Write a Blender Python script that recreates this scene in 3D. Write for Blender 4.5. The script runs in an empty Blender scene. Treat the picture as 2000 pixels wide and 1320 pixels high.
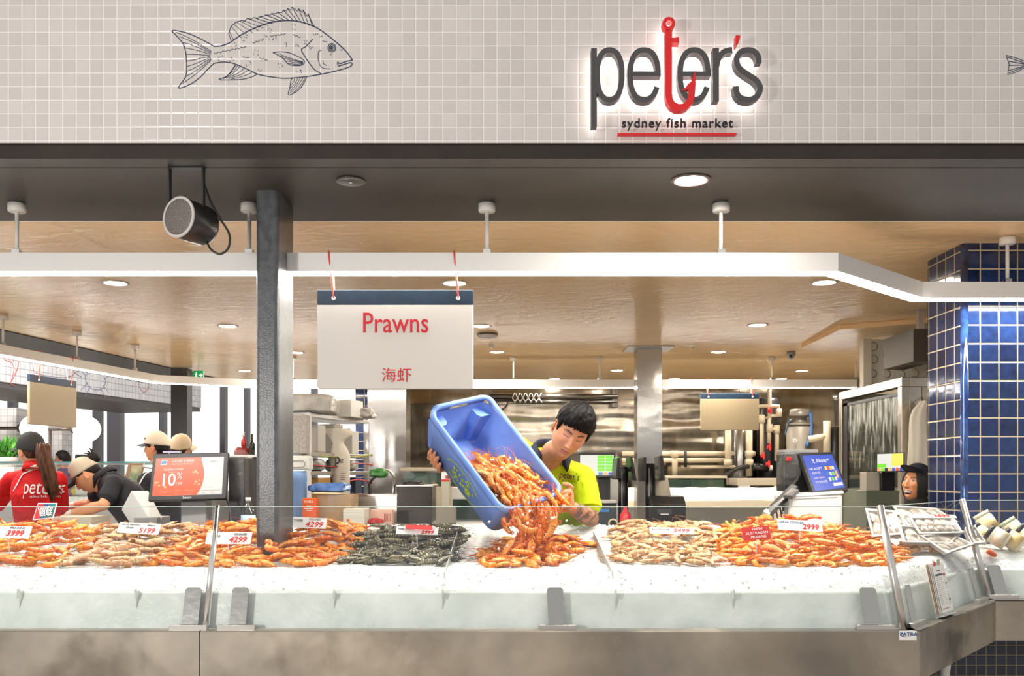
import bpy, bmesh, math, random
from mathutils import Vector, Matrix, Euler, noise
from mathutils.bvhtree import BVHTree
from math import sin, cos, pi, sqrt, exp, atan2, radians
V = Vector
random.seed(7)
SC = bpy.context.scene
COL = SC.collection

# ------------------------------------------------------------------ camera
F = 1750.0            # focal length in pixels of the 2000 px wide frame
CX, CY = 1000.0, 923.0
CZ = 1.5              # eye height
cd = bpy.data.cameras.new('camera')
cam = bpy.data.objects.new('camera', cd)
COL.objects.link(cam)
cam.location = (0, 0, CZ)
cam.rotation_euler = (pi/2, 0, 0)
cd.sensor_width = 36.0
cd.sensor_fit = 'HORIZONTAL'
cd.lens = 36.0*F/2000.0
cd.shift_x = 0.0
cd.shift_y = (CY-660.0)/2000.0
cd.clip_start = 0.05
cd.clip_end = 200
SC.camera = cam

# ------------------------------------------------------------------ world: overcast white daylight of the hall
w = bpy.data.worlds.new('hall_daylight')
SC.world = w
w.use_nodes = True
nt = w.node_tree
nt.nodes.clear()
o_ = nt.nodes.new('ShaderNodeOutputWorld')
b_ = nt.nodes.new('ShaderNodeBackground')
g_ = nt.nodes.new('ShaderNodeTexCoord')
s_ = nt.nodes.new('ShaderNodeSeparateXYZ')
r_ = nt.nodes.new('ShaderNodeValToRGB')
m_ = nt.nodes.new('ShaderNodeMapRange')
nt.links.new(g_.outputs['Generated'], s_.inputs[0])
m_.inputs['From Min'].default_value = -0.3
m_.inputs['From Max'].default_value = 0.9
nt.links.new(s_.outputs['Z'], m_.inputs['Value'])
nt.links.new(m_.outputs[0], r_.inputs[0])
r_.color_ramp.elements[0].color = (0.62, 0.58, 0.54, 1)
r_.color_ramp.elements[1].color = (0.80, 0.78, 0.76, 1)
e_ = r_.color_ramp.elements.new(0.38)
e_.color = (1.0, 0.99, 0.98, 1)
nt.links.new(r_.outputs[0], b_.inputs[0])
# the street side beyond the far windows is brighter than the hall behind the camera
y_ = nt.nodes.new('ShaderNodeMapRange')
y_.inputs['From Min'].default_value = 0.55
y_.inputs['From Max'].default_value = 0.85
y_.inputs['To Min'].default_value = 0.86
y_.inputs['To Max'].default_value = 1.9
nt.links.new(s_.outputs['Y'], y_.inputs['Value'])
nt.links.new(y_.outputs[0], b_.inputs['Strength'])
nt.links.new(b_.outputs[0], o_.inputs[0])

SC.view_settings.view_transform = 'Standard'
SC.view_settings.look = 'None'
SC.view_settings.gamma = 1.0
SC.view_settings.use_curve_mapping = False
SC.view_settings.exposure = 0.0
try:
    SC.cycles.max_bounces = 8
    SC.cycles.transparent_max_bounces = 16
    SC.cycles.sample_clamp_indirect = 4.0
    SC.cycles.caustics_reflective = False
    SC.cycles.caustics_refractive = False
except Exception:
    pass

def area_light(name, loc, target, sx, sy, power, color=(1, 1, 1), spread=pi):
    ld = bpy.data.lights.new(name, 'AREA')
    ld.shape = 'RECTANGLE'
    ld.size, ld.size_y = sx, sy
    ld.energy = power
    ld.color = color
    ld.spread = spread
    o = bpy.data.objects.new(name, ld)
    COL.objects.link(o)
    o.location = loc
    d = V(target)-V(loc)
    o.rotation_euler = d.to_track_quat('-Z', 'Y').to_euler()
    return o
# the photographer's lamp on a stand, to the left of the camera
area_light('photo_lamp', (-2.3, 0.0, 1.75), (0.4, 4.0, 2.4), 0.28, 0.55, 62, (1.0, 0.96, 0.91))
# unseen fill light added over the left aisle to brighten the far fascia
area_light('aisle_fill_light', (-6.6, 9.6, 4.4), (-6.0, 13.5, 2.4), 2.2, 0.8, 480, (1.0, 0.97, 0.94))

# ------------------------------------------------------------------ coordinates
def P(px, py, d):
    return V(((px-CX)*d/F, d, CZ+(CY-py)*d/F))
def Zr(z):
    return CZ+z

# ------------------------------------------------------------------ materials
MATS = {}
def _new(name):
    m = bpy.data.materials.new(name)
    m.use_nodes = True
    MATS[name] = m
    nt = m.node_tree
    return m, nt, nt.nodes['Principled BSDF']
def C(r, g, b):
    """sRGB 0-255 to linear"""
    def f(c):
        c /= 255.0
        return c/12.92 if c <= 0.04045 else ((c+0.055)/1.055)**2.4
    return (f(r), f(g), f(b), 1.0)
def mat(name, col, rough=0.5, metal=0.0, col2=None, scale=20.0, detail=3.0, bump=0.0, bscale=None,
        emit=0.0, ecol=None, spec=0.5, sss=0.0, stretch=None, coat=0.0, lo=0.35, hi=0.65, rand=0.0, sheen=0.0, obj=True, alpha=1.0, trans=0.0):
    if name in MATS:
        return MATS[name]
    m, nt, p = _new(name)
    L = nt.links
    p.inputs['Base Color'].default_value = col
    p.inputs['Roughness'].default_value = rough
    p.inputs['Metallic'].default_value = metal
    p.inputs['Specular IOR Level'].default_value = spec
    p.inputs['Coat Weight'].default_value = coat
    if sss:
        p.inputs['Subsurface Weight'].default_value = sss
        p.inputs['Subsurface Radius'].default_value = (0.02, 0.01, 0.006)
    if trans:
        p.inputs['Transmission Weight'].default_value = trans
    if alpha < 1:
        p.inputs['Alpha'].default_value = alpha
    if emit:
        p.inputs['Emission Color'].default_value = ecol or col
        p.inputs['Emission Strength'].default_value = emit
    vec = None
    if col2 is not None or bump:
        tc = nt.nodes.new('ShaderNodeTexCoord')
        vec = tc.outputs['Object'] if obj else tc.outputs['Generated']
        if stretch:
            mp = nt.nodes.new('ShaderNodeMapping')
            mp.inputs['Scale'].default_value = stretch
            L.new(vec, mp.inputs['Vector'])
            vec = mp.outputs[0]
    base = None
    if col2 is not None:
        n = nt.nodes.new('ShaderNodeTexNoise')
        n.inputs['Scale'].default_value = scale
        n.inputs['Detail'].default_value = detail
        L.new(vec, n.inputs['Vector'])
        r = nt.nodes.new('ShaderNodeValToRGB')
        r.color_ramp.elements[0].position = lo
        r.color_ramp.elements[1].position = hi
        r.color_ramp.elements[0].color = col
        r.color_ramp.elements[1].color = col2
        L.new(n.outputs['Fac'], r.inputs[0])
        base = r.outputs[0]
        L.new(base, p.inputs['Base Color'])
    if rand:
        oi = nt.nodes.new('ShaderNodeObjectInfo')
        hs = nt.nodes.new('ShaderNodeHueSaturation')
        mr = nt.nodes.new('ShaderNodeMapRange')
        mr.inputs['To Min'].default_value = 1-rand
        mr.inputs['To Max'].default_value = 1+rand
        L.new(oi.outputs['Random'], mr.inputs['Value'])
        L.new(mr.outputs[0], hs.inputs['Value'])
        if base is not None:
            L.new(base, hs.inputs['Color'])
        else:
            hs.inputs['Color'].default_value = col
        L.new(hs.outputs[0], p.inputs['Base Color'])
    if bump:
        n2 = nt.nodes.new('ShaderNodeTexNoise')
        n2.inputs['Scale'].default_value = bscale or scale
        n2.inputs['Detail'].default_value = detail
        L.new(vec, n2.inputs['Vector'])
        bp = nt.nodes.new('ShaderNodeBump')
        bp.inputs['Strength'].default_value = 1.0
        bp.inputs['Distance'].default_value = bump
        L.new(n2.outputs['Fac'], bp.inputs['Height'])
        L.new(bp.outputs[0], p.inputs['Normal'])
    return m

def glass_mat(name, tint=(0.93, 0.97, 0.95, 1), refl=1.0, base_refl=0.04, dirt=0.0):
    """thin pane: transparent with a Fresnel reflection (works from every side)"""
    if name in MATS:
        return MATS[name]
    m = bpy.data.materials.new(name)
    m.use_nodes = True
    MATS[name] = m
    nt = m.node_tree
    nt.nodes.clear()
    L = nt.links
    out = nt.nodes.new('ShaderNodeOutputMaterial')
    tr = nt.nodes.new('ShaderNodeBsdfTransparent')
    tr.inputs[0].default_value = tint
    gl = nt.nodes.new('ShaderNodeBsdfGlossy')
    gl.inputs['Roughness'].default_value = 0.02
    fr = nt.nodes.new('ShaderNodeLayerWeight')      # facing term, the same from both sides of the pane
    pw = nt.nodes.new('ShaderNodeMath')
    pw.operation = 'POWER'
    pw.inputs[1].default_value = 5.0
    L.new(fr.outputs['Facing'], pw.inputs[0])
    ml = nt.nodes.new('ShaderNodeMath')
    ml.operation = 'MULTIPLY_ADD'
    ml.inputs[1].default_value = 0.92*refl
    ml.inputs[2].default_value = 0.05*refl
    L.new(pw.outputs[0], ml.inputs[0])
    mx = nt.nodes.new('ShaderNodeMixShader')
    L.new(ml.outputs[0], mx.inputs[0])
    L.new(tr.outputs[0], mx.inputs[1])
    L.new(gl.outputs[0], mx.inputs[2])
    fin = mx.outputs[0]
    if dirt:
        df = nt.nodes.new('ShaderNodeBsdfDiffuse')
        df.inputs[0].default_value = (0.85, 0.87, 0.86, 1)
        tc = nt.nodes.new('ShaderNodeTexCoord')
        mp = nt.nodes.new('ShaderNodeMapping')
        mp.inputs['Scale'].default_value = (30, 30, 5)
        n = nt.nodes.new('ShaderNodeTexNoise')
        n.inputs['Scale'].default_value = 1.0
        n.inputs['Detail'].default_value = 5
        L.new(tc.outputs['Object'], mp.inputs[0])
        L.new(mp.outputs[0], n.inputs['Vector'])
        r = nt.nodes.new('ShaderNodeValToRGB')
        r.color_ramp.elements[0].position = 0.42
        r.color_ramp.elements[0].color = (0, 0, 0, 1)
        r.color_ramp.elements[1].position = 0.75
        r.color_ramp.elements[1].color = (dirt, dirt, dirt, 1)
        L.new(n.outputs['Fac'], r.inputs[0])
        m2 = nt.nodes.new('ShaderNodeMixShader')
        sz = nt.nodes.new('ShaderNodeSeparateXYZ'); L.new(tc.outputs['Object'], sz.inputs[0])
        gz = nt.nodes.new('ShaderNodeMapRange'); gz.inputs['From Min'].default_value = 1.5; gz.inputs['From Max'].default_value = 2.1
        L.new(sz.outputs['Z'], gz.inputs['Value'])
        ad = nt.nodes.new('ShaderNodeMath'); ad.operation = 'ADD'; L.new(n.outputs['Fac'], ad.inputs[0])
        g2 = nt.nodes.new('ShaderNodeMath'); g2.operation = 'MULTIPLY_ADD'; g2.inputs[1].default_value = 0.26; g2.inputs[2].default_value = -0.20; L.new(gz.outputs[0], g2.inputs[0]); L.new(g2.outputs[0], ad.inputs[1]); L.new(ad.outputs[0], r.inputs[0])
        L.new(r.outputs[0], m2.inputs[0])
        L.new(fin, m2.inputs[1])
        L.new(df.outputs[0], m2.inputs[2])
        fin = m2.outputs[0]
    L.new(fin, out.inputs[0])
    return m

def tile_mat(name, c1, c2, grout, pitch, joint, rough=0.12, axes='XZ', off=(0, 0), varied=False, bump=0.0015, gr=0.7, wave=0.0, size=1.0):
    """glazed tiles laid in the object's own coordinates"""
    if name in MATS:
        return MATS[name]
    m, nt, p = _new(name)
    L = nt.links
    tc = nt.nodes.new('ShaderNodeTexCoord')
    sp = nt.nodes.new('ShaderNodeSeparateXYZ')
    L.new(tc.outputs['Object'], sp.inputs[0])
    def math_(op, a, b=None, c=None):
        n = nt.nodes.new('ShaderNodeMath')
        n.operation = op
        for i, x in enumerate((a, b, c)):
            if x is None:
                continue
            if isinstance(x, (int, float)):
                n.inputs[i].default_value = x
            else:
                L.new(x, n.inputs[i])
        return n.outputs[0]
    ds, ids = [], []
    for k, ax in enumerate(axes):
        if ax == 'H':        # horizontal run on any upright face: x + y
            s = math_('ADD', sp.outputs['X'], sp.outputs['Y'])
        else:
            s = sp.outputs[ax]
        u = math_('DIVIDE', math_('ADD', s, 100*pitch+off[k]), pitch)
        ids.append(math_('FLOOR', u))
        fr = math_('FRACT', u)
        ds.append(math_('MULTIPLY', math_('MINIMUM', fr, math_('SUBTRACT', 1.0, fr)), pitch))
    d = math_('MINIMUM', ds[0], ds[1])
    mk = nt.nodes.new('ShaderNodeMapRange')
    mk.inputs['From Min'].default_value = joint*0.5
    mk.inputs['From Max'].default_value = joint*0.5+0.0012
    L.new(d, mk.inputs['Value'])
    mask = mk.outputs[0]
    cb = nt.nodes.new('ShaderNodeCombineXYZ')
    L.new(ids[0], cb.inputs[0])
    L.new(ids[1], cb.inputs[1])
    wn = nt.nodes.new('ShaderNodeTexWhiteNoise')
    L.new(cb.outputs[0], wn.inputs['Vector'])
    rp = nt.nodes.new('ShaderNodeValToRGB')
    rp.color_ramp.elements[0].color = c1
    rp.color_ramp.elements[1].color = c2
    if varied:
        nz = nt.nodes.new('ShaderNodeTexNoise')
        nz.inputs['Scale'].default_value = 28
        nz.inputs['Detail'].default_value = 3
        va = nt.nodes.new('ShaderNodeVectorMath')
        va.operation = 'MULTIPLY_ADD'
        L.new(wn.outputs['Color'], va.inputs[0])
        va.inputs[1].default_value = (20, 20, 20)
        L.new(tc.outputs['Object'], va.inputs[2])
        L.new(va.outputs[0], nz.inputs['Vector'])
        f = math_('ADD', math_('MULTIPLY', wn.outputs['Value'], 0.45), math_('MULTIPLY', math_('SUBTRACT', nz.outputs['Fac'], 0.2), 0.9))
        L.new(f, rp.inputs[0])
    else:
        L.new(wn.outputs['Value'], rp.inputs[0])
    mx = nt.nodes.new('ShaderNodeMix')
    mx.data_type = 'RGBA'
    L.new(mask, mx.inputs['Factor'])
    mx.inputs['A'].default_value = grout
    L.new(rp.outputs[0], mx.inputs['B'])
    L.new(mx.outputs['Result'], p.inputs['Base Color'])
    rr = nt.nodes.new('ShaderNodeMapRange')
    rr.inputs['To Min'].default_value = gr
    rr.inputs['To Max'].default_value = rough
    L.new(mask, rr.inputs['Value'])
    L.new(rr.outputs[0], p.inputs['Roughness'])
    pil = nt.nodes.new('ShaderNodeMapRange')      # soft pillowed tile edge
    pil.interpolation_type = 'SMOOTHSTEP'
    pil.inputs['From Min'].default_value = joint*0.4
    pil.inputs['From Max'].default_value = joint*0.5+0.004*size
    L.new(d, pil.inputs['Value'])
    h = pil.outputs[0]
    if wave:
        n3 = nt.nodes.new('ShaderNodeTexNoise')
        n3.inputs['Scale'].default_value = 14
        L.new(tc.outputs['Object'], n3.inputs['Vector'])
        h = math_('ADD', h, math_('MULTIPLY', n3.outputs['Fac'], wave))
    bp = nt.nodes.new('ShaderNodeBump')
    bp.inputs['Distance'].default_value = bump
    L.new(h, bp.inputs['Height'])
    L.new(bp.outputs[0], p.inputs['Normal'])
    return m

def vcol_mat(name, rough=0.5, sss=0.0, bump=0.0, bscale=60, noise_amt=0.0):
    if name in MATS:
        return MATS[name]
    m, nt, p = _new(name)
    a = nt.nodes.new('ShaderNodeVertexColor')
    a.layer_name = 'Col'
    nt.links.new(a.outputs[0], p.inputs['Base Color'])
    p.inputs['Roughness'].default_value = rough
    if sss:
        p.inputs['Subsurface Weight'].default_value = sss
        p.inputs['Subsurface Radius'].default_value = (0.012, 0.005, 0.003)
    if bump:
        n2 = nt.nodes.new('ShaderNodeTexNoise')
        n2.inputs['Scale'].default_value = bscale
        tc = nt.nodes.new('ShaderNodeTexCoord')
        nt.links.new(tc.outputs['Object'], n2.inputs['Vector'])
        bp = nt.nodes.new('ShaderNodeBump')
        bp.inputs['Distance'].default_value = bump
        nt.links.new(n2.outputs['Fac'], bp.inputs['Height'])
        nt.links.new(bp.outputs[0], p.inputs['Normal'])
    return m

def steel(name, col=(0.62, 0.60, 0.58, 1), rough=0.28, bump=0.002, bscale=3.0, stretch=(1, 1, 1), col2=None, scale=4.0):
    return mat(name, col, rough, 1.0, col2=col2, scale=scale, bump=bump, bscale=bscale, stretch=stretch, detail=4)

# ------------------------------------------------------------------ mesh builder
WM = {}     # world matrix of every object made here
class MB:
    def __init__(s):
        s.v, s.f, s.mi, s.sm = [], [], [], []
        s.xf = Matrix.Identity(4)
        s.m = 0
        s.smooth = False
    def add(s, vs, fs, smooth=None):
        b = len(s.v)
        s.v += [s.xf @ V(q) for q in vs]
        sm = s.smooth if smooth is None else smooth
        for f in fs:
            s.f.append(tuple(b+i for i in f))
            s.mi.append(s.m)
            s.sm.append(sm)
        return s
    def box(s, c, d, R=None):
        x, y, z = d[0]/2, d[1]/2, d[2]/2
        c = V(c)
        vs = [V((sx*x, sy*y, sz*z)) for sx in (-1, 1) for sy in (-1, 1) for sz in (-1, 1)]
        if R is not None:
            vs = [R @ q for q in vs]
        return s.add([c+q for q in vs], [(0, 1, 3, 2), (4, 6, 7, 5), (0, 4, 5, 1), (2, 3, 7, 6), (0, 2, 6, 4), (1, 5, 7, 3)], False)
    def bb(s, x0, x1, y0, y1, z0, z1):
        return s.box(((x0+x1)/2, (y0+y1)/2, (z0+z1)/2), (abs(x1-x0), abs(y1-y0), abs(z1-z0)))
    def tube(s, pts, r, n=10, caps=True, flat=1.0, up=None):
        pts = [V(p) for p in pts]
        k = len(pts)
        rs = r if isinstance(r, (list, tuple)) else [r]*k
        rings = []
        prev = None
        for i, p in enumerate(pts):
            t = (pts[min(i+1, k-1)]-pts[max(i-1, 0)])
            if t.length < 1e-9:
                t = V((0, 0, 1))
            t.normalize()
            if prev is None:
                a = up if up is not None else (V((0, 0, 1)) if abs(t.z) < 0.9 else V((1, 0, 0)))
                u = (V(a)-t*V(a).dot(t)).normalized()
            else:
                u = (prev-t*prev.dot(t))
                if u.length < 1e-6:
                    u = t.orthogonal()
                u.normalize()
            prev = u
            w_ = t.cross(u)
            rings.append([p+u*(rs[i]*flat*cos(2*pi*j/n))+w_*(rs[i]*sin(2*pi*j/n)) for j in range(n)])
        vs = [q for rg in rings for q in rg]
        fs = []
        for i in range(k-1):
            for j in range(n):
                a, b = i*n+j, i*n+(j+1) % n
                fs.append((a, b, b+n, a+n))
        if caps:
            fs.append(tuple(range(n-1, -1, -1)))
            fs.append(tuple((k-1)*n+j for j in range(n)))
        return s.add(vs, fs, True)
    def cyl(s, p0, p1, r, r1=None, n=16, caps=True):
        p0, p1 = V(p0), V(p1)
        t = (p1-p0).normalized()
        u = t.orthogonal().normalized()
        w_ = t.cross(u)
        r1 = r if r1 is None else r1
        vs = [p0+(u*cos(2*pi*j/n)+w_*sin(2*pi*j/n))*r for j in range(n)]+[p1+(u*cos(2*pi*j/n)+w_*sin(2*pi*j/n))*r1 for j in range(n)]
        s.add(vs, [(j, (j+1) % n, n+(j+1) % n, n+j) for j in range(n)], True)
        if caps:
            b = len(s.v)-2*n
            s.f += [tuple(b+j for j in range(n-1, -1, -1)), tuple(b+n+j for j in range(n))]
            s.mi += [s.m]*2
            s.sm += [False]*2
        return s
    def lathe(s, prof, c=(0, 0, 0), n=24, R=None):
        """profile [(r,z)] turned about z"""
        c = V(c)
        vs, fs = [], []
        for r, z in prof:
            for j in range(n):
                q = V((r*cos(2*pi*j/n), r*sin(2*pi*j/n), z))
                vs.append(c+(R @ q if R is not None else q))
        k = len(prof)
        for i in range(k-1):
            for j in range(n):
                a, b = i*n+j, i*n+(j+1) % n
                fs.append((a, b, b+n, a+n))
        if prof[0][0] > 1e-6:
            fs.append(tuple(range(n-1, -1, -1)))
        if prof[-1][0] > 1e-6:
            fs.append(tuple((k-1)*n+j for j in range(n)))
        return s.add(vs, fs, True)
    def ell(s, c, r, R=None, nu=20, nv=12, fn=None):
        c = V(c)
        if isinstance(r, (int, float)):
            r = (r, r, r)
        vs, fs = [], []
        for i in range(nv+1):
            th = pi*i/nv
            for j in range(nu):
                ph = 2*pi*j/nu
                q = V((r[0]*sin(th)*cos(ph), r[1]*sin(th)*sin(ph), r[2]*cos(th)))
                if fn:
                    q = fn(q)
                vs.append(c+(R @ q if R is not None else q))
        for i in range(nv):
            for j in range(nu):
                a, b = i*nu+j, i*nu+(j+1) % nu
                fs.append((a, a+nu, b+nu, b))
        return s.add(vs, fs, True)
    def prism(s, poly, h, R=None, o=(0, 0, 0), smooth=False):
        """poly in local xy, extruded to +z by h, then moved by R and o"""
        o = V(o)
        n = len(poly)
        vs = [V((x, y, 0)) for x, y in poly]+[V((x, y, h)) for x, y in poly]
        vs = [o+(R @ q if R is not None else q) for q in vs]
        fs = [tuple(range(n-1, -1, -1)), tuple(range(n, 2*n))]+[(i, (i+1) % n, n+(i+1) % n, n+i) for i in range(n)]
        return s.add(vs, fs, smooth)
    def grid(s, pts, smooth=True, close=False, flip=False):
        """pts[i][j] rows"""
        nr, nc = len(pts), len(pts[0])
        vs = [q for r in pts for q in r]
        fs = []
        for i in range(nr-1):
            for j in range(nc if close else nc-1):
                a, b = i*nc+j, i*nc+(j+1) % nc
                f = (a, b, b+nc, a+nc)
                fs.append(f[::-1] if flip else f)
        return s.add(vs, fs, smooth)
    def ribbon(s, pts, wd, h, R, o, closed=False, n_=None):
        """a stroke of width wd along a 2-D path, extruded by h"""
        pts = [V((p[0], p[1])) for p in pts]
        k = len(pts)
        ws = wd if isinstance(wd, (list, tuple)) else [wd]*k
        L_, R_ = [], []
        for i in range(k):
            if closed:
                t = pts[(i+1) % k]-pts[i-1]
            else:
                t = pts[min(i+1, k-1)]-pts[max(i-1, 0)]
            t.normalize()
            nn = V((-t.y, t.x))
            L_.append(pts[i]+nn*ws[i]/2)
            R_.append(pts[i]-nn*ws[i]/2)
        o = V(o)
        T = lambda p, z: o+R @ V((p.x, p.y, z))
        vs = [T(p, 0) for p in L_]+[T(p, 0) for p in R_]+[T(p, h) for p in L_]+[T(p, h) for p in R_]
        fs = []
        rng = k if closed else k-1
        for i in range(rng):
            j = (i+1) % k
            fs += [(2*k+i, 3*k+i, 3*k+j, 2*k+j), (i, j, k+j, k+i), (i, 2*k+i, 2*k+j, j), (k+i, k+j, 3*k+j, 3*k+i)]
        if not closed:
            fs += [(0, k, 3*k, 2*k), (k-1, 3*k-1, 4*k-1, 2*k-1)]
        return s.add(vs, fs, False)
    def mesh(s, name, mats, shift=None):
        me = bpy.data.meshes.new(name)
        vs = s.v if shift is None else [q-shift for q in s.v]
        me.from_pydata([tuple(q) for q in vs], [], s.f)
        if not isinstance(mats, (list, tuple)):
            mats = [mats]
        for m in mats:
            me.materials.append(m)
        me.polygons.foreach_set('material_index', s.mi)
        me.polygons.foreach_set('use_smooth', s.sm)
        me.update()
        return me
    def build(s, name, mats, parent=None, bevel=0.0, local=False, origin=None, fixn=True):
        """vertices are world coordinates (local=True: in the parent's own space)"""
        if parent is None and not local:
            if origin is None:
                xs = [q.x for q in s.v]; ys = [q.y for q in s.v]; zs = [q.z for q in s.v]
                origin = V(((min(xs)+max(xs))/2, (min(ys)+max(ys))/2, min(zs)))
            me = s.mesh(name, mats, V(origin))
            o = bpy.data.objects.new(name, me)
            o.location = origin
            WM[o.name] = Matrix.Translation(V(origin))
        else:
            me = s.mesh(name, mats)
            o = bpy.data.objects.new(name, me)
            if parent is not None:
                o.parent = parent
                if not local:
                    o.matrix_parent_inverse = WM[parent.name].inverted()
                    WM[o.name] = Matrix.Identity(4)
                else:
                    WM[o.name] = WM[parent.name].copy()
            else:
                WM[o.name] = Matrix.Identity(4)
        COL.objects.link(o)
        if fixn:
            bm = bmesh.new()
            bm.from_mesh(me)
            bmesh.ops.recalc_face_normals(bm, faces=bm.faces)
            bm.to_mesh(me)
            bm.free()
        if bevel:
            md = o.modifiers.new('bevel', 'BEVEL')
            md.width = bevel
            md.segments = 2
            md.limit_method = 'ANGLE'
            md.angle_limit = radians(40)
        return o

def tag(o, label=None, cat=None, group=None, kind=None):
    if label: o['label'] = label
    if cat: o['category'] = cat
    if group: o['group'] = group
    if kind: o['kind'] = kind
    return o
def thing(name, label, cat, loc, group=None, rotz=0.0, kind=None):
    o = bpy.data.objects.new(name, None)
    COL.objects.link(o)
    o.empty_display_size = 0.05
    o.location = loc
    o.rotation_euler = (0, 0, rotz)
    WM[o.name] = Matrix.Translation(V(loc)) @ Matrix.Rotation(rotz, 4, 'Z')
    return tag(o, label, cat, group, kind)
def struct(o):
    o['kind'] = 'structure'
    return o
def clone(root, M, label=None, group=None):
    """copy of a thing with its parts; M = world matrix of the copy"""
    r = root.copy()
    COL.objects.link(r)
    r.matrix_world = M
    WM[r.name] = M.copy()
    if label: r['label'] = label
    if group: r['group'] = group
    for ch in list(root.children):
        c = ch.copy()
        COL.objects.link(c)
        c.parent = r
        c.matrix_parent_inverse = ch.matrix_parent_inverse.copy()
        for g in list(ch.children):
            d = g.copy()
            COL.objects.link(d)
            d.parent = c
            d.matrix_parent_inverse = g.matrix_parent_inverse.copy()
    return r
def frame(o, x, z):
    """3x3 with local x along x, local y along z (up), local z = outward normal"""
    x = V(x).normalized()
    z = V(z)
    y = (z-x*z.dot(x)).normalized()
    n = x.cross(y)
    return Matrix((x, y, n)).transposed()
FRONT = frame(None, (1, 0, 0), (0, 0, 1))     # normal points to -Y, towards the hall

def text_mesh(s, size, xs=1.0, depth=0.0, bold=0.0, align='CENTER', shear=0.0, space=1.0):
    c = bpy.data.curves.new('lettering', 'FONT')
    c.body = s
    c.size = size
    c.align_x = align
    c.align_y = 'CENTER'
    c.offset = bold
    c.extrude = depth/2
    c.shear = shear
    c.space_character = space
    c.resolution_u = 3
    o = bpy.data.objects.new('tmp', c)
    COL.objects.link(o)
    me = bpy.data.meshes.new_from_object(o)
    bpy.data.objects.remove(o)
    bpy.data.curves.remove(c)
    for v in me.vertices:
        v.co.x *= xs
    return me
def text(s, pos, R, size, m, parent, xs=1.0, depth=0.002, name='lettering', lift=0.001, **k):
    """flat lettering at world point pos, facing R's normal"""
    me = text_mesh(s, size, xs, depth, **k)
    me.materials.clear()
    me.materials.append(m)
    off = V(pos)+R @ V((0, 0, lift))
    for v in me.vertices:
        v.co = off+R @ v.co
    me.name = name
    o = bpy.data.objects.new(name, me)
    COL.objects.link(o)
    if parent is not None:
        o.parent = parent
        o.matrix_parent_inverse = WM[parent.name].inverted()
    WM[o.name] = Matrix.Identity(4)
    return o
def bez(p0, p1, p2, p3, n=12):
    r = []
    for i in range(n+1):
        t = i/n
        r.append(V(p0)*(1-t)**3+V(p1)*3*t*(1-t)**2+V(p2)*3*t*t*(1-t)+V(p3)*t**3)
    return r
def arc2(cx, cy, rx, ry, a0, a1, n=16):
    return [(cx+rx*cos(radians(a0+(a1-a0)*i/n)), cy+ry*sin(radians(a0+(a1-a0)*i/n))) for i in range(n+1)]
def spline(pts, n=6):
    """Catmull-Rom through points (any dimension Vector)"""
    pts = [V(p) for p in pts]
    out = []
    for i in range(len(pts)-1):
        p0 = pts[max(i-1, 0)]; p1 = pts[i]; p2 = pts[i+1]; p3 = pts[min(i+2, len(pts)-1)]
        for k in range(n):
            t = k/n
            out.append(0.5*((2*p1)+(p2-p0)*t+(2*p0-5*p1+4*p2-p3)*t*t+(3*p1-p0-3*p2+p3)*t**3))
    out.append(pts[-1])
    return out
def lerp(a, b, t):
    return a+(b-a)*t
def sstep(a, b, x):
    t = max(0.0, min(1.0, (x-a)/(b-a)))
    return t*t*(3-2*t)
# ================================================================== shared materials
WHITE = mat('white_paint', C(236, 234, 230), 0.45)
WHITEP = mat('white_plastic', C(232, 230, 224), 0.35)
BLACK = mat('black_plastic', C(22, 22, 24), 0.38)
BLACKM = mat('black_metal', C(26, 26, 27), 0.45)
RED = mat('red_lacquer', C(222, 20, 22), 0.35)
REDINK = mat('red_ink', C(196, 14, 28), 0.5)
NAVY = mat('navy_band', C(17, 36, 54), 0.4, col2=C(22, 44, 64), scale=18)
BEIGE = mat('beige_board', C(158, 142, 114), 0.5)
STEEL = steel('brushed_steel', (0.60, 0.58, 0.55, 1), 0.3, bump=0.0008, bscale=40, stretch=(1, 1, 0.05))
CHROME = steel('polished_steel', (0.75, 0.74, 0.72, 1), 0.14, bump=0.0)
LED = mat('led_diffuser', (1, 1, 1, 1), 0.5, emit=80.0, ecol=(1.0, 0.95, 0.88, 1))
LAMP = mat('downlight_lens', (1, 1, 1, 1), 0.5, emit=420.0, ecol=(1.0, 0.92, 0.80, 1))
INK = mat('dark_ink', C(52, 60, 84), 0.6)
INKB = mat('black_ink', C(24, 22, 22), 0.5)
PAPER = mat('white_paper', C(238, 236, 230), 0.6)

# ================================================================== shell
ZS, ZCEIL = 1.157, 1.165
# floor of the hall and the raised staff floor
mb = MB(); mb.bb(-30, 30, -14, 40, -0.1, 0)
struct(mb.build('floor', mat('hall_floor', C(206, 196, 184), 0.35, col2=C(190, 180, 168), scale=2.0), origin=(0, 0, 0)))
mb = MB(); mb.bb(-4.3, 4.35, 4.95, 11.4, 0.001, 0.13); mb.bb(-4.3, 2.2, 4.35, 4.95, 0.001, 0.13)
struct(mb.build('floor_platform', mat('staff_floor', C(206, 200, 190), 0.5, col2=C(190, 184, 174), scale=6), origin=(0, 4.35, 0)))

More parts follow.
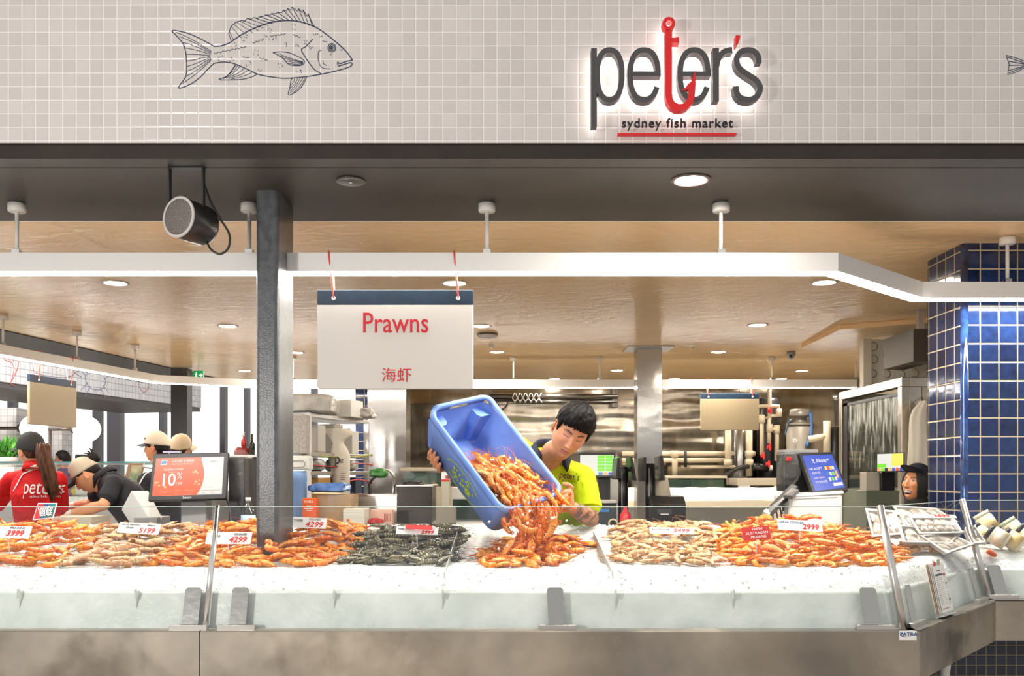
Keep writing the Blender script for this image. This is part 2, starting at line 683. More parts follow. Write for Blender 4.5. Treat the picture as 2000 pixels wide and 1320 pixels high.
# tiled fascia over the opening
FY = 3.3
MOSAIC = tile_mat('white_mosaic', C(200, 194, 190), C(210, 204, 200), C(232, 227, 223), 0.05, 0.0028, rough=0.17, axes='XZ', off=(0.0052, 0.0285), bump=0.0012, gr=0.6, wave=0.25)
mb = MB(); mb.bb(-4.6, 4.6, FY, FY+0.10, Zr(1.2125), Zr(2.5))
struct(mb.build('wall_front', MOSAIC, origin=(0, FY, CZ)))
SOFF = mat('charcoal_soffit', C(56, 50, 45), 0.45, col2=C(49, 44, 40), scale=5, bump=0.0007, bscale=420, spec=0.2)
mb = MB(); mb.bb(-4.6, 4.6, FY+0.003, FY+0.10, Zr(ZS), Zr(1.2120))
mb.bb(-4.6, 4.6, FY-0.002, FY+0.004, Zr(1.208), Zr(1.2135))
struct(mb.build('trim_1', SOFF, origin=(0, FY, Zr(ZS)), bevel=0.002))
mb = MB(); mb.bb(-4.6, 4.6, FY+0.103, 4.12, Zr(ZS), Zr(ZS)+0.06)
struct(mb.build('ceiling_soffit', SOFF, origin=(0, FY, Zr(ZS))))
mb = MB(); mb.bb(-4.58, 4.6, 4.120, 4.128, Zr(ZS)-0.001, Zr(ZS)+0.02)
struct(mb.build('trim_2', WHITE, origin=(0, 4.12, Zr(ZS))))
# beige plaster ceiling, its left edge runs back at an angle
def ceil_mat():
    m = mat('beige_ceiling', C(245, 210, 160), 0.23, col2=C(240, 202, 150), scale=1.6, spec=0.45)
    nt = m.node_tree; L = nt.links
    p = nt.nodes['Principled BSDF']
    tc = nt.nodes.new('ShaderNodeTexCoord')
    mp = nt.nodes.new('ShaderNodeMapping'); mp.inputs['Scale'].default_value = (1.0, 1.5, 1)
    L.new(tc.outputs['Object'], mp.inputs[0])
    n = nt.nodes.new('ShaderNodeTexNoise'); n.inputs['Scale'].default_value = 4.5; n.inputs['Detail'].default_value = 4
    n.inputs['Distortion'].default_value = 1.2
    L.new(mp.outputs[0], n.inputs['Vector'])
    bp = nt.nodes.new('ShaderNodeBump'); bp.inputs['Distance'].default_value = 0.007
    L.new(n.outputs['Fac'], bp.inputs['Height'])
    L.new(bp.outputs[0], p.inputs['Normal'])
    return m
CEIL = ceil_mat()
mb = MB()
poly = [(-4.58, 4.125), (4.6, 4.125), (4.6, 11.6), (-3.55, 11.6)]
mb.prism(poly, 0.08, o=(0, 0, Zr(ZCEIL)))
struct(mb.build('ceiling', CEIL, origin=(0, 4.12, Zr(ZCEIL))))
mb = MB()
mb.prism([(-5.7, 4.125), (-4.585, 4.125), (-3.555, 11.6), (-4.75, 11.6)], 0.06, o=(0, 0, Zr(ZS)))
struct(mb.build('ceiling_edge', SOFF, origin=(-5, 4.12, Zr(ZS))))
# shallow dropped bulkhead at the right
mb = MB()
mb.prism([(2.58, 7.05), (3.4, 6.58), (4.5, 6.58), (4.5, 9.2), (3.4, 9.2), (2.62, 8.1)], 0.04, o=(0, 0, Zr(ZCEIL)-0.04))
struct(mb.build('trim_3', CEIL, origin=(3, 7, Zr(ZCEIL)-0.04), bevel=0.004))
# plaster joints on the ceiling
mb = MB()
def ceil_line(a, b, wd=0.004):
    A = P(a[0], a[1], 1.165*F/(CY-a[1])); B = P(b[0], b[1], 1.165*F/(CY-b[1]))
    A.z = B.z = Zr(ZCEIL)-0.0006
    t = (B-A).normalized(); n = V((-t.y, t.x, 0))*wd/2
    mb.add([A+n, A-n, B-n, B+n], [(0, 1, 2, 3)])
for a, b in [((95, 433), (210, 484)), ((575, 433), (705, 482)), ((1050, 433), (1215, 482)), ((1525, 432), (1700, 482))]:
    ceil_line(a, b)
struct(mb.build('trim_4', mat('plaster_joint', C(196, 160, 122), 0.6), origin=(0, 5, Zr(ZCEIL)-0.001), fixn=False))

# back wall lined with stainless sheet
def sheet_mat(name, seam=0.0):
    m = mat(name, (0.38, 0.33, 0.262, 1), 0.22, 1.0, col2=(0.28, 0.24, 0.19, 1), scale=3.0, stretch=(3, 3, 1))
    nt = m.node_tree; L = nt.links; p = nt.nodes['Principled BSDF']
    tc = nt.nodes.new('ShaderNodeTexCoord')
    mp0 = nt.nodes.new('ShaderNodeMapping'); mp0.inputs['Scale'].default_value = (0.55, 0.55, 2.4)
    L.new(tc.outputs['Object'], mp0.inputs[0])
    n = nt.nodes.new('ShaderNodeTexNoise'); n.inputs['Scale'].default_value = 1.0; n.inputs['Detail'].default_value = 2.0
    L.new(mp0.outputs[0], n.inputs['Vector'])
    bp = nt.nodes.new('ShaderNodeBump'); bp.inputs['Distance'].default_value = 0.045
    L.new(n.outputs['Fac'], bp.inputs['Height'])
    L.new(bp.outputs[0], p.inputs['Normal'])
    mp = nt.nodes.new('ShaderNodeMapping'); mp.inputs['Scale'].default_value = (26, 26, 3)
    L.new(tc.outputs['Object'], mp.inputs[0])
    n2 = nt.nodes.new('ShaderNodeTexNoise'); n2.inputs['Scale'].default_value = 1; n2.inputs['Detail'].default_value = 6
    L.new(mp.outputs[0], n2.inputs['Vector'])
    mr = nt.nodes.new('ShaderNodeMapRange'); mr.inputs['To Min'].default_value = 0.10; mr.inputs['To Max'].default_value = 0.22
    L.new(n2.outputs['Fac'], mr.inputs[0]); L.new(mr.outputs[0], p.inputs['Roughness'])
    return m
SHEET = sheet_mat('stainless_sheet')
mb = MB()
xs = [-1.85, -1.05, -0.08, 0.92, 1.92, 2.92, 4.38]
for a, b in zip(xs[:-1], xs[1:]):
    mb.bb(a+0.003, b-0.003, 11.5, 11.56, 0, Zr(1.16))
mb.bb(-1.85, 4.38, 11.515, 11.56, 0, Zr(1.16))
struct(mb.build('wall_back', SHEET, origin=(0, 11.5, CZ)))
# boxed stainless pier at the left end of the back wall, blue tiles beside it
mb = MB(); mb.bb(-1.50, -1.10, 9.3, 9.7, 0.13, Zr(1.163))
struct(mb.build('wall_pier', steel('pier_steel', (0.40, 0.38, 0.36, 1), 0.2, bump=0.008, bscale=1.3), origin=(-1.3, 9.3, 0.13)))
BLUE = tile_mat('blue_tile', C(6, 11, 34), C(30, 52, 98), C(186, 170, 138), 0.0945, 0.0045, rough=0.1, axes='HZ', off=(0, 0), varied=True, bump=0.002, wave=0.5)
mb = MB(); mb.bb(-1.66, -1.505, 9.5, 9.7, 0.13, Zr(1.163))
struct(mb.build('wall_pier_tiles', BLUE, origin=(-1.66, 9.5, 0.13)))
# blue tiled column at the right (bullnosed corner)
X0, Y0, Y1 = 2.290, 4.55, 4.935
mb = MB()
pl = [(X0, Y1)]
rr = 0.022
pl += [(X0, Y0+rr)]+[(X0+rr-rr*cos(radians(a)), Y0+rr-rr*sin(radians(a))) for a in (22, 45, 68)]+[(X0+rr, Y0)]
pl += [(3.6, Y0), (3.6, Y1)]
mb.prism(pl, 2.69, o=(0, 0, 0))
# object origin chosen so that the joints of x+y and z land where the photo has them
o = mb.build('wall_column', BLUE, origin=(2.378-0.0945*2, Y0, Zr(0.845)-0.0945*20))
struct(o)
mb = MB()
mb.tube([(X0+rr*0.9, Y0+rr*0.9, 0.03), (X0+rr*0.9, Y0+rr*0.9, Zr(1.16))], rr*0.98, 14)
struct(mb.build('trim_5', mat('blue_glaze', C(22, 30, 62), 0.07, col2=C(40, 70, 120), scale=12), origin=(X0, Y0, 0)))
# square steel post standing in the display
PX0, PX1, PY0, PY1 = -0.958-0.092, -0.958, 3.67, 3.935
mb = MB()
rr = 0.016
pl = []
for (cx_, cy_, a0) in ((PX1-rr, PY1-rr, 0), (PX0+rr, PY1-rr, 90), (PX0+rr, PY0+rr, 180), (PX1-rr, PY0+rr, 270)):
    pl += [(cx_+rr*cos(radians(a0+k*22.5)), cy_+rr*sin(radians(a0+k*22.5))) for k in range(5)]
mb.prism(pl, Zr(ZS)-0.6, o=(0, 0, 0.6))
struct(mb.build('wall_post', mat('charcoal_steel', C(88, 90, 94), 0.28, col2=C(70, 73, 77), scale=30, bump=0.0008, bscale=150), origin=(PX0, PY0, 0.6)))
# stainless clad pier in the middle of the shop
mb = MB(); mb.bb(1.162, 1.390, 8.3, 8.53, 0.13, Zr(1.163))
struct(mb.build('wall_pier_middle', steel('clad_steel', (0.42, 0.40, 0.37, 1), 0.16, bump=0.006, bscale=2.2), origin=(1.27, 8.3, 0.13)))
mb = MB(); mb.bb(1.06, 1.49, 8.2, 8.6, Zr(ZCEIL)-0.012, Zr(ZCEIL)-0.0005)
struct(mb.build('trim_6', STEEL, origin=(1.27, 8.4, Zr(1.15)), bevel=0.002))
# black post at the far left corner of the ceiling
mb = MB(); mb.bb(-3.77, -3.59, 9.9, 10.06, 0, Zr(ZS)-0.001)
struct(mb.build('wall_post_far', mat('charcoal_paint', C(50, 49, 50), 0.5), origin=(-3.68, 9.9, 0)))

# far window wall of the hall: mullions and panes
YW = 18.0
def wx(px, d=YW): return (px-CX)*d/F
mb = MB()
for px, wd in ((20, 0.12), (187, 0.14), (222, 0.27), (315, 0.10), (434, 0.10), (480, 0.08), (612, 0.1)):
    mb.bb(wx(px)-wd/2, wx(px)+wd/2, YW, YW+0.2, 0, 4.6)
mb.bb(-14, -1.5, YW, YW+0.2, 4.2, 4.8)
mb.bb(-14, -1.5, YW, YW+0.15, 0, 0.5)
struct(mb.build('window_1', mat('window_frame', C(78, 74, 80), 0.5), origin=(-8, YW, 0)))
mb = MB(); mb.bb(-14, -1.5, YW+0.08, YW+0.09, 0.5, 4.2)
struct(mb.build('window_2', glass_mat('hall_glass', (0.98, 0.99, 0.98, 1)), origin=(-8, YW, 0.5)))
# neighbouring stall across the aisle: its tiled fascia with drawings, soffit and tiled piers
mb = MB()
A0, A1 = V((-6.55, 11.2, 0)), V((-5.55, 16.0, 0))
tt = (A1-A0).normalized(); nn = V((tt.y, -tt.x, 0))
M4 = Matrix.Translation(A0) @ Matrix((tt, -nn, V((0, 0, 1)))).transposed().to_4x4()
mb.xf = M4
Lf = (A1-A0).length
mb.bb(-3, Lf, 0, 0.12, Zr(1.157), Zr(2.2))
o = MB()
farfascia = mb.build('wall_left', tile_mat('far_mosaic', C(206, 204, 206), C(222, 220, 220), C(168, 164, 166), 0.1, 0.008, rough=0.25, axes='HZ', bump=0.001), origin=(-6, 12, Zr(1.157)))
struct(farfascia)
mb = MB(); mb.xf = M4
mb.bb(-3, Lf-0.02, 0.01, 1.6, Zr(1.085), Zr(1.155))
struct(mb.build('trim_7', mat('far_soffit', C(86, 80, 80), 0.5), origin=(-6, 12, Zr(1.04))))
mb = MB()
for px0, px1, d in ((-20, 32, 14.2), (94, 121, 16.4)):
    mb.bb(wx(px0, d), wx(px1, d), d, d+0.4, 0, Zr(1.03))
struct(mb.build('wall_far_piers', tile_mat('far_pier_tile', C(196, 190, 186), C(214, 208, 204), C(172, 166, 162), 0.1, 0.008, axes='HZ', rough=0.4), origin=(-7, 14, 0)))

# ================================================================== drawings on the tiles
def wall_stroke(mb, pts, wd, y=FY, h=0.0006, closed=False):
    """pts in photo pixels on the fascia plane"""
    q = [((x-CX)*y/F, CZ+(CY-yy)*y/F) for x, yy in pts]
    mb.ribbon(q, wd*y/F, h, FRONT, (0, y-0.0002, 0), closed)
def zz(pts, ox=300, oy=0, k=4.762, sp=5):
    q = [V((ox+x/k, oy+y/k)) for x, y in pts]
    return [(p.x, p.y) for p in (spline(q, sp) if sp else q)]
ft = thing('fish_drawing', 'dark line drawing of a whole snapper on the white mosaic fascia', 'drawing', P(512, 160, FY))
mb = MB()
S = lambda pts, wd=1.6, sp=5: wall_stroke(mb, zz(pts, sp=sp), wd)
S([(560, 430), (620, 428), (700, 402), (760, 362), (850, 305), (980, 245), (1100, 208), (1230, 192), (1360, 203), (1500, 250), (1620, 330), (1740, 430), (1800, 490), (1850, 560)], 2.2)
S([(1850, 560), (1790, 572), (1735, 592), (1712, 578), (1718, 612), (1745, 608), (1830, 583), (1846, 600), (1815, 625), (1700, 660), (1570, 688), (1430, 712), (1300, 725), (1200, 728), (1090, 715), (970, 690), (850, 635), (740, 590), (650, 577), (560, 590)], 2.0)
S([(1480, 365), (1420, 430), (1375, 462), (1410, 530), (1450, 590), (1500, 650), (1565, 690)], 1.9)
S([(1560, 470), (1535, 480), (1530, 545), (1547, 605), (1580, 635), (1640, 640)], 1.3)
S([(1575, 560), (1580, 590), (1610, 610)], 1.2)
for (a, b) in (((1540, 345), (1570, 335)), ((1570, 380), (1620, 392)), ((1655, 505), (1640, 512)), ((1735, 460), (1755, 470))):
    S([a, b], 1.0, 0)
random.seed(3)
for cx_, cy_ in ((1075, 275), (1300, 250), (1400, 380), (850, 360), (950, 480), (750, 415), (1225, 400), (1120, 370), (1330, 430), (730, 540), (1175, 600), (620, 540), (1050, 340), (1465, 440), (1505, 300), (880, 590), (985, 640), (1350, 665)):
    for k in range(5):
        x, y = cx_+random.uniform(-25, 25), cy_+random.uniform(-25, 25)
        S([(x, y), (x+random.uniform(2, 8), y+random.uniform(8, 14))], 0.9, 0)
def wig(a, b, n=10, amp=6):
    S([(lerp(a[0], b[0], i/n), lerp(a[1], b[1], i/n)+(amp if i % 2 else -amp)) for i in range(n+1)], 1.2, 0)
wig((560, 498), (860, 435), 14); wig((920, 402), (1025, 365), 6); wig((1085, 338), (1225, 318), 8); wig((1300, 325), (1370, 350), 4); wig((990, 542), (1060, 560), 4); wig((830, 530), (890, 537), 2, 2)
mb.build('fish_outline', INK, ft)
mb = MB()
S([(560, 430), (480, 385), (380, 335), (290, 302), (175, 285), (215, 335), (270, 400), (295, 470), (305, 550), (308, 640), (295, 720), (232, 818), (330, 790), (420, 730), (500, 650), (560, 590)], 1.9)
for i, (ex, ey) in enumerate([(205, 300), (240, 340), (275, 395), (290, 445), (300, 505), (306, 570), (310, 620), (315, 662), (305, 710), (270, 775)]):
    S([(525-abs(i-5)*-3, 480+i*9), (lerp(ex, 525, 0.45), lerp(ey, 480+i*9, 0.5)-(4.5-i)*6), (ex, ey)], 1.1)
mb.build('tail_fin', INK, ft)
mb = MB()
DF = [(720, 375), (698, 310), (720, 245), (770, 205), (820, 190), (845, 200), (870, 172), (915, 178), (930, 165), (975, 170), (985, 158), (1030, 150), (1040, 140), (1085, 142), (1095, 128), (1140, 128), (1150, 115), (1195, 118), (1205, 95), (1240, 105), (1245, 80), (1280, 95), (1285, 65), (1340, 105), (1345, 78), (1385, 120), (1390, 95), (1430, 155), (1435, 125), (1460, 180), (1495, 248)]
S(DF, 1.4, 0)
for i, (x, y) in enumerate([(705, 290), (720, 245), (745, 225), (770, 205), (800, 195), (830, 190), (870, 172), (930, 165), (985, 158), (1040, 140), (1095, 128), (1150, 115), (1205, 95), (1245, 80), (1285, 65), (1345, 78), (1390, 95), (1435, 125)]):
    bx = lerp(745, 1480, (i/17)**0.8)
    by = 375-150*sstep(720, 1230, bx)-33*sstep(760, 1230, bx)+(58*sstep(1300, 1500, bx))
    S([(x, y), (bx, by)], 1.3 if i > 6 else 0.9, 0)
mb.build('dorsal_fin', INK, ft)
for nm, out, rays in (('anal_fin', [(965, 690), (900, 720), (800, 740), (610, 742), (680, 710), (730, 650), (760, 605)], [((765, 608), (645, 735)), ((800, 622), (665, 727)), ((840, 640), (690, 722)), ((880, 655), (700, 730)), ((920, 672), (720, 737)), ((780, 612), (700, 690))]),
                      ('pelvic_fin', [(1425, 720), (1380, 800), (1330, 850), (1255, 883), (1270, 800), (1280, 740), (1300, 728)], [((1310, 730), (1275, 790)), ((1340, 728), (1270, 820)), ((1365, 726), (1268, 845)), ((1390, 724), (1265, 868)), ((1410, 724), (1300, 862))]),
                      ('pectoral_fin', [(1110, 490), (1180, 483), (1260, 492), (1340, 525), (1400, 565), (1390, 600), (1340, 612), (1260, 600), (1210, 550), (1160, 515), (1110, 490)], [((1390, 575), (1160, 500)), ((1390, 580), (1180, 520)), ((1390, 583), (1200, 540)), ((1390, 587), (1225, 565)), ((1388, 592), (1245, 590)), ((1386, 598), (1290, 602))])):
    mb = MB()
    S(out, 1.5)
    for a, b in rays:
        S([a, (lerp(a[0], b[0], 0.5)+8, lerp(a[1], b[1], 0.5)+6), b], 1.0)
    mb.build(nm, INK, ft)
mb = MB()
wall_stroke(mb, [(300+x/4.762, y/4.762) for x, y in arc2(1658, 445, 36, 40, 0, 345, 20)], 1.8, closed=True)
wall_stroke(mb, [(300+x/4.762, y/4.762) for x, y in arc2(1658, 445, 24, 27, 0, 345, 20)], 1.6, closed=True)
wall_stroke(mb, [(300+x/4.762, y/4.762) for x, y in arc2(1656, 445, 8, 10, 0, 345, 14)], 3.4, closed=True)
mb.build('eye', INK, ft)
# second drawing: only its tail reaches into the picture
mb = MB()
for pts in ([(1965, 108), (1980, 112), (2000, 119), (2040, 112), (2100, 120)], [(1965, 108), (1971, 125), (1968, 146), (1985, 141), (2002, 132), (2040, 138), (2100, 132)], [(1969, 112), (2000, 123)], [(1971, 120), (2000, 125)], [(1971, 128), (2000, 127)], [(1970, 138), (2000, 129)], [(1970, 143), (1999, 131)]):
    wall_stroke(mb, pts, 1.5)
tag(mb.build('fish_drawing', INK), 'small drawn fish tail at the right end of the white fascia', 'drawing')
# drawings on the far fascia
def far_draw(name, label, px, py, strokes, m):
    mb = MB()
    ang = None
    # ray meets the fascia plane
    r = V(((px-CX)/F, 1.0, (CY-py)/F))
    t = (A0-V((0, 0, 0))).dot(nn)/r.dot(nn)
    c = V((r.x*t, r.y*t, CZ+r.z*t))
    R3 = Matrix((tt, V((0, 0, 1)), nn)).transposed()
    for s in strokes:
        q = [V((a*0.0058, b*0.0058)) for a, b in s]
        mb.ribbon([(p.x, p.y) for p in spline(q, 4)], 0.009, 0.002, R3, c+nn*0.001)
    tag(mb.build(name, m), label, 'drawing')
far_draw('prawn_drawing', 'red outline of a prawn on the tiled fascia across the aisle', 22, 712, [[(-20, 30), (0, 38), (18, 25), (20, 0), (8, -25), (-2, -42), (10, -45)], [(-20, 30), (-22, 10), (0, 5), (8, -10), (0, -35)], [(-10, 32), (-8, 10)], [(4, 30), (6, 5)]], mat('red_drawing', C(196, 96, 92), 0.6))
far_draw('crab_drawing', 'blue scribbled crab drawing on the tiled fascia across the aisle', 186, 742, [[(-40, 0), (-20, 22), (20, 22), (40, 0), (20, -22), (-20, -22), (-40, 0)], [(-35, 5), (-60, 25), (-45, 38)], [(35, 5), (60, 25), (45, 38)], [(-30, -10), (-55, -30)], [(30, -10), (55, -30)], [(-20, -18), (-38, -42)], [(20, -18), (38, -42)]], mat('blue_drawing', C(120, 130, 160), 0.6))
far_draw('squid_drawing', 'grey squid drawing on the tiled fascia behind the blank sign', 108, 722, [[(-70, 12), (-20, 18), (40, 14), (66, 0), (40, -14), (-20, -18), (-70, -12), (-70, 12)], [(66, 0), (90, 10)], [(66, 0), (92, -8)]], mat('grey_drawing', C(124, 116, 124), 0.6))
far_draw('shell_drawing', 'small red shell drawing near the far end of the tiled fascia', 280, 752, [[(-22, 0), (-8, 18), (12, 18), (24, 0), (8, -18), (-10, -16), (-22, 0)]], MATS['red_drawing'])

# ================================================================== back-lit shop sign
SG = thing('shop_sign', "grey and red back-lit sign reading peter's sydney fish market on the white tiles", 'sign', P(1320, 250, FY))
GREY = mat('sign_grey', C(72, 70, 71), 0.4)
HALO = mat('halo_led', (1, 1, 1, 1), 0.5, emit=3.6, ecol=(1.0, 0.90, 0.86, 1))
YS = 3.222           # front face of the letters
def sgn(pts, sp=0):
    q = [V((1120+x/4.714, y/4.714)) for x, y in pts]
    q = spline(q, sp) if sp else q
    return [((p.x-CX)*YS/F, CZ+(CY-p.y)*YS/F) for p in q]
kw = YS/F/4.714
lset = [0.0]
def letter(parts, m, name='letter'):
    lset[0] += 0.0002
    mb = MB(); hb = MB()
    for i_, (pts, wd, closed) in enumerate(parts):
        LY = lset[0]+0.0007*i_
        ws = [x*kw for x in wd] if isinstance(wd, list) else wd*kw
        mb.ribbon(pts, ws, 0.036, FRONT, (0, YS+0.036-LY, 0), closed)
        wh = [max(x*0.86, 0.001) for x in ws] if isinstance(wd, list) else ws*0.86
        hb.ribbon(pts, wh, 0.012, FRONT, (0, YS+0.0495+LY*0.5, 0), closed)
    L_ = mb.build(name, m, SG)
    hb.build('halo_light', HALO, L_)
    return L_
def sell(cx_, cy_, rx, ry, a0, a1, n=26, e=2.35):
    r = []
    for i in range(n+1):
        a = radians(a0+(a1-a0)*i/n)
        c, s = cos(a), sin(a)
        r.append((cx_+rx*math.copysign(abs(c)**(2/e), c), cy_-ry*math.copysign(abs(s)**(2/e), s)))
    return r
letter([(sgn([(190, 442), (190, 1165)]), 52, False), (sgn(sell(332, 688, 114, 228, 0, 352, 36)), 50, True)], GREY)
for cx_ in (651, 1112):
    letter([(sgn(sell(cx_, 688, 129, 228, -2, 334, 34)), 50, False), (sgn([(cx_-128, 680), (cx_+152, 680)]), 42, False)], GREY)
letter([(sgn([(1312, 442), (1312, 930)]), 55, False), (sgn([(1318, 610), (1334, 545), (1368, 492), (1412, 466), (1464, 460)], 4), 50, False)], GREY)
letter([(sgn([(1707, 578), (1700, 520), (1662, 473), (1606, 462), (1548, 475), (1508, 525), (1507, 588), (1540, 640), (1610, 690), (1680, 737), (1718, 800), (1703, 868), (1652, 910), (1602, 917), (1545, 903), (1507, 862), (1495, 795)], 4), 52, False)], GREY)
hook = [(875, 282), (875, 520), (875, 760), (875, 870), (884, 925), (912, 968), (950, 988), (985, 992), (1030, 980), (1066, 945), (1083, 895), (1092, 830), (1102, 765), (1112, 710), (1122, 655)]
hw = [62]*11+[56, 44, 24, 4]
lset[0] = 0.004      # the hook stands a little proud of the letters
letter([(sgn(hook), hw, False), (sgn(arc2(877, 220, 44, 44, 0, 345, 24)), 30, True), (sgn([(1098, 745), (1070, 790), (1035, 820), (998, 842)]), [6, 40, 22, 2], False), (sgn([(1060, 838), (1082, 800)]), [20, 34], False), (sgn([(900, 376), (938, 378), (970, 376)]), [38, 46, 54], False)], RED, 'fish_hook')
letter([(sgn([(1515, 330), (1508, 375), (1500, 420)]), [42, 36, 16], False)], RED, 'apostrophe')
text('sydney fish market', P(1322.5, 241.5, YS+0.05), FRONT, 0.0470, INKB, SG, xs=1.0, depth=0.008, name='tagline', bold=0.0004, space=1.13)
mb = MB(); mb.ribbon([(p[0]*1.0, p[1]) for p in [((1207-CX)*3.26/F, CZ+(CY-259)*3.26/F), ((1440-CX)*3.26/F, CZ+(CY-259)*3.26/F)]], 0.006, 0.02, FRONT, (0, 3.29, 0))
mb.build('underline', RED, SG)

# ================================================================== things fixed to the soffit and ceiling
def downlight(px, py, z, r, ring, label, group=None):
    d = z*F/(CY-py)
    c = P(px, py, d)
    t = thing('downlight', label, 'downlight', c, group)
    mb = MB()
    mb.lathe([(r*1.32, 0.0), (r*1.34, -0.004), (r*1.12, -0.007), (r*1.0, -0.004), (r*1.0, 0.0)], (c.x, c.y, c.z), 28)
    mb.build('trim_ring', ring, t)
    mb = MB()
    mb.lathe([(0.0, -0.003), (r*0.6, -0.0035), (r*1.0, -0.002)], (c.x, c.y, c.z), 28)
    mb.build('lens', LAMP, t)
    return t
RING = mat('bronze_ring', C(92, 78, 72), 0.4)
RINGW = mat('white_ring', C(200, 190, 178), 0.4)
downlight(1349, 351, ZS, 0.060, RING, 'large round downlight in the dark soffit above the counter')
for i, (px, py) in enumerate([(225, 552), (888, 552), (1610, 551), (445, 636), (940, 636), (1480, 634), (578, 688), (971, 687), (1403, 687), (478, 724), (1205, 723), (1566, 724), (1083, 739.5), (1317, 739.5), (1526, 739.5)]):
    lab = {0: 'round downlight in the beige ceiling left of the speaker cable', 1: 'round downlight directly above the right half of the prawns sign', 2: 'round downlight under the bend of the linear light',
           3: 'round downlight in the beige ceiling left of the black post', 4: 'round downlight beside the right edge of the prawns sign', 5: 'round downlight in the middle of the ceiling to the right', 6: 'round downlight half hidden by the black post',
           7: 'small round downlight right below the white smoke detector', 8: 'small round downlight left of the dome camera'}.get(i)
    if lab:
        downlight(px, py, ZCEIL, 0.062, RINGW, lab)
    else:
        downlight(px, py, ZCEIL, 0.062, RINGW, 'tiny downlight far back in the beige ceiling', 'downlights over the back of the shop')
# dark round speaker plate in the soffit
d = ZS*F/(CY-352); c = P(685, 352, d)
t = thing('ceiling_speaker', 'flat round dark fitting set in the soffit between speaker and downlight', 'fitting', c)
mb = MB(); mb.lathe([(0.058, 0.0), (0.058, -0.006), (0.054, -0.008), (0.0, -0.007)], c, 32); mb.build('plate', mat('dark_plate', C(58, 54, 52), 0.3), t)
mb = MB(); mb.lathe([(0.006, -0.006), (0.006, -0.012), (0.0, -0.013)], c, 12); mb.build('screw', CHROME, t)
# hanging speaker
d = ZS*F/(CY-327)
c = P(364, 327, d)
t = thing('speaker', 'black cylindrical speaker hanging from the soffit on a bracket', 'speaker', c)
s = F/d
mb = MB()
x0, x1 = P(331, 0, d).x, P(398, 0, d).x
zt = Zr(ZS)
zb = P(0, 428, d+0.06).z
mb.bb(x0, x1, d-0.012, d+0.012, zt-0.005, zt-0.0005)
mb.bb(x0-0.002, x0+0.004, d-0.012, d+0.012, zb, zt)
mb.bb(x1-0.004, x1+0.002, d-0.012, d+0.012, zb, zt)
mb.build('bracket', BLACKM, t)
fc = P(348.5, 423.5, d-0.05)
ax = V((0.42, 0.9, -0.02)).normalized()
Rz = ax.to_track_quat('Z', 'Y').to_matrix()
mb = MB()
mb.lathe([(0.0, 0.0), (0.073, 0.0), (0.076, 0.004), (0.076, 0.125), (0.068, 0.14), (0.0, 0.143)], fc, 36, Rz)
mb.build('housing', mat('speaker_black', C(34, 32, 31), 0.3), t)
mb = MB()
mb.lathe([(0.0, -0.006), (0.055, -0.0045), (0.073, -0.001), (0.073, 0.001)], fc, 36, Rz)
mb.build('grille', mat('speaker_mesh', C(124, 116, 110), 0.5, col2=C(92, 86, 82), scale=260, detail=1, bump=0.001, bscale=400), t)
mb = MB()
mb.lathe([(0.0732, -0.002), (0.0775, -0.002), (0.0775, 0.004), (0.0732, 0.004)], fc, 36, Rz)
mb.build('rim', mat('speaker_rim', C(196, 190, 186), 0.35), t)
pc = fc+ax*0.075
for sx in (x0+0.001, x1-0.001):
    mb = MB(); mb.cyl((sx, d, pc.z), (lerp(sx, pc.x, 0.25), d, pc.z), 0.006); mb.build('pivot_bolt', CHROME, t)
mb = MB()
pe = P(400, 447, d+0.05)
cab = spline([P(399, 360, d+0.03), P(412, 395, d+0.03), P(432, 430, d+0.03), P(448, 458, d+0.03), P(446, 484, d+0.03), P(430, 496, d+0.03), P(412, 487, d+0.03), P(402, 465, d+0.04), pe], 8)
mb.tube([V((P(398, 0, d).x, d, zt-0.004)), P(398, 340, d+0.02)]+cab, 0.0042, 8)
mb.build('cable', BLACK, t)
mb = MB(); mb.cyl(pe+V((0, 0, -0.012)), pe+V((0, 0, 0.02)), 0.0095, 0.012, 12); mb.build('cable_gland', BLACK, t)

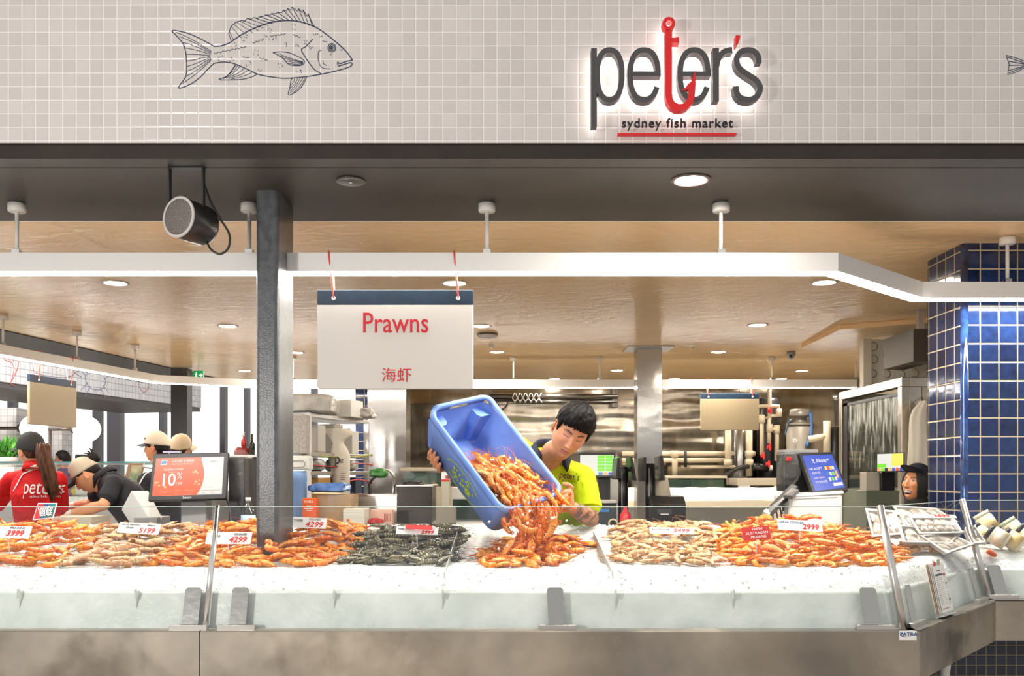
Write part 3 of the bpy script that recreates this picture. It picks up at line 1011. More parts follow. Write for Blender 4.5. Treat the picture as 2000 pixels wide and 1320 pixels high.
# linear LED lights
def linear(path, label, rods, name='linear_light', zt=0.936, zb=0.853, wd=0.072):
    """path: list of (x,y) centre line; rods: list of (x,y)"""
    t = thing(name, label, 'linear light', (path[0][0], path[0][1], Zr(zb)))
    def off(o):
        out = []
        k = len(path)
        for i in range(k):
            p = V(path[i])
            d0 = (V(path[i])-V(path[i-1])).normalized() if i > 0 else None
            d1 = (V(path[i+1])-V(path[i])).normalized() if i < k-1 else None
            if d0 is None: d0 = d1
            if d1 is None: d1 = d0
            n0, n1 = V((-d0.y, d0.x)), V((-d1.y, d1.x))
            m = (n0+n1).normalized()
            out.append(p+m*(o/max(0.3, m.dot(n0))))
        return out
    def sweep(mb, prof):
        rows = []
        offs = {}
        for o_, z in prof:
            offs.setdefault(o_, off(o_))
        k = len(path)
        pts = [[V((offs[o_][i].x, offs[o_][i].y, Zr(z))) for o_, z in prof] for i in range(k)]
        mb.grid(pts, smooth=False, close=True)
        n = len(prof); b = len(mb.v)-k*n
        mb.f += [tuple(b+j for j in range(n)), tuple(b+(k-1)*n+j for j in range(n-1, -1, -1))]
        mb.mi += [0, 0]; mb.sm += [False, False]
    h = wd/2
    mb = MB(); sweep(mb, [(-h, zt), (h, zt), (h, zb+0.004), (-h, zb+0.004)])
    mb.build('housing', mat('lamp_housing', C(238, 237, 235), 0.35), t)
    mb = MB(); sweep(mb, [(-h, zb+0.0035), (h, zb+0.0035), (h, zb), (-h, zb)])
    mb.build('diffuser', LED, t)
    for x, y in rods:
        zc = ZS if y < 4.11 else ZCEIL
        mb = MB(); mb.cyl((x, y, Zr(zt)), (x, y, Zr(zc)-0.03), 0.0085, n=10); r_ = mb.build('suspension_rod', WHITE, t)
        mb = MB(); mb.lathe([(0.0, -0.038), (0.033, -0.038), (0.0365, -0.034), (0.0365, -0.003), (0.0, -0.0005)], (x, y, Zr(zc)), 24); mb.build('ceiling_cap', WHITE, r_)
        mb = MB(); mb.bb(x-0.016, x+0.016, y-0.014, y+0.014, Zr(zt)-0.001, Zr(zt)+0.022); mb.build('clamp', CHROME, r_)
YL = 3.85
linear([(-2.9, YL), (PX0-0.001, YL)], 'long white linear light left of the black post', [((33-CX)*YL/F, YL), ((487-CX)*YL/F, YL)])
linear([(PX1+0.001, YL), (1.375, YL), (2.00, 4.43), (3.3, 4.43)], 'long bent white linear light running from the black post to the tiled column', [((951-CX)*YL/F, YL), ((1408.5-CX)*YL/F, YL), ((1961-CX)*4.46/F, 4.43)])
linear([(-3.95, 5.2), (-3.40, 8.55), (-2.55, 9.0), (3.45, 9.0)], 'far linear light loop along the left side and back of the shop', [((149-CX)*7.35/F, 7.36), ((259-CX)*8.1/F, 8.15), ((1003-CX)*9.0/F, 9.0), ((1171-CX)*9.0/F, 9.0), ((1508-CX)*9.0/F, 9.0), ((1672-CX)*9.0/F, 9.0), (-2.2, 9.0), ((6-CX)*6.6/F, 6.6)], zt=0.93)

# smoke detector, dome camera, sprinklers
d = ZCEIL*F/(CY-652); c = P(952, 652, d)
t = thing('smoke_detector', 'round white smoke detector on the ceiling right of the prawns sign', 'detector', c)
mb = MB(); mb.lathe([(0.088, 0.0), (0.088, -0.012), (0.0, -0.012)], c, 28); mb.build('base', RING, t)
mb = MB(); mb.lathe([(0.084, -0.012), (0.078, -0.026), (0.04, -0.036), (0.0, -0.038)], c, 28); mb.build('dome', mat('detector_white', C(196, 190, 190), 0.4), t)
d = ZCEIL*F/(CY-686); c = P(1545, 686, d)
t = thing('security_camera', 'small grey dome camera hanging from the ceiling', 'camera', c)
mb = MB(); mb.lathe([(0.04, 0.0), (0.043, -0.03), (0.036, -0.05), (0.02, -0.075), (0.0, -0.08)], c, 24); mb.build('body', mat('camera_grey', C(150, 146, 150), 0.4), t)
mb = MB(); mb.ell(c+V((-0.012, -0.03, -0.052)), 0.016); mb.build('lens', BLACK, t)
for px, py, lab in ((961, 672, 'small ceiling sprinkler beneath the smoke detector'), (1355, 673, 'small ceiling sprinkler right of the steel clad pier')):
    d = ZCEIL*F/(CY-py); c = P(px, py, d)
    t = thing('sprinkler', lab, 'sprinkler', c)
    mb = MB(); mb.cyl(c, c+V((0, 0, -0.03)), 0.008); mb.lathe([(0.026, 0), (0.022, -0.006), (0, -0.007)], c, 16); mb.build('body', CHROME, t)
    mb = MB(); mb.lathe([(0.0, -0.032), (0.02, -0.032), (0.02, -0.029), (0.0, -0.029)], c, 14); mb.build('deflector', CHROME, t)
# exit sign
c = P(388, 733, 9.8)
t = thing('exit_sign', 'green running man exit sign hanging near the far black post', 'exit sign', c)
mb = MB(); mb.bb(c.x-0.055, c.x+0.055, c.y-0.02, c.y+0.02, c.z-0.05, c.z+0.05); mb.build('box', mat('exit_green', C(10, 126, 66), 0.4, emit=0.6, ecol=C(20, 150, 80)), t, 0.003)
mb = MB(); mb.bb(c.x-0.004, c.x+0.004, c.y-0.004, c.y+0.004, c.z+0.05, Zr(ZCEIL)); mb.build('hanger', WHITE, t)
mb = MB()
wh = mat('exit_white', C(235, 245, 238), 0.4, emit=0.8)
mb.ribbon([(-0.035, -0.03), (-0.02, -0.005), (-0.022, 0.015)], 0.01, 0.001, FRONT, (c.x, c.y-0.0205, c.z)); mb.ribbon([(-0.02, -0.005), (-0.008, -0.03)], 0.009, 0.001, FRONT, (c.x, c.y-0.0205, c.z)); mb.ribbon([(-0.035, 0.012), (-0.008, 0.01)], 0.007, 0.001, FRONT, (c.x, c.y-0.0205, c.z))
mb.ribbon([(0.008, 0), (0.045, 0)], 0.01, 0.001, FRONT, (c.x, c.y-0.0205, c.z)); mb.ribbon([(0.03, 0.018), (0.045, 0), (0.03, -0.018)], 0.008, 0.001, FRONT, (c.x, c.y-0.0205, c.z)); mb.ribbon(arc2(-0.018, 0.028, 0.004, 0.004, 0, 330, 10), 0.006, 0.001, FRONT, (c.x, c.y-0.0205, c.z), True)
mb.build('pictogram', wh, t)

# ================================================================== hanging signs
def hang_sign(name, label, corners_c, wd, ht, band, rot, ztop_hang, cords, face, lettering=None, rr=0.012, th=0.022, hang_off=0.0):
    """corners_c: world point of the sign's top centre"""
    t = thing(name, label, 'sign', corners_c, rotz=rot)
    R3 = Matrix.Rotation(rot, 3, 'Z') @ FRONT
    def rrect(x0, x1, y0, y1, r, low=True, high=False):
        q = []
        q += [(x0+r-r*cos(radians(a)), y0+r-r*sin(radians(a))) for a in (0, 30, 60, 90)] if low else [(x0, y0)]
        q += [(x1-r+r*sin(radians(a)), y0+r-r*cos(radians(a))) for a in (0, 30, 60, 90)] if low else [(x1, y0)]
        q += [(x1, y1), (x0, y1)]
        return q
    mb = MB(); mb.prism(rrect(-wd/2, wd/2, -ht, -band, rr), th, R3, V(corners_c)+R3 @ V((0, 0, -th/2)))
    mb.build('board', face, t, 0.003)
    mb = MB(); mb.prism([(-wd/2, -band), (wd/2, -band), (wd/2, 0), (-wd/2, 0)], th, R3, V(corners_c)+R3 @ V((0, 0, -th/2)))
    mb.build('header_band', NAVY, t, 0.002)
    for cx_ in cords:
        mb = MB()
        f0 = V(corners_c)+R3 @ V((cx_+0.006, -0.033, th/2+0.003)); b0 = V(corners_c)+R3 @ V((cx_+0.006, -0.033, -th/2-0.003))
        h = ztop_hang-corners_c.z
        f1 = V(corners_c)+R3 @ V((cx_-0.010, h, 0.041+hang_off)); b1 = V(corners_c)+R3 @ V((cx_-0.010, h, -0.041+hang_off))
        mid = V(corners_c)+R3 @ V((cx_-0.010, h+0.006, hang_off))
        mb.tube([b0, f0, f0+V((0, 0, 0.004)), lerp(f0, f1, 0.9), f1, f1+V((0, 0, 0.004)), mid, b1+V((0, 0, 0.004)), b1, lerp(b1, b0, 0.9), b0], 0.0035, 8)
        mb.build('cord', mat('red_cord', C(214, 66, 48), 0.5), t)
        mb = MB(); mb.lathe([(0.0055, 0), (0.009, 0.001), (0.009, 0.003), (0.0055, 0.0035)], V(corners_c)+R3 @ V((cx_+0.006, -0.036, th/2)), 14, R3); mb.build('eyelet', WHITE, t)
    if lettering:
        for s, x, y, size, xs, bold in lettering:
            text(s, V(corners_c)+R3 @ V((x, y, th/2)), R3, size, REDINK, t, xs=xs, bold=bold)
    return t
SGN = mat('sign_white', C(210, 204, 197), 0.4)
dS = YL
k = dS/F
c0 = P(772.5, 567, dS)
hang_sign('hanging_sign', 'white sign reading Prawns with navy band hung on red cords', c0, 304*k, 193*k, 29*k, 0.0, Zr(0.938), (-122.5*k, 120*k), SGN,
          [('Prawns', 0.5*k, -66*k, 0.123, 0.80, 0.0006), ('海虾', 3*k, -168*k, 0.066, 1.0, 0.0)])
# blank backs of the far signs
cA, cB = V((-3.69, 6.835, 0)), V((-3.595, 7.38, 0))
cm = (cA+cB)/2
rot = atan2(cB.y-cA.y, cB.x-cA.x)
cm.z = Zr(0.755)
hang_sign('hanging_sign', 'blank beige back of a sign hung under the far left linear light', cm, 0.55, 0.385, 0.06, rot, Zr(0.934), (-0.18, 0.2), BEIGE)
cm = P(1425, 768, 9.0)
hang_sign('hanging_sign', 'blank beige back of a sign hung at the back of the shop', cm, 114*9/F, 72*9/F, 11*9/F, 0.0, Zr(0.934), (-43*9/F, 43*9/F), BEIGE)
# ================================================================== display counter
DC = thing('display_counter', 'long stainless steel seafood display counter with tilted glass front', 'counter', (0, 3.7, 0))
PANEL = mat('panel_steel', (0.52, 0.455, 0.37, 1), 0.27, 1.0, col2=(0.27, 0.245, 0.215, 1), scale=2.0, bump=0.006, bscale=1.6, detail=5)
def _spots(m):
    nt = m.node_tree; L = nt.links; p = nt.nodes['Principled BSDF']
    tc = nt.nodes.new('ShaderNodeTexCoord')
    n = nt.nodes.new('ShaderNodeTexNoise'); n.inputs['Scale'].default_value = 3.4; n.inputs['Detail'].default_value = 7
    L.new(tc.outputs['Object'], n.inputs['Vector'])
    mr = nt.nodes.new('ShaderNodeMapRange'); mr.inputs['From Min'].default_value = 0.40; mr.inputs['From Max'].default_value = 0.62
    mr.inputs['To Min'].default_value = 0.2; mr.inputs['To Max'].default_value = 0.5
    L.new(n.outputs['Fac'], mr.inputs[0]); L.new(mr.outputs[0], p.inputs['Roughness'])
_spots(PANEL)
ZR, ZP = Zr(-0.544), Zr(-0.716)
path = [(-3.5, 3.08), (1.40, 3.08), (2.064, 3.823), (3.4, 3.823)]
def panel(a, b, name='front_panel'):
    a, b = V((a[0], a[1], 0)), V((b[0], b[1], 0))
    t = (b-a).normalized(); n = V((-t.y, t.x, 0))
    mb = MB()
    pr = [(0.03, ZP+0.0), (0.0, ZP), (0.0, ZR-0.004), (0.004, ZR), (0.055, ZR), (0.055, ZR-0.012), (0.012, ZR-0.012), (0.012, ZP+0.012), (0.03, ZP+0.012)]
    mb.grid([[a+n*o_+V((0, 0, z)) for o_, z in pr], [b+n*o_+V((0, 0, z)) for o_, z in pr]], smooth=False, close=True)
    return mb.build(name, PANEL, DC)
xsplit = (390-CX)*3.08/F
panel(path[0], (xsplit-0.0015, 3.08)); panel((xsplit+0.0015, 3.08), path[1]); panel(path[1], path[2]); panel(path[2], path[3])
mb = MB()
mb.prism([(-3.5, 3.14), (1.37, 3.14), (2.03, 3.88), (3.4, 3.88), (3.4, 4.48), (2.0, 4.48), (1.6, 4.26), (-3.5, 4.26)], 0.13, o=(0, 0, Zr(-0.69)))
mb.bb(-3.5, 1.62, 4.23, 4.262, Zr(-0.69), Zr(-0.285))
mb.build('ice_tray', STEEL, DC)
mb = MB(); mb.bb(-3.4, 1.3, 3.6, 4.2, 0.002, Zr(-0.69)); mb.bb(1.3, 3.4, 4.30, 4.50, 0.002, Zr(-0.69))
mb.build('tiled_plinth', tile_mat('plinth_tile', C(18, 24, 36), C(40, 56, 84), C(150, 138, 112), 0.048, 0.003, rough=0.2, axes='HZ', varied=True), DC)
mb = MB(); mb.tube(spline([(2.02, 4.15, Zr(-0.70)), (2.02, 4.15, Zr(-0.8)), (2.0, 4.15, Zr(-1.0)), (1.99, 4.15, 0.0)], 4), 0.022, 12); mb.build('drain_pipe', WHITEP, DC)
# glass
GL = glass_mat('counter_glass', (0.985, 0.995, 0.99, 1), refl=0.9)
EDGE = mat('glass_edge', C(196, 214, 206), 0.15)
def zg(z): return Zr(z)
GB, GT = -0.546, -0.1256
gb = [(-3.4, 3.12), (1.364, 3.12), (2.07, 3.885), (3.3, 3.885)]
gtp = [(-3.4, 3.28), (1.348, 3.28), (2.035, 4.05), (3.3, 4.05)]
def gpane(i, f0=0.0, f1=1.0):
    b0, b1 = V(gb[i]).lerp(V(gb[i+1]), f0), V(gb[i]).lerp(V(gb[i+1]), f1)
    t0, t1 = V(gtp[i]).lerp(V(gtp[i+1]), f0), V(gtp[i]).lerp(V(gtp[i+1]), f1)
    q = [V((b0.x, b0.y, zg(GB))), V((b1.x, b1.y, zg(GB))), V((t1.x, t1.y, zg(GT))), V((t0.x, t0.y, zg(GT)))]
    n = (q[1]-q[0]).cross(q[3]-q[0]).normalized()*0.0025
    mb = MB(); mb.add([p+n for p in q], [(0, 1, 2, 3)])
    g = mb.build('glass_panel', GL, DC, fixn=False)
    mb = MB(); mb.cyl(q[3]+V((0, 0, 0.001)), q[2]+V((0, 0, 0.001)), 0.0016, n=6)
    mb.build('glass_edge', EDGE, g)
fs = (xsplit-0.02+3.4)/4.764
fpole = ((418-CX)*3.2/F+3.4)/4.764
gpane(0, 0, fpole-0.0015); gpane(0, fpole+0.0015, 1); gpane(1); gpane(2)
def gpost(b, t, r=0.0125, m=STEEL):
    mb = MB()
    b, t = V((b[0], b[1], zg(GB)-0.002)), V((t[0], t[1], zg(GT)+0.004))
    mb.tube([b, t], r, 16)
    return mb.build('glass_post', m, DC)
bp = V(gb[0]).lerp(V(gb[1]), fpole); tp = V(gtp[0]).lerp(V(gtp[1]), fpole)
gpost((bp.x-0.004, bp.y-0.004), (tp.x-0.004, tp.y-0.004), 0.0105, CHROME); gpost(gb[1], gtp[1], 0.0135); gpost(gb[2], gtp[2], 0.014)
CLAMP = steel('clamp_steel', (0.40, 0.40, 0.375, 1), 0.24, bump=0.001, bscale=30)
def clip(x, i=0, wd=0.058):
    """angled clamp plate on the rim holding the pane"""
    f = (x-gb[i][0])/(gb[i+1][0]-gb[i][0])
    b = V(gb[i]).lerp(V(gb[i+1]), f); t = V(gtp[i]).lerp(V(gtp[i+1]), f)
    d = (V(gb[i+1])-V(gb[i])).normalized()
    B = V((b.x, b.y, zg(GB))); T = V((t.x, t.y, zg(GT)))
    ux = V((d.x, d.y, 0)); up = (T-B).normalized(); n = ux.cross(up).normalized()   # n towards the hall
    R = Matrix((ux, up, n)).transposed()
    mb = MB()
    r = 0.008
    h = 0.148
    poly = [(-wd/2, 0), (wd/2, 0), (wd/2, h-r), (wd/2-r, h), (-wd/2+r, h), (-wd/2, h-r)]
    mb.prism(poly, 0.004, R, B+n*0.0035)
    c = mb.build('glass_clamp', CLAMP, DC, 0.001)
    mb = MB()
    mb.prism([(-0.066, 0.001), (0.066, 0.001), (0.066, 0.019), (-0.066, 0.019)], 0.022, Matrix((ux, V((0, 0, 1)), ux.cross(V((0, 0, 1))))).transposed(), B+V((0, 0, 0.0)))
    mb.build('clamp_foot', STEEL, c, 0.0015)
for px in (465, 1087, 1706):
    clip((px-CX)*3.125/F)
clip((372-CX)*3.125/F)
clip(1.43, 1); clip(1.965, 1); clip((1953-CX)*3.9/F, 2)
# maker's label
st = P(1773, 1241, 3.079)
mb = MB(); k = 3.079/F; mb.prism([(-17*k, -9*k), (17*k, -9*k), (17*k, 9.5*k), (-17*k, 9.5*k)], 0.0006, FRONT, st)
LB = mb.build('maker_label', PAPER, DC)
BLUEINK = mat('blue_ink', C(28, 78, 140), 0.5)
text('PATRA', st+V((1.5*k, 0, 2.5*k)), FRONT, 9*k, BLUEINK, LB, xs=1.25, lift=0.001, bold=0.0002)
mb = MB(); mb.ribbon([((st.x+a*k), st.z+b*k) for a, b in [(-9, 7), (-13.5, 3), (-12, -1), (-5, -3), (6, -2.5)]], [0.4*k, 1.6*k, 1.8*k, 1.4*k, 0.3*k], 0.0003, FRONT, (0, 3.0783, 0)); mb.build('logo_swoosh', BLUEINK, LB)

# ================================================================== ice
def yfront(x):
    if x < 1.34: return 3.213
    return 3.213+min(x-1.34, 0.70)*1.095
def yrear(x):
    return lerp(4.225, 4.46, sstep(1.45, 2.1, x))
def icez(x, y):
    q = y-yfront(x)
    tot = 1.05
    z = -0.363
    if q > 0.48:
        z += 0.125*((q-0.48)/(tot-0.48))**1.15
    if q < 0.11:
        z -= 0.056*((0.11-q)/0.11)**2
    z += 0.02*sstep(1.35, 2.0, x)*sstep(0.0, 0.3, q)
    if x > 2.0: z -= 0.03*sstep(0.3, 0.6, q)
    return CZ+z
ICE = mat('crushed_ice', C(216, 221, 217), 0.35, col2=C(240, 242, 239), scale=40, bump=0.004, bscale=110, detail=5, spec=0.6)
ICEF = mat('packed_ice', C(212, 220, 212), 0.3, col2=C(240, 244, 238), scale=7, bump=0.004, bscale=30, detail=6, spec=0.5, lo=0.3, hi=0.7)
mb = MB()
XA, XB = -3.3, 3.3
NX, NY = 720, 120
rows = []
for i in range(NX+1):
    x = lerp(XA, XB, i/NX)
    r = []
    yf, yr = yfront(x), yrear(x)
    for k in range(11):      # packed front behind the glass
        z = lerp(-0.560, -0.42, k/10)
        y = yf-0.062+(z+0.547)*0.38
        nzv = 0.004*noise.noise(V((x*6, z*6, 3)))
        r.append(V((x, y+nzv, CZ+z)))
    for j in range(NY+1):
        q = j/NY
        y = lerp(yf-0.008, yr, q)
        z = icez(x, y)
        a = 0.006+0.006*sstep(0.15, 0.0, q)+0.010*sstep(0.93, 1.0, q)
        nz = noise.noise(V((x*45, y*45, 1)))*0.5+noise.noise(V((x*110, y*110, 5)))*0.5
        n2 = noise.noise(V((x*5, y*5, 9)))
        r.append(V((x, y+0.004*nz*(1 if q < 0.1 else 0), z+a*nz+0.006*n2)))
    rows.append(r)
nc = len(rows[0])
mb.grid(rows, smooth=True)
for i in range(len(mb.f)):
    mb.mi[i] = 1 if (i % (nc-1)) < 10 else 0
# loose lumps along crest and back edge
random.seed(11)
for _ in range(900):
    x = random.uniform(-3.0, 3.0)
    u = random.random()
    y = lerp(yfront(x), yrear(x), u*0.12 if _ % 3 == 0 else (1-u*0.05 if _ % 3 == 1 else u))
    s = random.uniform(0.003, 0.007)
    z = icez(x, y)+s*0.4
    R = Euler((random.random()*6, random.random()*6, random.random()*6)).to_matrix()
    mb.m = 0
    mb.add([V((x, y, z))+R @ V(q)*s for q in ((1, 0, 0), (-1, 0.2, 0), (0, 1, 0.1), (0.1, -1, 0), (0, 0, 0.9), (0, 0.1, -0.9))],
           [(0, 2, 4), (2, 1, 4), (1, 3, 4), (3, 0, 4), (2, 0, 5), (1, 2, 5), (3, 1, 5), (0, 3, 5)], False)
ice = mb.build('crushed_ice', [ICE, ICEF], origin=(0, 3.7, Zr(-0.56)), fixn=False)
tag(ice, 'white bed of crushed ice packed behind the counter glass', 'ice', kind='stuff')
BV = BVHTree.FromPolygons([tuple(q) for q in mb.v], mb.f)
def on_ice(px, py):
    o = V((0, 0, CZ)); d = V(((px-CX)/F, 1.0, (CY-py)/F))
    for it in range(3000):
        t = 3.15+it*0.0005
        p = o+d*t
        if p.y > yfront(p.x) and p.z <= icez(p.x, p.y):
            return p
        if p.y > yrear(p.x):
            return V((p.x, yrear(p.x), icez(p.x, yrear(p.x))))
    return o+d*4
# thin dividers between the bays
DIV = mat('divider_edge', C(196, 202, 196), 0.3)
for i, X in enumerate((-1.745, -1.331, -0.630, -0.246, 0.368, 0.784)):
    mb = MB()
    mb.bb(X-0.0015, X+0.0015, 3.16, 3.175, Zr(-0.445), Zr(-0.412))
    mb.bb(X-0.0012, X+0.0012, 3.175, 4.05, Zr(-0.50), Zr(-0.42))
    mb.add([V((X+s_*0.0012, y, z)) for y, z in ((3.55, Zr(-0.42)), (3.25, Zr(-0.42)), (3.26, Zr(-0.3625)), (4.05, Zr(-0.262)), (4.05, Zr(-0.42))) for s_ in (-1, 1)], [(0, 2, 4, 6, 8), (1, 9, 7, 5, 3), (0, 1, 3, 2), (2, 3, 5, 4), (4, 5, 7, 6), (6, 7, 9, 8)])
    if i not in (3, 4): mb.v = [q-V((0, 0, 0.022)) if q.y > 3.2 else q for q in mb.v]
    tag(mb.build('tray_divider', DIV), 'thin grey divider plate set in the ice between two bays', 'divider', 'ice bay dividers')

# ================================================================== prawns
def prawn_mat(name, rnd=0.16, rough=0.24, sss=0.12):
    m, nt, p = _new(name)
    L = nt.links
    a = nt.nodes.new('ShaderNodeVertexColor'); a.layer_name = 'Col'
    oi = nt.nodes.new('ShaderNodeObjectInfo')
    hs = nt.nodes.new('ShaderNodeHueSaturation')
    mr = nt.nodes.new('ShaderNodeMapRange'); mr.inputs['To Min'].default_value = 1-rnd*1.3; mr.inputs['To Max'].default_value = 1+rnd
    mh = nt.nodes.new('ShaderNodeMapRange'); mh.inputs['To Min'].default_value = 0.492; mh.inputs['To Max'].default_value = 0.512
    ml = nt.nodes.new('ShaderNodeMath'); ml.operation = 'MULTIPLY'; ml.inputs[1].default_value = 7.31
    fr = nt.nodes.new('ShaderNodeMath'); fr.operation = 'FRACT'
    L.new(oi.outputs['Random'], mr.inputs['Value']); L.new(oi.outputs['Random'], ml.inputs[0]); L.new(ml.outputs[0], fr.inputs[0]); L.new(fr.outputs[0], mh.inputs['Value'])
    tc = nt.nodes.new('ShaderNodeTexCoord')
    n = nt.nodes.new('ShaderNodeTexNoise'); n.inputs['Scale'].default_value = 70; n.inputs['Detail'].default_value = 3
    L.new(tc.outputs['Object'], n.inputs['Vector'])
    m2 = nt.nodes.new('ShaderNodeMapRange'); m2.inputs['To Min'].default_value = 0.72; m2.inputs['To Max'].default_value = 1.28
    L.new(n.outputs['Fac'], m2.inputs[0])
    m3 = nt.nodes.new('ShaderNodeMath'); m3.operation = 'MULTIPLY'
    L.new(mr.outputs[0], m3.inputs[0]); L.new(m2.outputs[0], m3.inputs[1])
    L.new(a.outputs[0], hs.inputs['Color']); L.new(m3.outputs[0], hs.inputs['Value']); L.new(mh.outputs[0], hs.inputs['Hue'])
    L.new(hs.outputs[0], p.inputs['Base Color'])
    p.inputs['Roughness'].default_value = rough
    p.inputs['Subsurface Weight'].default_value = sss
    p.inputs['Subsurface Radius'].default_value = (0.01, 0.004, 0.002)
    p.inputs['Specular IOR Level'].default_value = 0.6
    return m
def prawn_mesh(name, m, bend, pal, L_=0.150, fat=1.0, seed=0, feelers=True, band=0.0, side=1):
    """one prawn lying on its side: centre line in xy, head at -x end"""
    rnd = random.Random(seed)
    N = 40
    pts, ang, p, th = [], [], V((0, 0, 0)), 0.0
    ds = L_/(N-1)
    for i in range(N):
        s = i/(N-1)
        pts.append(p.copy()); ang.append(th)
        p = p+V((cos(th), sin(th), 0))*ds
        if s > 0.38:
            th += bend/(N*0.62)
        else:
            th += 0.12/N
    def rad(s):
        if s < 0.10: r = lerp(0.0010, 0.0045, s/0.10)
        elif s < 0.26: r = lerp(0.0045, 0.0118, sstep(0.10, 0.26, s))
        elif s < 0.46: r = 0.0118-0.0006*(s-0.26)/0.2
        else: r = lerp(0.0115, 0.0044, ((s-0.46)/0.54)**1.15)
        if s > 0.44:
            f = ((s-0.44)/0.093) % 1.0
            r *= 0.90+0.20*sstep(0.0, 0.75, f)*(1-sstep(0.9, 1.0, f))
        return r*fat
    base, edge, head, tail, belly = pal
    vs, cols, fs = [], [], []
    n = 10
    for i in range(N):
        s = i/(N-1)
        c = pts[i]; nrm = V((-sin(ang[i]), cos(ang[i]), 0))
        r = rad(s)
        for j in range(n):
            a = 2*pi*j/n
            vs.append(c+nrm*(r*1.12*cos(a)+(-0.001 if s < 0.4 else 0))+V((0, 0, r*0.82*sin(a))))
            f = ((s-0.44)/0.093) % 1.0 if s > 0.44 else 0.5
            col = V(head[:3]) if s < 0.42 else V(base[:3])
            if s > 0.44 and (f > 0.72 or f < 0.08): col = col.lerp(V(edge[:3]), 0.85)
            if 0.12 < s < 0.42 and cos(a) < -0.3: col = col.lerp(V(edge[:3]), 0.4)
            if band and s > 0.44 and f < 0.35: col = col.lerp(V(belly[:3]), band)
            if cos(a) > 0.45: col = col.lerp(V(belly[:3]), 0.55)      # underside (inside of the bend)
            if s < 0.12: col = col.lerp(V(edge[:3]), 0.7)
            cols.append(col)
    for i in range(N-1):
        for j in range(n):
            a, b = i*n+j, i*n+(j+1) % n
            fs.append((a, b, b+n, a+n))
    fs.append(tuple(range(n-1, -1, -1)))
    fs.append(tuple((N-1)*n+j for j in range(n)))
    mb = MB(); mb.add(vs, fs, True)
    def grow(fn, col):
        b = len(mb.v); fn(); cols.extend([V(col[:3])]*(len(mb.v)-b))
    # tail fan: five blades
    c = pts[-1]; th = ang[-1]
    for k in range(5):
        a = th+(-0.55+0.275*k)*0.9
        d = V((cos(a), sin(a), 0)); nn_ = V((-sin(a), cos(a), 0))
        l = 0.015*fat*(1.0-0.12*abs(k-2)); z = 0.0012*(k-2)
        if k in (0, 4): l *= 0.85
        q = [c, c+d*l*0.4+nn_*0.0026*fat, c+d*l*0.8+nn_*0.0032*fat, c+d*l, c+d*l*0.8-nn_*0.0032*fat, c+d*l*0.4-nn_*0.0026*fat]
        grow(lambda: mb.add([v+V((0, 0, z+0.0007)) for v in q]+[v+V((0, 0, z-0.0007)) for v in q], [(0, 1, 2, 3, 4, 5), (11, 10, 9, 8, 7, 6)]+[(i, (i+1) % 6+6 if False else i+6, (i+1) % 6+6, (i+1) % 6) for i in range(6)], True), tail)
    # rostrum, legs, swimmerets, feelers, eyes
    grow(lambda: mb.tube([pts[2], pts[0]+V((-0.016, -0.004, 0))], [0.0022, 0.0004], 5), edge)
    for k in range(5):
        i = 8+k*2
        nrm = V((-sin(ang[i]), cos(ang[i]), 0)); b0 = pts[i]+nrm*rad(i/(N-1))*0.9
        j = b0+nrm*rnd.uniform(0.010, 0.016)+V((rnd.uniform(-0.012, 0.0), 0, rnd.uniform(-0.006, 0.006)))
        e = j+V((rnd.uniform(-0.024, 0.006), rnd.uniform(-0.004, 0.008), rnd.uniform(-0.004, 0.004)))
        grow(lambda: mb.tube([b0, j, e], [0.0017, 0.0014, 0.0005], 4), edge)
    for k in range(5):
        i = 16+int(k*3)
        nrm = V((-sin(ang[i]), cos(ang[i]), 0)); b0 = pts[i]+nrm*rad(i/(N-1))*0.85
        d = V((cos(ang[i]), sin(ang[i]), 0))
        e = b0+nrm*0.009-d*0.004*rnd.uniform(-1, 2)+V((0, 0, rnd.uniform(-0.004, 0.004)))
        grow(lambda: mb.tube([b0, e], [0.0026, 0.0010], 5), tail)
    if feelers:
        for k in range(2):
            b0 = pts[2]; up = rnd.uniform(0.0, 0.006)
            q = spline([b0, b0+V((-0.03, 0.008*(1 if k else -1), 0.004+up)), b0+V((-0.05, 0.03*(1 if k else -0.3), 0.004+up)), b0+V((-0.045+0.05*k, 0.06*(1 if k else -0.6), 0.002))], 4)
            grow(lambda: mb.tube(q, 0.0006, 3), edge)
    for sg in (-1, 1):
        grow(lambda: mb.ell(pts[5]+V((0, -0.002, sg*0.0045*fat)), 0.0022, nu=6, nv=4), (0.01, 0.008, 0.006))
    # centre on the middle of the body
    cen = (pts[0]+pts[-1]+pts[N//2]*2)/4
    mb.v = [q-cen for q in mb.v]
    if side < 0:
        mb.v = [V((q.x, -q.y, q.z)) for q in mb.v]
    me = mb.mesh(name, m)
    ca = me.color_attributes.new('Col', 'FLOAT_COLOR', 'POINT')
    ca.data.foreach_set('color', [x for c_ in cols for x in (c_[0], c_[1], c_[2], 1.0)])
    return me
COOKED = prawn_mat('cooked_prawn_shell')
RAW = prawn_mat('raw_prawn_shell', 0.14, 0.2, 0.2)
TIGER = prawn_mat('tiger_prawn_shell', 0.25, 0.18, 0.05)
palC = (C(245, 150, 52), C(212, 92, 26), C(238, 130, 40), C(224, 102, 32), C(252, 204, 132))
palR = (C(216, 172, 122), C(186, 124, 76), C(202, 158, 118), C(190, 120, 80), C(232, 204, 168))
palT = (C(84, 84, 70), C(34, 34, 32), C(66, 68, 60), C(48, 50, 46), C(168, 158, 124))
palB = (C(222, 184, 134), C(196, 140, 92), C(196, 150, 108), C(200, 140, 92), C(238, 214, 180))
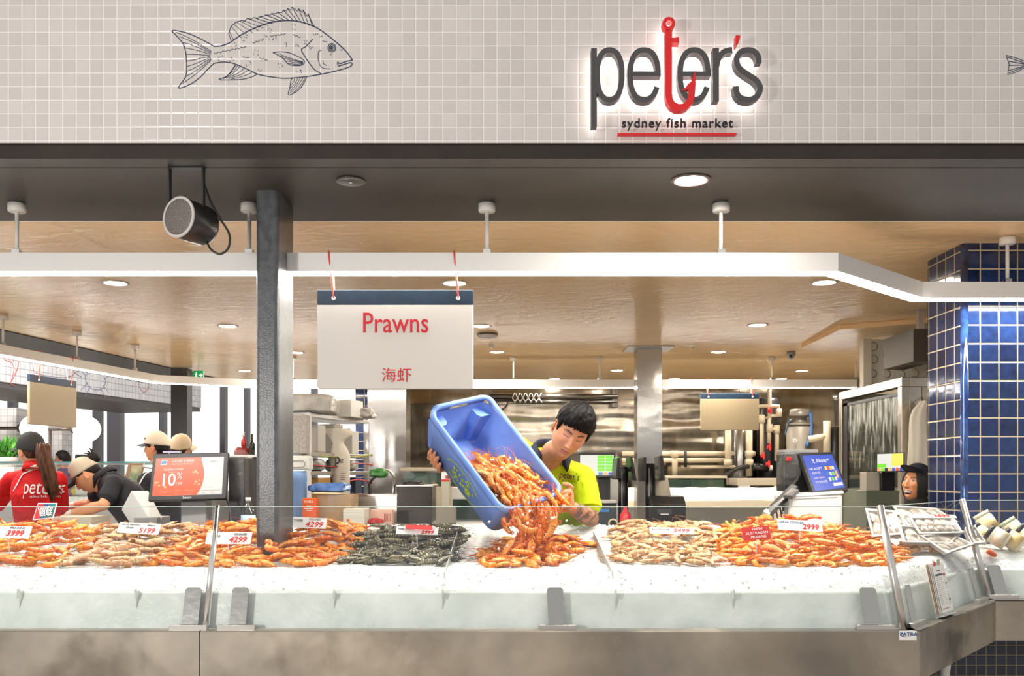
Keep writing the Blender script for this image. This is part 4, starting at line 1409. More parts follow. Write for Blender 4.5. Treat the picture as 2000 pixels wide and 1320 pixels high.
def kinds(nm, m, pal, L_, fat, bends, band=0.0):
    return [prawn_mesh(nm, m, b, pal, L_, fat, seed=i*3+1, band=band, side=1 if i % 2 else -1) for i, b in enumerate(bends)]
K_COOK = kinds('cooked_prawn', COOKED, palC, 0.108, 1.22, (0.5, 0.95, 1.4, 1.9, 2.4, 2.9))
K_RAW = kinds('raw_prawn', RAW, palR, 0.122, 1.25, (0.5, 1.0, 1.5, 2.1))
K_TIG = kinds('tiger_prawn', TIGER, palT, 0.130, 1.38, (0.4, 0.8, 1.2, 1.7), 0.75)
K_BAN = kinds('school_prawn', RAW, palB, 0.098, 1.08, (0.6, 1.2, 1.8, 2.4))
def put(name, meshes, loc, R, label, cat, group, sc=1.0):
    o = bpy.data.objects.new(name, random.choice(meshes))
    COL.objects.link(o)
    o.matrix_world = Matrix.Translation(loc) @ R.to_4x4() @ Matrix.Scale(sc, 4)
    return tag(o, label, cat, group)
STUFF = []      # deeper prawns: (mesh, matrix)
def inside(p, poly):
    r = False
    n = len(poly)
    for i in range(n):
        a, b = poly[i], poly[i-1]
        if (a[1] > p[1]) != (b[1] > p[1]) and p[0] < (b[0]-a[0])*(p[1]-a[1])/(b[1]-a[1])+a[0]:
            r = not r
    return r
def pile(name, meshes, pxpoly, n, label, cat, group, mound=0.03, yaw=0.0, spread=0.6, under=0, seed=1, sc=1.0, avoid=None):
    rnd = random.Random(seed); random.seed(seed)
    poly = [(q.x, q.y) for q in (on_ice(*p) for p in pxpoly)]
    xs = [p[0] for p in poly]; ys = [p[1] for p in poly]
    got = []
    def edge(p):
        return min(((p[0]-a[0])**2+(p[1]-a[1])**2)**0.5 for a in _dense)
    _dense = []
    for i in range(len(poly)):
        a, b = poly[i], poly[i-1]
        _dense += [(lerp(a[0], b[0], t/8), lerp(a[1], b[1], t/8)) for t in range(8)]
    def cand():
        for _ in range(400):
            p = (rnd.uniform(min(xs), max(xs)), rnd.uniform(min(ys), max(ys)))
            if inside(p, poly):
                if avoid and avoid(p[0], p[1]): continue
                return p
        return p
    for k in range(n+under):
        best, bd = None, -1
        for c in range(10):
            p = cand()
            d = min([((p[0]-q[0])**2+(p[1]-q[1])**2) for q in got[-(n if k < n else under):]] or [9])
            if d > bd: best, bd = p, d
        got.append(best)
    for k, p in enumerate(got):
        e = sstep(0.0, 0.16, edge(p))
        top = k < n
        h = mound*e
        z = icez(*p)+0.012*sc+(h*rnd.uniform(0.72, 1.0)+rnd.uniform(0, 0.012) if top else h*rnd.uniform(0.1, 0.6))
        R = Matrix.Rotation(yaw+rnd.gauss(0, spread)+(pi if rnd.random() < 0.5 else 0), 3, 'Z') @ Matrix.Rotation(rnd.gauss(0, 0.16), 3, 'Y') @ Matrix.Rotation(rnd.gauss(0, 0.35)+(pi if rnd.random() < 0.5 else 0), 3, 'X')
        s_ = sc*rnd.uniform(0.86, 1.08)
        if top:
            put(name, meshes, V((p[0], p[1], z)), R, label, cat, group, s_)
        else:
            STUFF.append((rnd.choice(meshes), Matrix.Translation(V((p[0], p[1], z))) @ R.to_4x4() @ Matrix.Scale(s_, 4)))
def nearpost(x, y): return PX0-0.03 < x < PX1+0.03 and y > PY0-0.035
pile('cooked_prawn', K_COOK, [(-40, 1108), (100, 1108), (195, 1068), (205, 1035), (120, 1026), (-40, 1030)], 30, 'orange cooked prawn in the heap at the far left of the ice', 'prawn', 'cooked prawns at the far left', 0.05, 0.15, 0.55, 60, 21)
pile('cooked_prawn', K_COOK, [(285, 1106), (320, 1080), (380, 1050), (410, 1030), (540, 1026), (705, 1030), (700, 1060), (665, 1100), (600, 1108), (400, 1108)], 54, 'orange cooked prawn heaped around the foot of the black post', 'prawn', 'cooked prawns around the post', 0.06, 0.1, 0.6, 140, 22, avoid=nearpost)
pile('cooked_prawn', K_COOK, [(1400, 1085), (1405, 1040), (1440, 1030), (1600, 1030), (1700, 1045), (1765, 1085), (1735, 1106), (1500, 1108), (1440, 1104)], 74, 'orange cooked prawn in the big pile right of the red sign', 'prawn', 'cooked prawns in the big right pile', 0.07, 0.12, 0.55, 170, 23)
pile('raw_prawn', K_RAW, [(105, 1108), (200, 1070), (215, 1036), (370, 1030), (400, 1045), (365, 1070), (310, 1098), (270, 1110)], 76, 'pinkish brown raw prawn between the two left orange heaps', 'prawn', 'raw prawns at the left', 0.035, 0.1, 0.55, 0, 24)
pile('tiger_prawn', K_TIG, [(662, 1104), (700, 1070), (718, 1046), (760, 1032), (896, 1036), (893, 1060), (868, 1106)], 84, 'dark grey tiger prawn with pale bands on the ice left of the tub', 'prawn', 'tiger prawns on the ice', 0.018, 0.15, 0.45, 0, 25)
pile('school_prawn', K_BAN, [(1205, 1104), (1195, 1036), (1230, 1026), (1380, 1030), (1400, 1070), (1425, 1106)], 120, 'pale beige small raw prawn in the tray of ice right of the poured heap', 'prawn', 'small raw prawns', 0.022, 0.1, 0.9, 0, 26)
pile('school_prawn', K_BAN, [(1745, 1082), (1765, 1068), (1830, 1070), (1858, 1078), (1810, 1092), (1770, 1096)], 14, 'small pale prawn in front of the oyster trays at the corner', 'prawn', 'small prawns by the oyster trays', 0.02, 0.2, 0.5, 0, 27, 0.85)

# ------------------------------------------------------------------ blue tub tipped over the ice
u = V((0.56, -0.43, -0.71)).normalized(); v_ = V((0.76, 0.61, 0.22)); v_ = (v_-u*v_.dot(u)).normalized(); n_ = u.cross(v_)
if n_.z < 0: n_ = -n_
TR = Matrix((u, v_, n_)).transposed()
TO = V((-0.122, 3.968, CZ-0.033))-v_*0.016
def TW(x, y, z): return TO+TR @ V((x, y, z))
TUB = thing('fish_tub', 'blue plastic tub tipped to pour cooked prawns onto the ice', 'tub', TO)
BL = mat('tub_blue', C(108, 146, 228), 0.38, col2=C(122, 160, 234), scale=9, bump=0.0006, bscale=30, spec=0.4)
TL, TWd, TH, TP = 0.596, 0.340, 0.188, 0.037
def rrect3(l, wd, z, r, n=6):
    q = []
    for cx_, cy_, a0 in ((l/2-r, wd/2-r, 0), (-l/2+r, wd/2-r, 90), (-l/2+r, -wd/2+r, 180), (l/2-r, -wd/2+r, 270)):
        q += [V((cx_+r*cos(radians(a0+90*k/n)), cy_+r*sin(radians(a0+90*k/n)), z)) for k in range(n+1)]
    return q
mb = MB()
rings = [rrect3(TL-2*TP, TWd-2*TP, 0.0, 0.04), rrect3(TL-0.016, TWd-0.016, TH-0.03, 0.05), rrect3(TL-0.014, TWd-0.014, TH-0.012, 0.05)]
mb.grid([[TO+TR @ q for q in r] for r in rings], smooth=True, close=True)
k = len(rings[0])
mb.f.append(tuple(range(k-1, -1, -1))); mb.mi.append(0); mb.sm.append(False)
ir = [rrect3(TL-0.020, TWd-0.020, TH-0.004, 0.047), rrect3(TL-0.024, TWd-0.024, TH-0.03, 0.047), rrect3(TL-2*TP-0.008, TWd-2*TP-0.008, 0.006, 0.036)]
mb.grid([[TO+TR @ q for q in r] for r in ir], smooth=True, close=True)
b = len(mb.v)-k
mb.f.append(tuple(range(b, b+k))); mb.mi.append(0); mb.sm.append(False)
# stacking pockets in the corners of the upper end
def pocket(sx, sy):
    x0 = sx*(TL/2-0.012); y0 = sy*(TWd/2-0.012)
    xb = sx*(TL/2-TP-0.004); yb = sy*(TWd/2-TP-0.004)
    dx, dy = -sx*0.055, -sy*0.075
    zt = TH-0.035
    top = [V((x0, y0, zt)), V((x0+dx, y0, zt)), V((x0+dx, y0+dy*0.8, zt)), V((x0+dx*0.7, y0+dy, zt)), V((x0, y0+dy, zt))]
    bot = [V((xb, yb, 0.006)), V((xb+dx*0.5, yb, 0.006)), V((xb+dx*0.5, yb+dy*0.6, 0.006)), V((xb+dx*0.35, yb+dy*0.75, 0.006)), V((xb, yb+dy*0.75, 0.006))]
    vs = [TO+TR @ q for q in top+bot]
    mb.add(vs, [(0, 1, 2, 3, 4)]+[(i, i+5, (i+1) % 5+5, (i+1) % 5) for i in range(5)], False)
pocket(-1, -1); pocket(-1, 1)
mb.build('tub_body', BL, TUB)
mb = MB()      # rolled rim; raised at the upper end where the grip slot is
def rimz(x): return TH+0.022*sstep(-TL/2+0.10, -TL/2+0.0, x)
prof = [(-0.012, -0.004), (0.016, -0.004), (0.020, -0.022), (0.016, -0.022), (0.012, 0.004), (-0.012, 0.006)]
rows = []
for o_, z in ((-0.010, -0.006), (-0.010, 0.003), (-0.004, 0.008), (0.006, 0.008), (0.011, 0.003), (0.011, -0.020), (0.007, -0.020), (0.005, -0.006)):
    rows.append([TO+TR @ V((q.x, q.y, rimz(q.x)+z)) for q in rrect3(TL+2*o_-0.008, TWd+2*o_-0.008, 0, 0.052+o_*0.8)])
rows.append(rows[0])
mb.grid(rows, smooth=True, close=True)
mb.build('rim', BL, TUB)
mb = MB()      # upper end wall above the pockets with the hand slot
R4 = Matrix((-v_, n_, -u)).transposed()
x_ = -TL/2+0.004
def slot():
    o_ = []
    h = [(-0.05, TH-0.016), (0.05, TH-0.016), (0.05, TH+0.006), (-0.05, TH+0.006)]
    def q(a, d): return TW(x_+d, a[0], a[1])
    pts_o = [(-0.15, TH-0.036), (-0.05, TH-0.036), (0.05, TH-0.036), (0.15, TH-0.036)]
    strips = [((-0.145, -0.05), (TH-0.036, TH+0.020)), ((0.05, 0.145), (TH-0.036, TH+0.020)), ((-0.05, 0.05), (TH-0.036, TH-0.014)), ((-0.05, 0.05), (TH+0.008, TH+0.026))]
    for (a, b), (c, d) in strips:
        vs = [TW(x_+dd, yy, zz_) for dd in (-0.002, 0.002) for yy in (a, b) for zz_ in (c, d)]
        mb.add(vs, [(0, 1, 3, 2), (4, 6, 7, 5), (0, 4, 5, 1), (2, 3, 7, 6), (0, 2, 6, 4), (1, 5, 7, 3)], False)
slot()
mb.build('grip_panel', BL, TUB)
# green stencilled mark on the long side
GRN = mat('green_stencil', C(172, 196, 62), 0.6)
mb = MB()
p00 = TW(-TL/2+TP, -TWd/2+TP, 0.0); p01 = TW(-TL/2+0.012, -TWd/2+0.007, TH-0.03)
p10 = TW(TL/2-TP, -TWd/2+TP, 0.0)
ex = u.copy(); ey = (p01-p00); ey = (ey-ex*ey.dot(ex)).normalized(); ez = ex.cross(ey)
if ez.dot(v_) > 0: ez = -ez
RS = Matrix((ex, ey, ez)).transposed()
cs = (p00+p10)/2+ey*0.07+ex*0.015+ez*0.0012
mb.ribbon(arc2(0, -0.004, 0.125, 0.062, 20, 165, 20), 0.005, 0.0006, RS, cs)
mb.ribbon(arc2(0.02, -0.004, 0.125, 0.062, 200, 330, 14), 0.004, 0.0006, RS, cs)
random.seed(5)
for k2 in range(26):
    a, b2 = random.uniform(-0.085, 0.085), random.uniform(-0.035, 0.035)
    mb.ribbon([(a, b2), (a+random.uniform(-0.012, 0.016), b2+random.uniform(-0.01, 0.01)), (a+random.uniform(-0.006, 0.02), b2+random.uniform(-0.012, 0.012))], random.uniform(0.006, 0.012), 0.0005, RS, cs)
mb.ribbon(arc2(0.045, -0.02, 0.012, 0.012, 0, 340, 12), 0.008, 0.0006, RS, cs, True)
mb.build('stencil', GRN, TUB)

# prawns in the tub, pouring out and landing
random.seed(31)
rnd = random.Random(31)
def rrot(): return Euler((rnd.uniform(0, 6.28), rnd.uniform(0, 6.28), rnd.uniform(0, 6.28))).to_matrix()
got = []
lab = 'orange cooked prawn still lying in the tipped blue tub'
for k in range(62):
    best, bd = None, -1
    for c in range(12):
        x = rnd.uniform(-0.09, 0.29); y = rnd.uniform(-0.100, 0.105)
        if x < 0.0 and y > 0.10-0.5*abs(x) : continue
        d = min([((x-q[0])**2+(y-q[1])**2) for q in got] or [9])
        if d > bd: best, bd = (x, y), d
    if best is None: continue
    got.append(best)
    x, y = best
    h = 0.045+0.125*sstep(-0.10, 0.14, x)-0.04*sstep(0.05, 0.15, y)*sstep(0.2, 0.0, x)
    yl = rnd.gauss(0.15, 0.5 if abs(y) < 0.06 else 0.2)
    R = TR @ Matrix.Rotation(yl+(pi if rnd.random() < 0.5 else 0), 3, 'Z') @ Matrix.Rotation(rnd.gauss(0, 0.2), 3, 'Y') @ Matrix.Rotation(rnd.gauss(0, 0.5), 3, 'X')
    put('cooked_prawn', K_COOK, TW(x, y, h+rnd.uniform(-0.008, 0.012)), R, lab, 'prawn', 'cooked prawns in the tub', rnd.uniform(0.88, 1.1))
    STUFF.append((rnd.choice(K_COOK), Matrix.Translation(TW(x*0.92+0.01, y*0.75, h*0.5)) @ (TR @ Matrix.Rotation(rnd.gauss(0, 0.3), 3, 'Z')).to_4x4() @ Matrix.Scale(0.95, 4)))
for k in range(70):
    x = rnd.uniform(-0.06, 0.25); y = rnd.uniform(-0.08, 0.085)
    h = (0.045+0.125*sstep(-0.10, 0.14, x))*rnd.uniform(0.5, 0.85)
    STUFF.append((rnd.choice(K_COOK), Matrix.Translation(TW(x, y, h)) @ (TR @ Matrix.Rotation(rnd.gauss(0, 0.35), 3, 'Z') @ Matrix.Rotation(rnd.gauss(0, 0.4), 3, 'X')).to_4x4()))
lab = 'orange cooked prawn falling from the lip of the blue tub'
for k in range(26):
    t = rnd.random()
    a = P(lerp(985, 1095, rnd.random()), lerp(975, 1010, rnd.random()), lerp(3.55, 3.72, rnd.random()))
    b = P(lerp(985, 1085, rnd.random()), 1078, lerp(3.52, 3.66, rnd.random()))
    p = a.lerp(b, t**0.8)
    dwn = Matrix.Rotation(rnd.gauss(0, 0.4), 3, 'Y') @ Matrix.Rotation(pi/2+rnd.gauss(0, 0.35), 3, 'Y')
    R = Matrix.Rotation(rnd.uniform(0, 6.28), 3, 'Z') @ dwn @ Matrix.Rotation(rnd.uniform(0, 6.28), 3, 'X')
    put('cooked_prawn', K_COOK, p, R, lab, 'prawn', 'falling cooked prawns', rnd.uniform(0.88, 1.08))
# prawns hanging over the lip
lab = 'orange cooked prawn sliding over the lip of the blue tub'
for k in range(20):
    y = lerp(-0.135, 0.135, (k % 10)/9.0)
    R = TR @ Matrix.Rotation(rnd.gauss(0, 0.35), 3, 'Z') @ Matrix.Rotation(0.45+rnd.gauss(0, 0.2), 3, 'Y') @ Matrix.Rotation(rnd.gauss(0, 0.7), 3, 'X')
    put('cooked_prawn', K_COOK, TW(0.325+rnd.uniform(-0.02, 0.03), y, 0.175+rnd.uniform(-0.02, 0.025)), R, lab, 'prawn', 'prawns on the tub lip', rnd.uniform(0.88, 1.08))
pile('cooked_prawn', K_COOK, [(950, 1108), (945, 1082), (985, 1058), (1060, 1050), (1110, 1054), (1130, 1072), (1085, 1106), (1020, 1110)], 31, 'orange cooked prawn just landed on the bare ice below the tub', 'prawn', 'cooked prawns landed below the tub', 0.06, 0.0, 0.8, 50, 33, 1.0)
for (px, py) in ((1148, 1066), (1118, 1058), (1160, 1068)):
    p = on_ice(px, py)
    put('cooked_prawn', K_COOK, p+V((0, 0, 0.012)), Matrix.Rotation(rnd.uniform(0, 6.28), 3, 'Z'), 'lone cooked prawn that rolled away to the right of the landed heap', 'prawn', 'prawns rolled to the right', 0.85)
# ice tumbling out with the prawns
mb = MB()
for k in range(80):
    p = P(rnd.gauss(1035, 42), rnd.uniform(985, 1105), rnd.uniform(3.48, 3.70)) if k < 55 else TW(rnd.uniform(0.0, 0.30), rnd.uniform(-0.14, 0.14), 0.17)
    zf = icez(p.x, p.y)+0.004
    if p.z < zf: p.z = zf+rnd.uniform(0, 0.05)
    s = rnd.uniform(0.003, 0.008)
    R_i = rrot()
    mb.add([p+R_i @ V(q)*s for q in ((1, 0, 0), (-1, 0.2, 0), (0, 1, 0.1), (0.1, -1, 0), (0, 0, 0.9), (0, 0.1, -0.9))], [(0, 2, 4), (2, 1, 4), (1, 3, 4), (3, 0, 4), (2, 0, 5), (1, 2, 5), (3, 1, 5), (0, 3, 5)], False)
tag(mb.build('falling_ice', mat('ice_bits', C(238, 240, 238), 0.25)), 'bits of ice tumbling out of the blue tub with the prawns', 'ice', kind='stuff')
# the lower layers, one object
mv, mf, mc, off = [], [], [], 0
cache = {}
for me, M in STUFF:
    if me.name not in cache:
        cache[me.name] = ([q.co.copy() for q in me.vertices], [tuple(f.vertices) for f in me.polygons], [tuple(c.color) for c in me.color_attributes['Col'].data])
    a, b, c = cache[me.name]
    mv += [tuple(M @ q) for q in a]; mf += [tuple(off+i for i in f) for f in b]; mc += c; off += len(a)
me = bpy.data.meshes.new('cooked_prawns_beneath'); me.from_pydata(mv, [], mf); me.materials.append(COOKED)
ca = me.color_attributes.new('Col', 'FLOAT_COLOR', 'POINT'); ca.data.foreach_set('color', [x for c in mc for x in c])
me.polygons.foreach_set('use_smooth', [True]*len(me.polygons))
o = bpy.data.objects.new('cooked_prawns_beneath', me); COL.objects.link(o)
tag(o, 'orange cooked prawns lying beneath the top layer of the heaps', 'prawns', kind='stuff')

# ------------------------------------------------------------------ price tickets
TK = mat('ticket_card', C(240, 238, 234), 0.4)
def ticket(px, py, w_px, h_px, d, label, rows, rot=0.0, tilt=0.5, yaw=0.0, col=None, lift=0.0, name='price_ticket'):
    k = d/F
    c = P(px, py, d)+V((0, 0, lift))
    R = Matrix.Rotation(yaw, 3, 'Z') @ Matrix.Rotation(-tilt, 3, 'X') @ FRONT @ Matrix.Rotation(rot, 3, 'Z')
    t = thing(name, label, 'price ticket', c)
    mb = MB(); mb.prism([(-w_px*k/2, -h_px*k/2), (w_px*k/2, -h_px*k/2), (w_px*k/2, h_px*k/2), (-w_px*k/2, h_px*k/2)], 0.0016, R, c)
    mb.build('card', col or TK, t)
    mb = MB(); mb.cyl(c+R @ V((0, -h_px*k*0.4, -0.001)), c+R @ V((0, -h_px*k*0.4, -0.001))+V((0, 0.02, -0.09)), 0.002, n=6); mb.build('spike', WHITEP, t)
    for s, x, y, size, xs, m, kw_ in rows:
        text(s, c+R @ V((x*k, y*k, 0.0016)), R, size*k, m, t, xs=xs, lift=0.0006, **kw_)
    return t
bs = dict(bold=0.0006, shear=0.18)
REDT = mat('ticket_red', C(214, 40, 36), 0.45)
GREYT = mat('ticket_grey', C(70, 70, 74), 0.5)
ticket(18, 1049, 84, 26, 3.62, 'price ticket reading 3999 on the far left cooked prawns', [('3999', 12, -3, 17, 1.0, REDT, bs), ('PRAWNS', 14, 9, 6, 1.2, GREYT, {})], rot=-0.02, tilt=0.55, lift=0.02)
ticket(272, 1041, 82, 24, 3.85, 'price ticket reading 5199 behind the raw prawns', [('KING PRAWN', -18, 7, 5.5, 1.0, GREYT, {}), ('GREEN', -18, 0, 5.5, 1.0, GREYT, {}), ('5199', 16, -5, 16, 1.0, REDT, bs), ('FRESH', 22, 7, 5.5, 1.0, GREYT, {})], rot=-0.06, tilt=0.6, lift=0.02)
ticket(447, 1061, 88, 26, 3.52, 'price ticket reading 4299 left of the post, behind the glass pole', [('LARGE', -26, 4, 6, 1.0, GREYT, {}), ('4299', 18, -4, 17, 1.0, REDT, bs), ('COOKED', 22, 8, 6, 1.0, GREYT, {})], rot=0.0, tilt=0.55, lift=0.02)
ticket(602, 1030, 72, 24, 3.92, 'price ticket reading 4299 right of the post', [('TIGER', -20, 4, 7, 1.0, GREYT, {}), ('4299', 12, -4, 17, 1.0, REDT, bs), ('COOKED', 12, 8, 5.5, 1.0, GREYT, {})], rot=-0.05, tilt=0.6, lift=0.02)
t = ticket(815, 1046, 82, 18, 3.72, 'white and red price ticket lying on the tiger prawns', [('TIGER PRAWN', -22, 3, 5, 1.0, GREYT, {}), ('2999', 20, -4, 11, 1.1, REDT, bs)], rot=-0.03, tilt=0.7, lift=0.02)
k = 3.715/F
c = P(818, 1040, 3.715); R = Matrix.Rotation(-0.7, 3, 'X') @ FRONT @ Matrix.Rotation(-0.05, 3, 'Z')
mb = MB(); mb.prism([(-26*k, -5*k), (26*k, -5*k), (26*k, 5*k), (-26*k, 5*k)], 0.0014, R, c+V((0, 0, 0.022))); mb.build('red_sticker', REDT, t)
ticket(1312, 1047, 86, 15, 3.70, 'price ticket reading 2499 on the small raw prawns', [('RAW PRAWNS', -22, 2, 5, 1.0, GREYT, {}), ('2499', 18, 0, 12, 1.3, REDT, bs)], rot=-0.03, tilt=0.75, lift=0.022)
ticket(1562, 1043, 86, 24, 3.68, 'price ticket reading 2999 on the big right prawn pile', [('LARGE COOKED', -16, 6, 6, 1.1, BLUEINK, {}), ('2999', 20, -3, 16, 1.0, REDT, bs)], rot=-0.06, tilt=0.6, lift=0.035)
ticket(1477, 1056, 54, 26, 3.55, 'red sign reading fresh Australian prawns stuck in the big prawn pile', [('FRESH', 3, 8, 7.5, 1.0, TK, {}), ('AUSTRALIAN', 1, 0, 7.5, 1.0, TK, {}), ('PRAWNS', 3, -8, 7.5, 1.0, TK, {})], rot=0.1, tilt=0.35, col=mat('sign_red', C(206, 42, 40), 0.45), lift=0.03, name='red_sign')
# ================================================================== people
def evaluated(mb, voxel, smooth=4):
    me = mb.mesh('tmp', [])
    o = bpy.data.objects.new('tmp', me); COL.objects.link(o)
    r = o.modifiers.new('r', 'REMESH'); r.mode = 'VOXEL'; r.voxel_size = voxel; r.use_smooth_shade = True
    s = o.modifiers.new('s', 'SMOOTH'); s.iterations = smooth; s.factor = 0.5
    bpy.context.view_layer.update()
    dg = bpy.context.evaluated_depsgraph_get()
    out = bpy.data.meshes.new_from_object(o.evaluated_get(dg))
    bpy.data.objects.remove(o); bpy.data.meshes.remove(me)
    return out
def limb(mb, pts, rs, n=14, flat=1.0):
    mb.tube(pts, rs, n, flat=flat)
    for p, r in zip(pts, rs):
        mb.ell(p, r*0.99, nu=12, nv=8)
def loft(mb, secs, n=24):
    rows = []
    for c, sx, sy, rx, ry in secs:
        rows.append([V(c)+V(sx)*(rx*math.copysign(abs(cos(2*pi*j/n))**0.85, cos(2*pi*j/n)))+V(sy)*(ry*math.copysign(abs(sin(2*pi*j/n))**0.85, sin(2*pi*j/n))) for j in range(n)])
    mb.grid(rows, close=True)
    b = len(mb.v)-n*len(secs)
    mb.f += [tuple(b+j for j in range(n-1, -1, -1)), tuple(b+n*(len(secs)-1)+j for j in range(n))]
    mb.mi += [0, 0]; mb.sm += [True, True]
def hand(mb, w, d, nrm, curl=0.6, L=1.0, side=1, spread=0.10, thumb=True):
    """w wrist, d pointing direction, nrm palm normal (the way the fingers curl); side=+1 puts the thumb on d x nrm"""
    w, d = V(w), V(d).normalized(); nrm = (V(nrm)-d*V(nrm).dot(d)).normalized(); s = d.cross(nrm)*side
    R = Matrix((s, nrm, d)).transposed()
    mb.ell(w+d*0.047*L, (0.041*L, 0.0165*L, 0.056*L), R, 16, 10)
    mb.ell(w+d*0.075*L, (0.040*L, 0.0145*L, 0.022*L), R, 14, 8)
    for k in range(4):
        o_ = (0.030-0.020*k)
        ln = (0.074, 0.083, 0.077, 0.060)[k]*L
        b = w+d*0.088*L+s*o_*L
        dd = (d+s*spread*(1.5-k)*0.5).normalized()
        a = curl*(0.55+0.08*k)
        p1 = b+(dd*cos(a*0.6)+nrm*sin(a*0.6))*ln*0.45
        p2 = p1+(dd*cos(a*1.5)+nrm*sin(a*1.5))*ln*0.32
        p3 = p2+(dd*cos(a*2.2)+nrm*sin(a*2.2))*ln*0.25
        limb(mb, [b-dd*0.015*L, b, p1, p2, p3], [0.0095*L, 0.0095*L, 0.0088*L, 0.0080*L, 0.0068*L], 10)
    if thumb:
        b = w+d*0.022*L+s*0.026*L+nrm*0.006*L
        p1 = b+(d*0.55+s*0.65+nrm*0.35).normalized()*0.040*L
        p2 = p1+(d*0.8+s*0.25+nrm*0.55).normalized()*0.030*L
        p3 = p2+(d*0.9+nrm*0.5).normalized()*0.022*L
        limb(mb, [b, p1, p2, p3], [0.0125*L, 0.0110*L, 0.0095*L, 0.0078*L], 10)

def G(x, s): return exp(-(x/s)**2)
JAW = [0.30]
def head_surface(a, th, features=True, smile=0.0, fem=0.0):
    """point of a head facing -y; a = angle from the front, th from the crown"""
    ct, st = cos(th), sin(th)
    z = 0.118*ct
    t = max(0.0, -z/0.118)
    front = max(0.0, cos(a))
    wx = 0.0755*(1-(JAW[0]+0.04*fem)*t**1.7)
    sf = st**(0.92-0.42*t) if st > 0 else 0
    x = wx*(st**(0.9-0.25*t) if st > 0 else 0)*sin(a)
    if cos(a) > 0:
        y = -0.094*sf*cos(a)**0.92
    else:
        y = 0.101*(st**0.95 if st > 0 else 0)*(-cos(a))**0.9*(1-0.28*sstep(-0.01, -0.10, z))
    if features and cos(a) > 0.05:
        g = 0.0
        if z < 0.024:
            u_ = (0.022-z)/0.056
            h = 0.004+0.0185*max(0.0, u_)**1.25
            if z < -0.034: h *= max(0.0, 1-(-0.034-z)/0.0085)**1.2
            g += h*G(x, 0.0078+0.0045*max(0.0, min(1.0, u_)))*sstep(0.024, 0.010, z)
        for s in (-1, 1):
            g += 0.0085*G(x-s*0.0125, 0.0065)*G(z+0.0345, 0.006)
            g -= 0.0085*G(x-s*0.031, 0.017)*G(z-0.012, 0.011)
            g += 0.0050*G(x-s*0.0315, 0.0125)*G(z-0.010, 0.0065)
            g += 0.0035*G(x-s*0.030, 0.02)*G(z-0.031, 0.006)
            g += (0.006+0.006*smile)*G(x-s*0.044, 0.018)*G(z+0.024-0.006*smile, 0.018)
        g += 0.0065*G(x, 0.024)*G(z+0.064, 0.016)
        g += 0.0035*G(x, 0.019)*G(z+0.0575, 0.0042)+0.0042*G(x, 0.017)*G(z+0.0705, 0.0045)
        g -= 0.0045*G(x, 0.022)*G(z+0.064, 0.0020)
        g -= 0.0030*G(x, 0.014)*G(z+0.082, 0.005)
        g += 0.0085*G(x, 0.019)*G(z+0.098, 0.011)
        g -= 0.004*smile*G(x, 0.022)*G(z+0.069, 0.008)
        y -= g*min(1.0, cos(a)*2.2)
    return V((x, y, z))
def head_grid(fn, NU=150, NV=120):
    rows = []
    for i in range(NV+1):
        th = pi*(0.0008+0.9984*i/NV)
        r = []
        for j in range(NU):
            t = -1+2*j/NU
            a = pi*(0.42*t+0.58*t**3)
            r.append(fn(a, th))
        rows.append(r)
    return rows
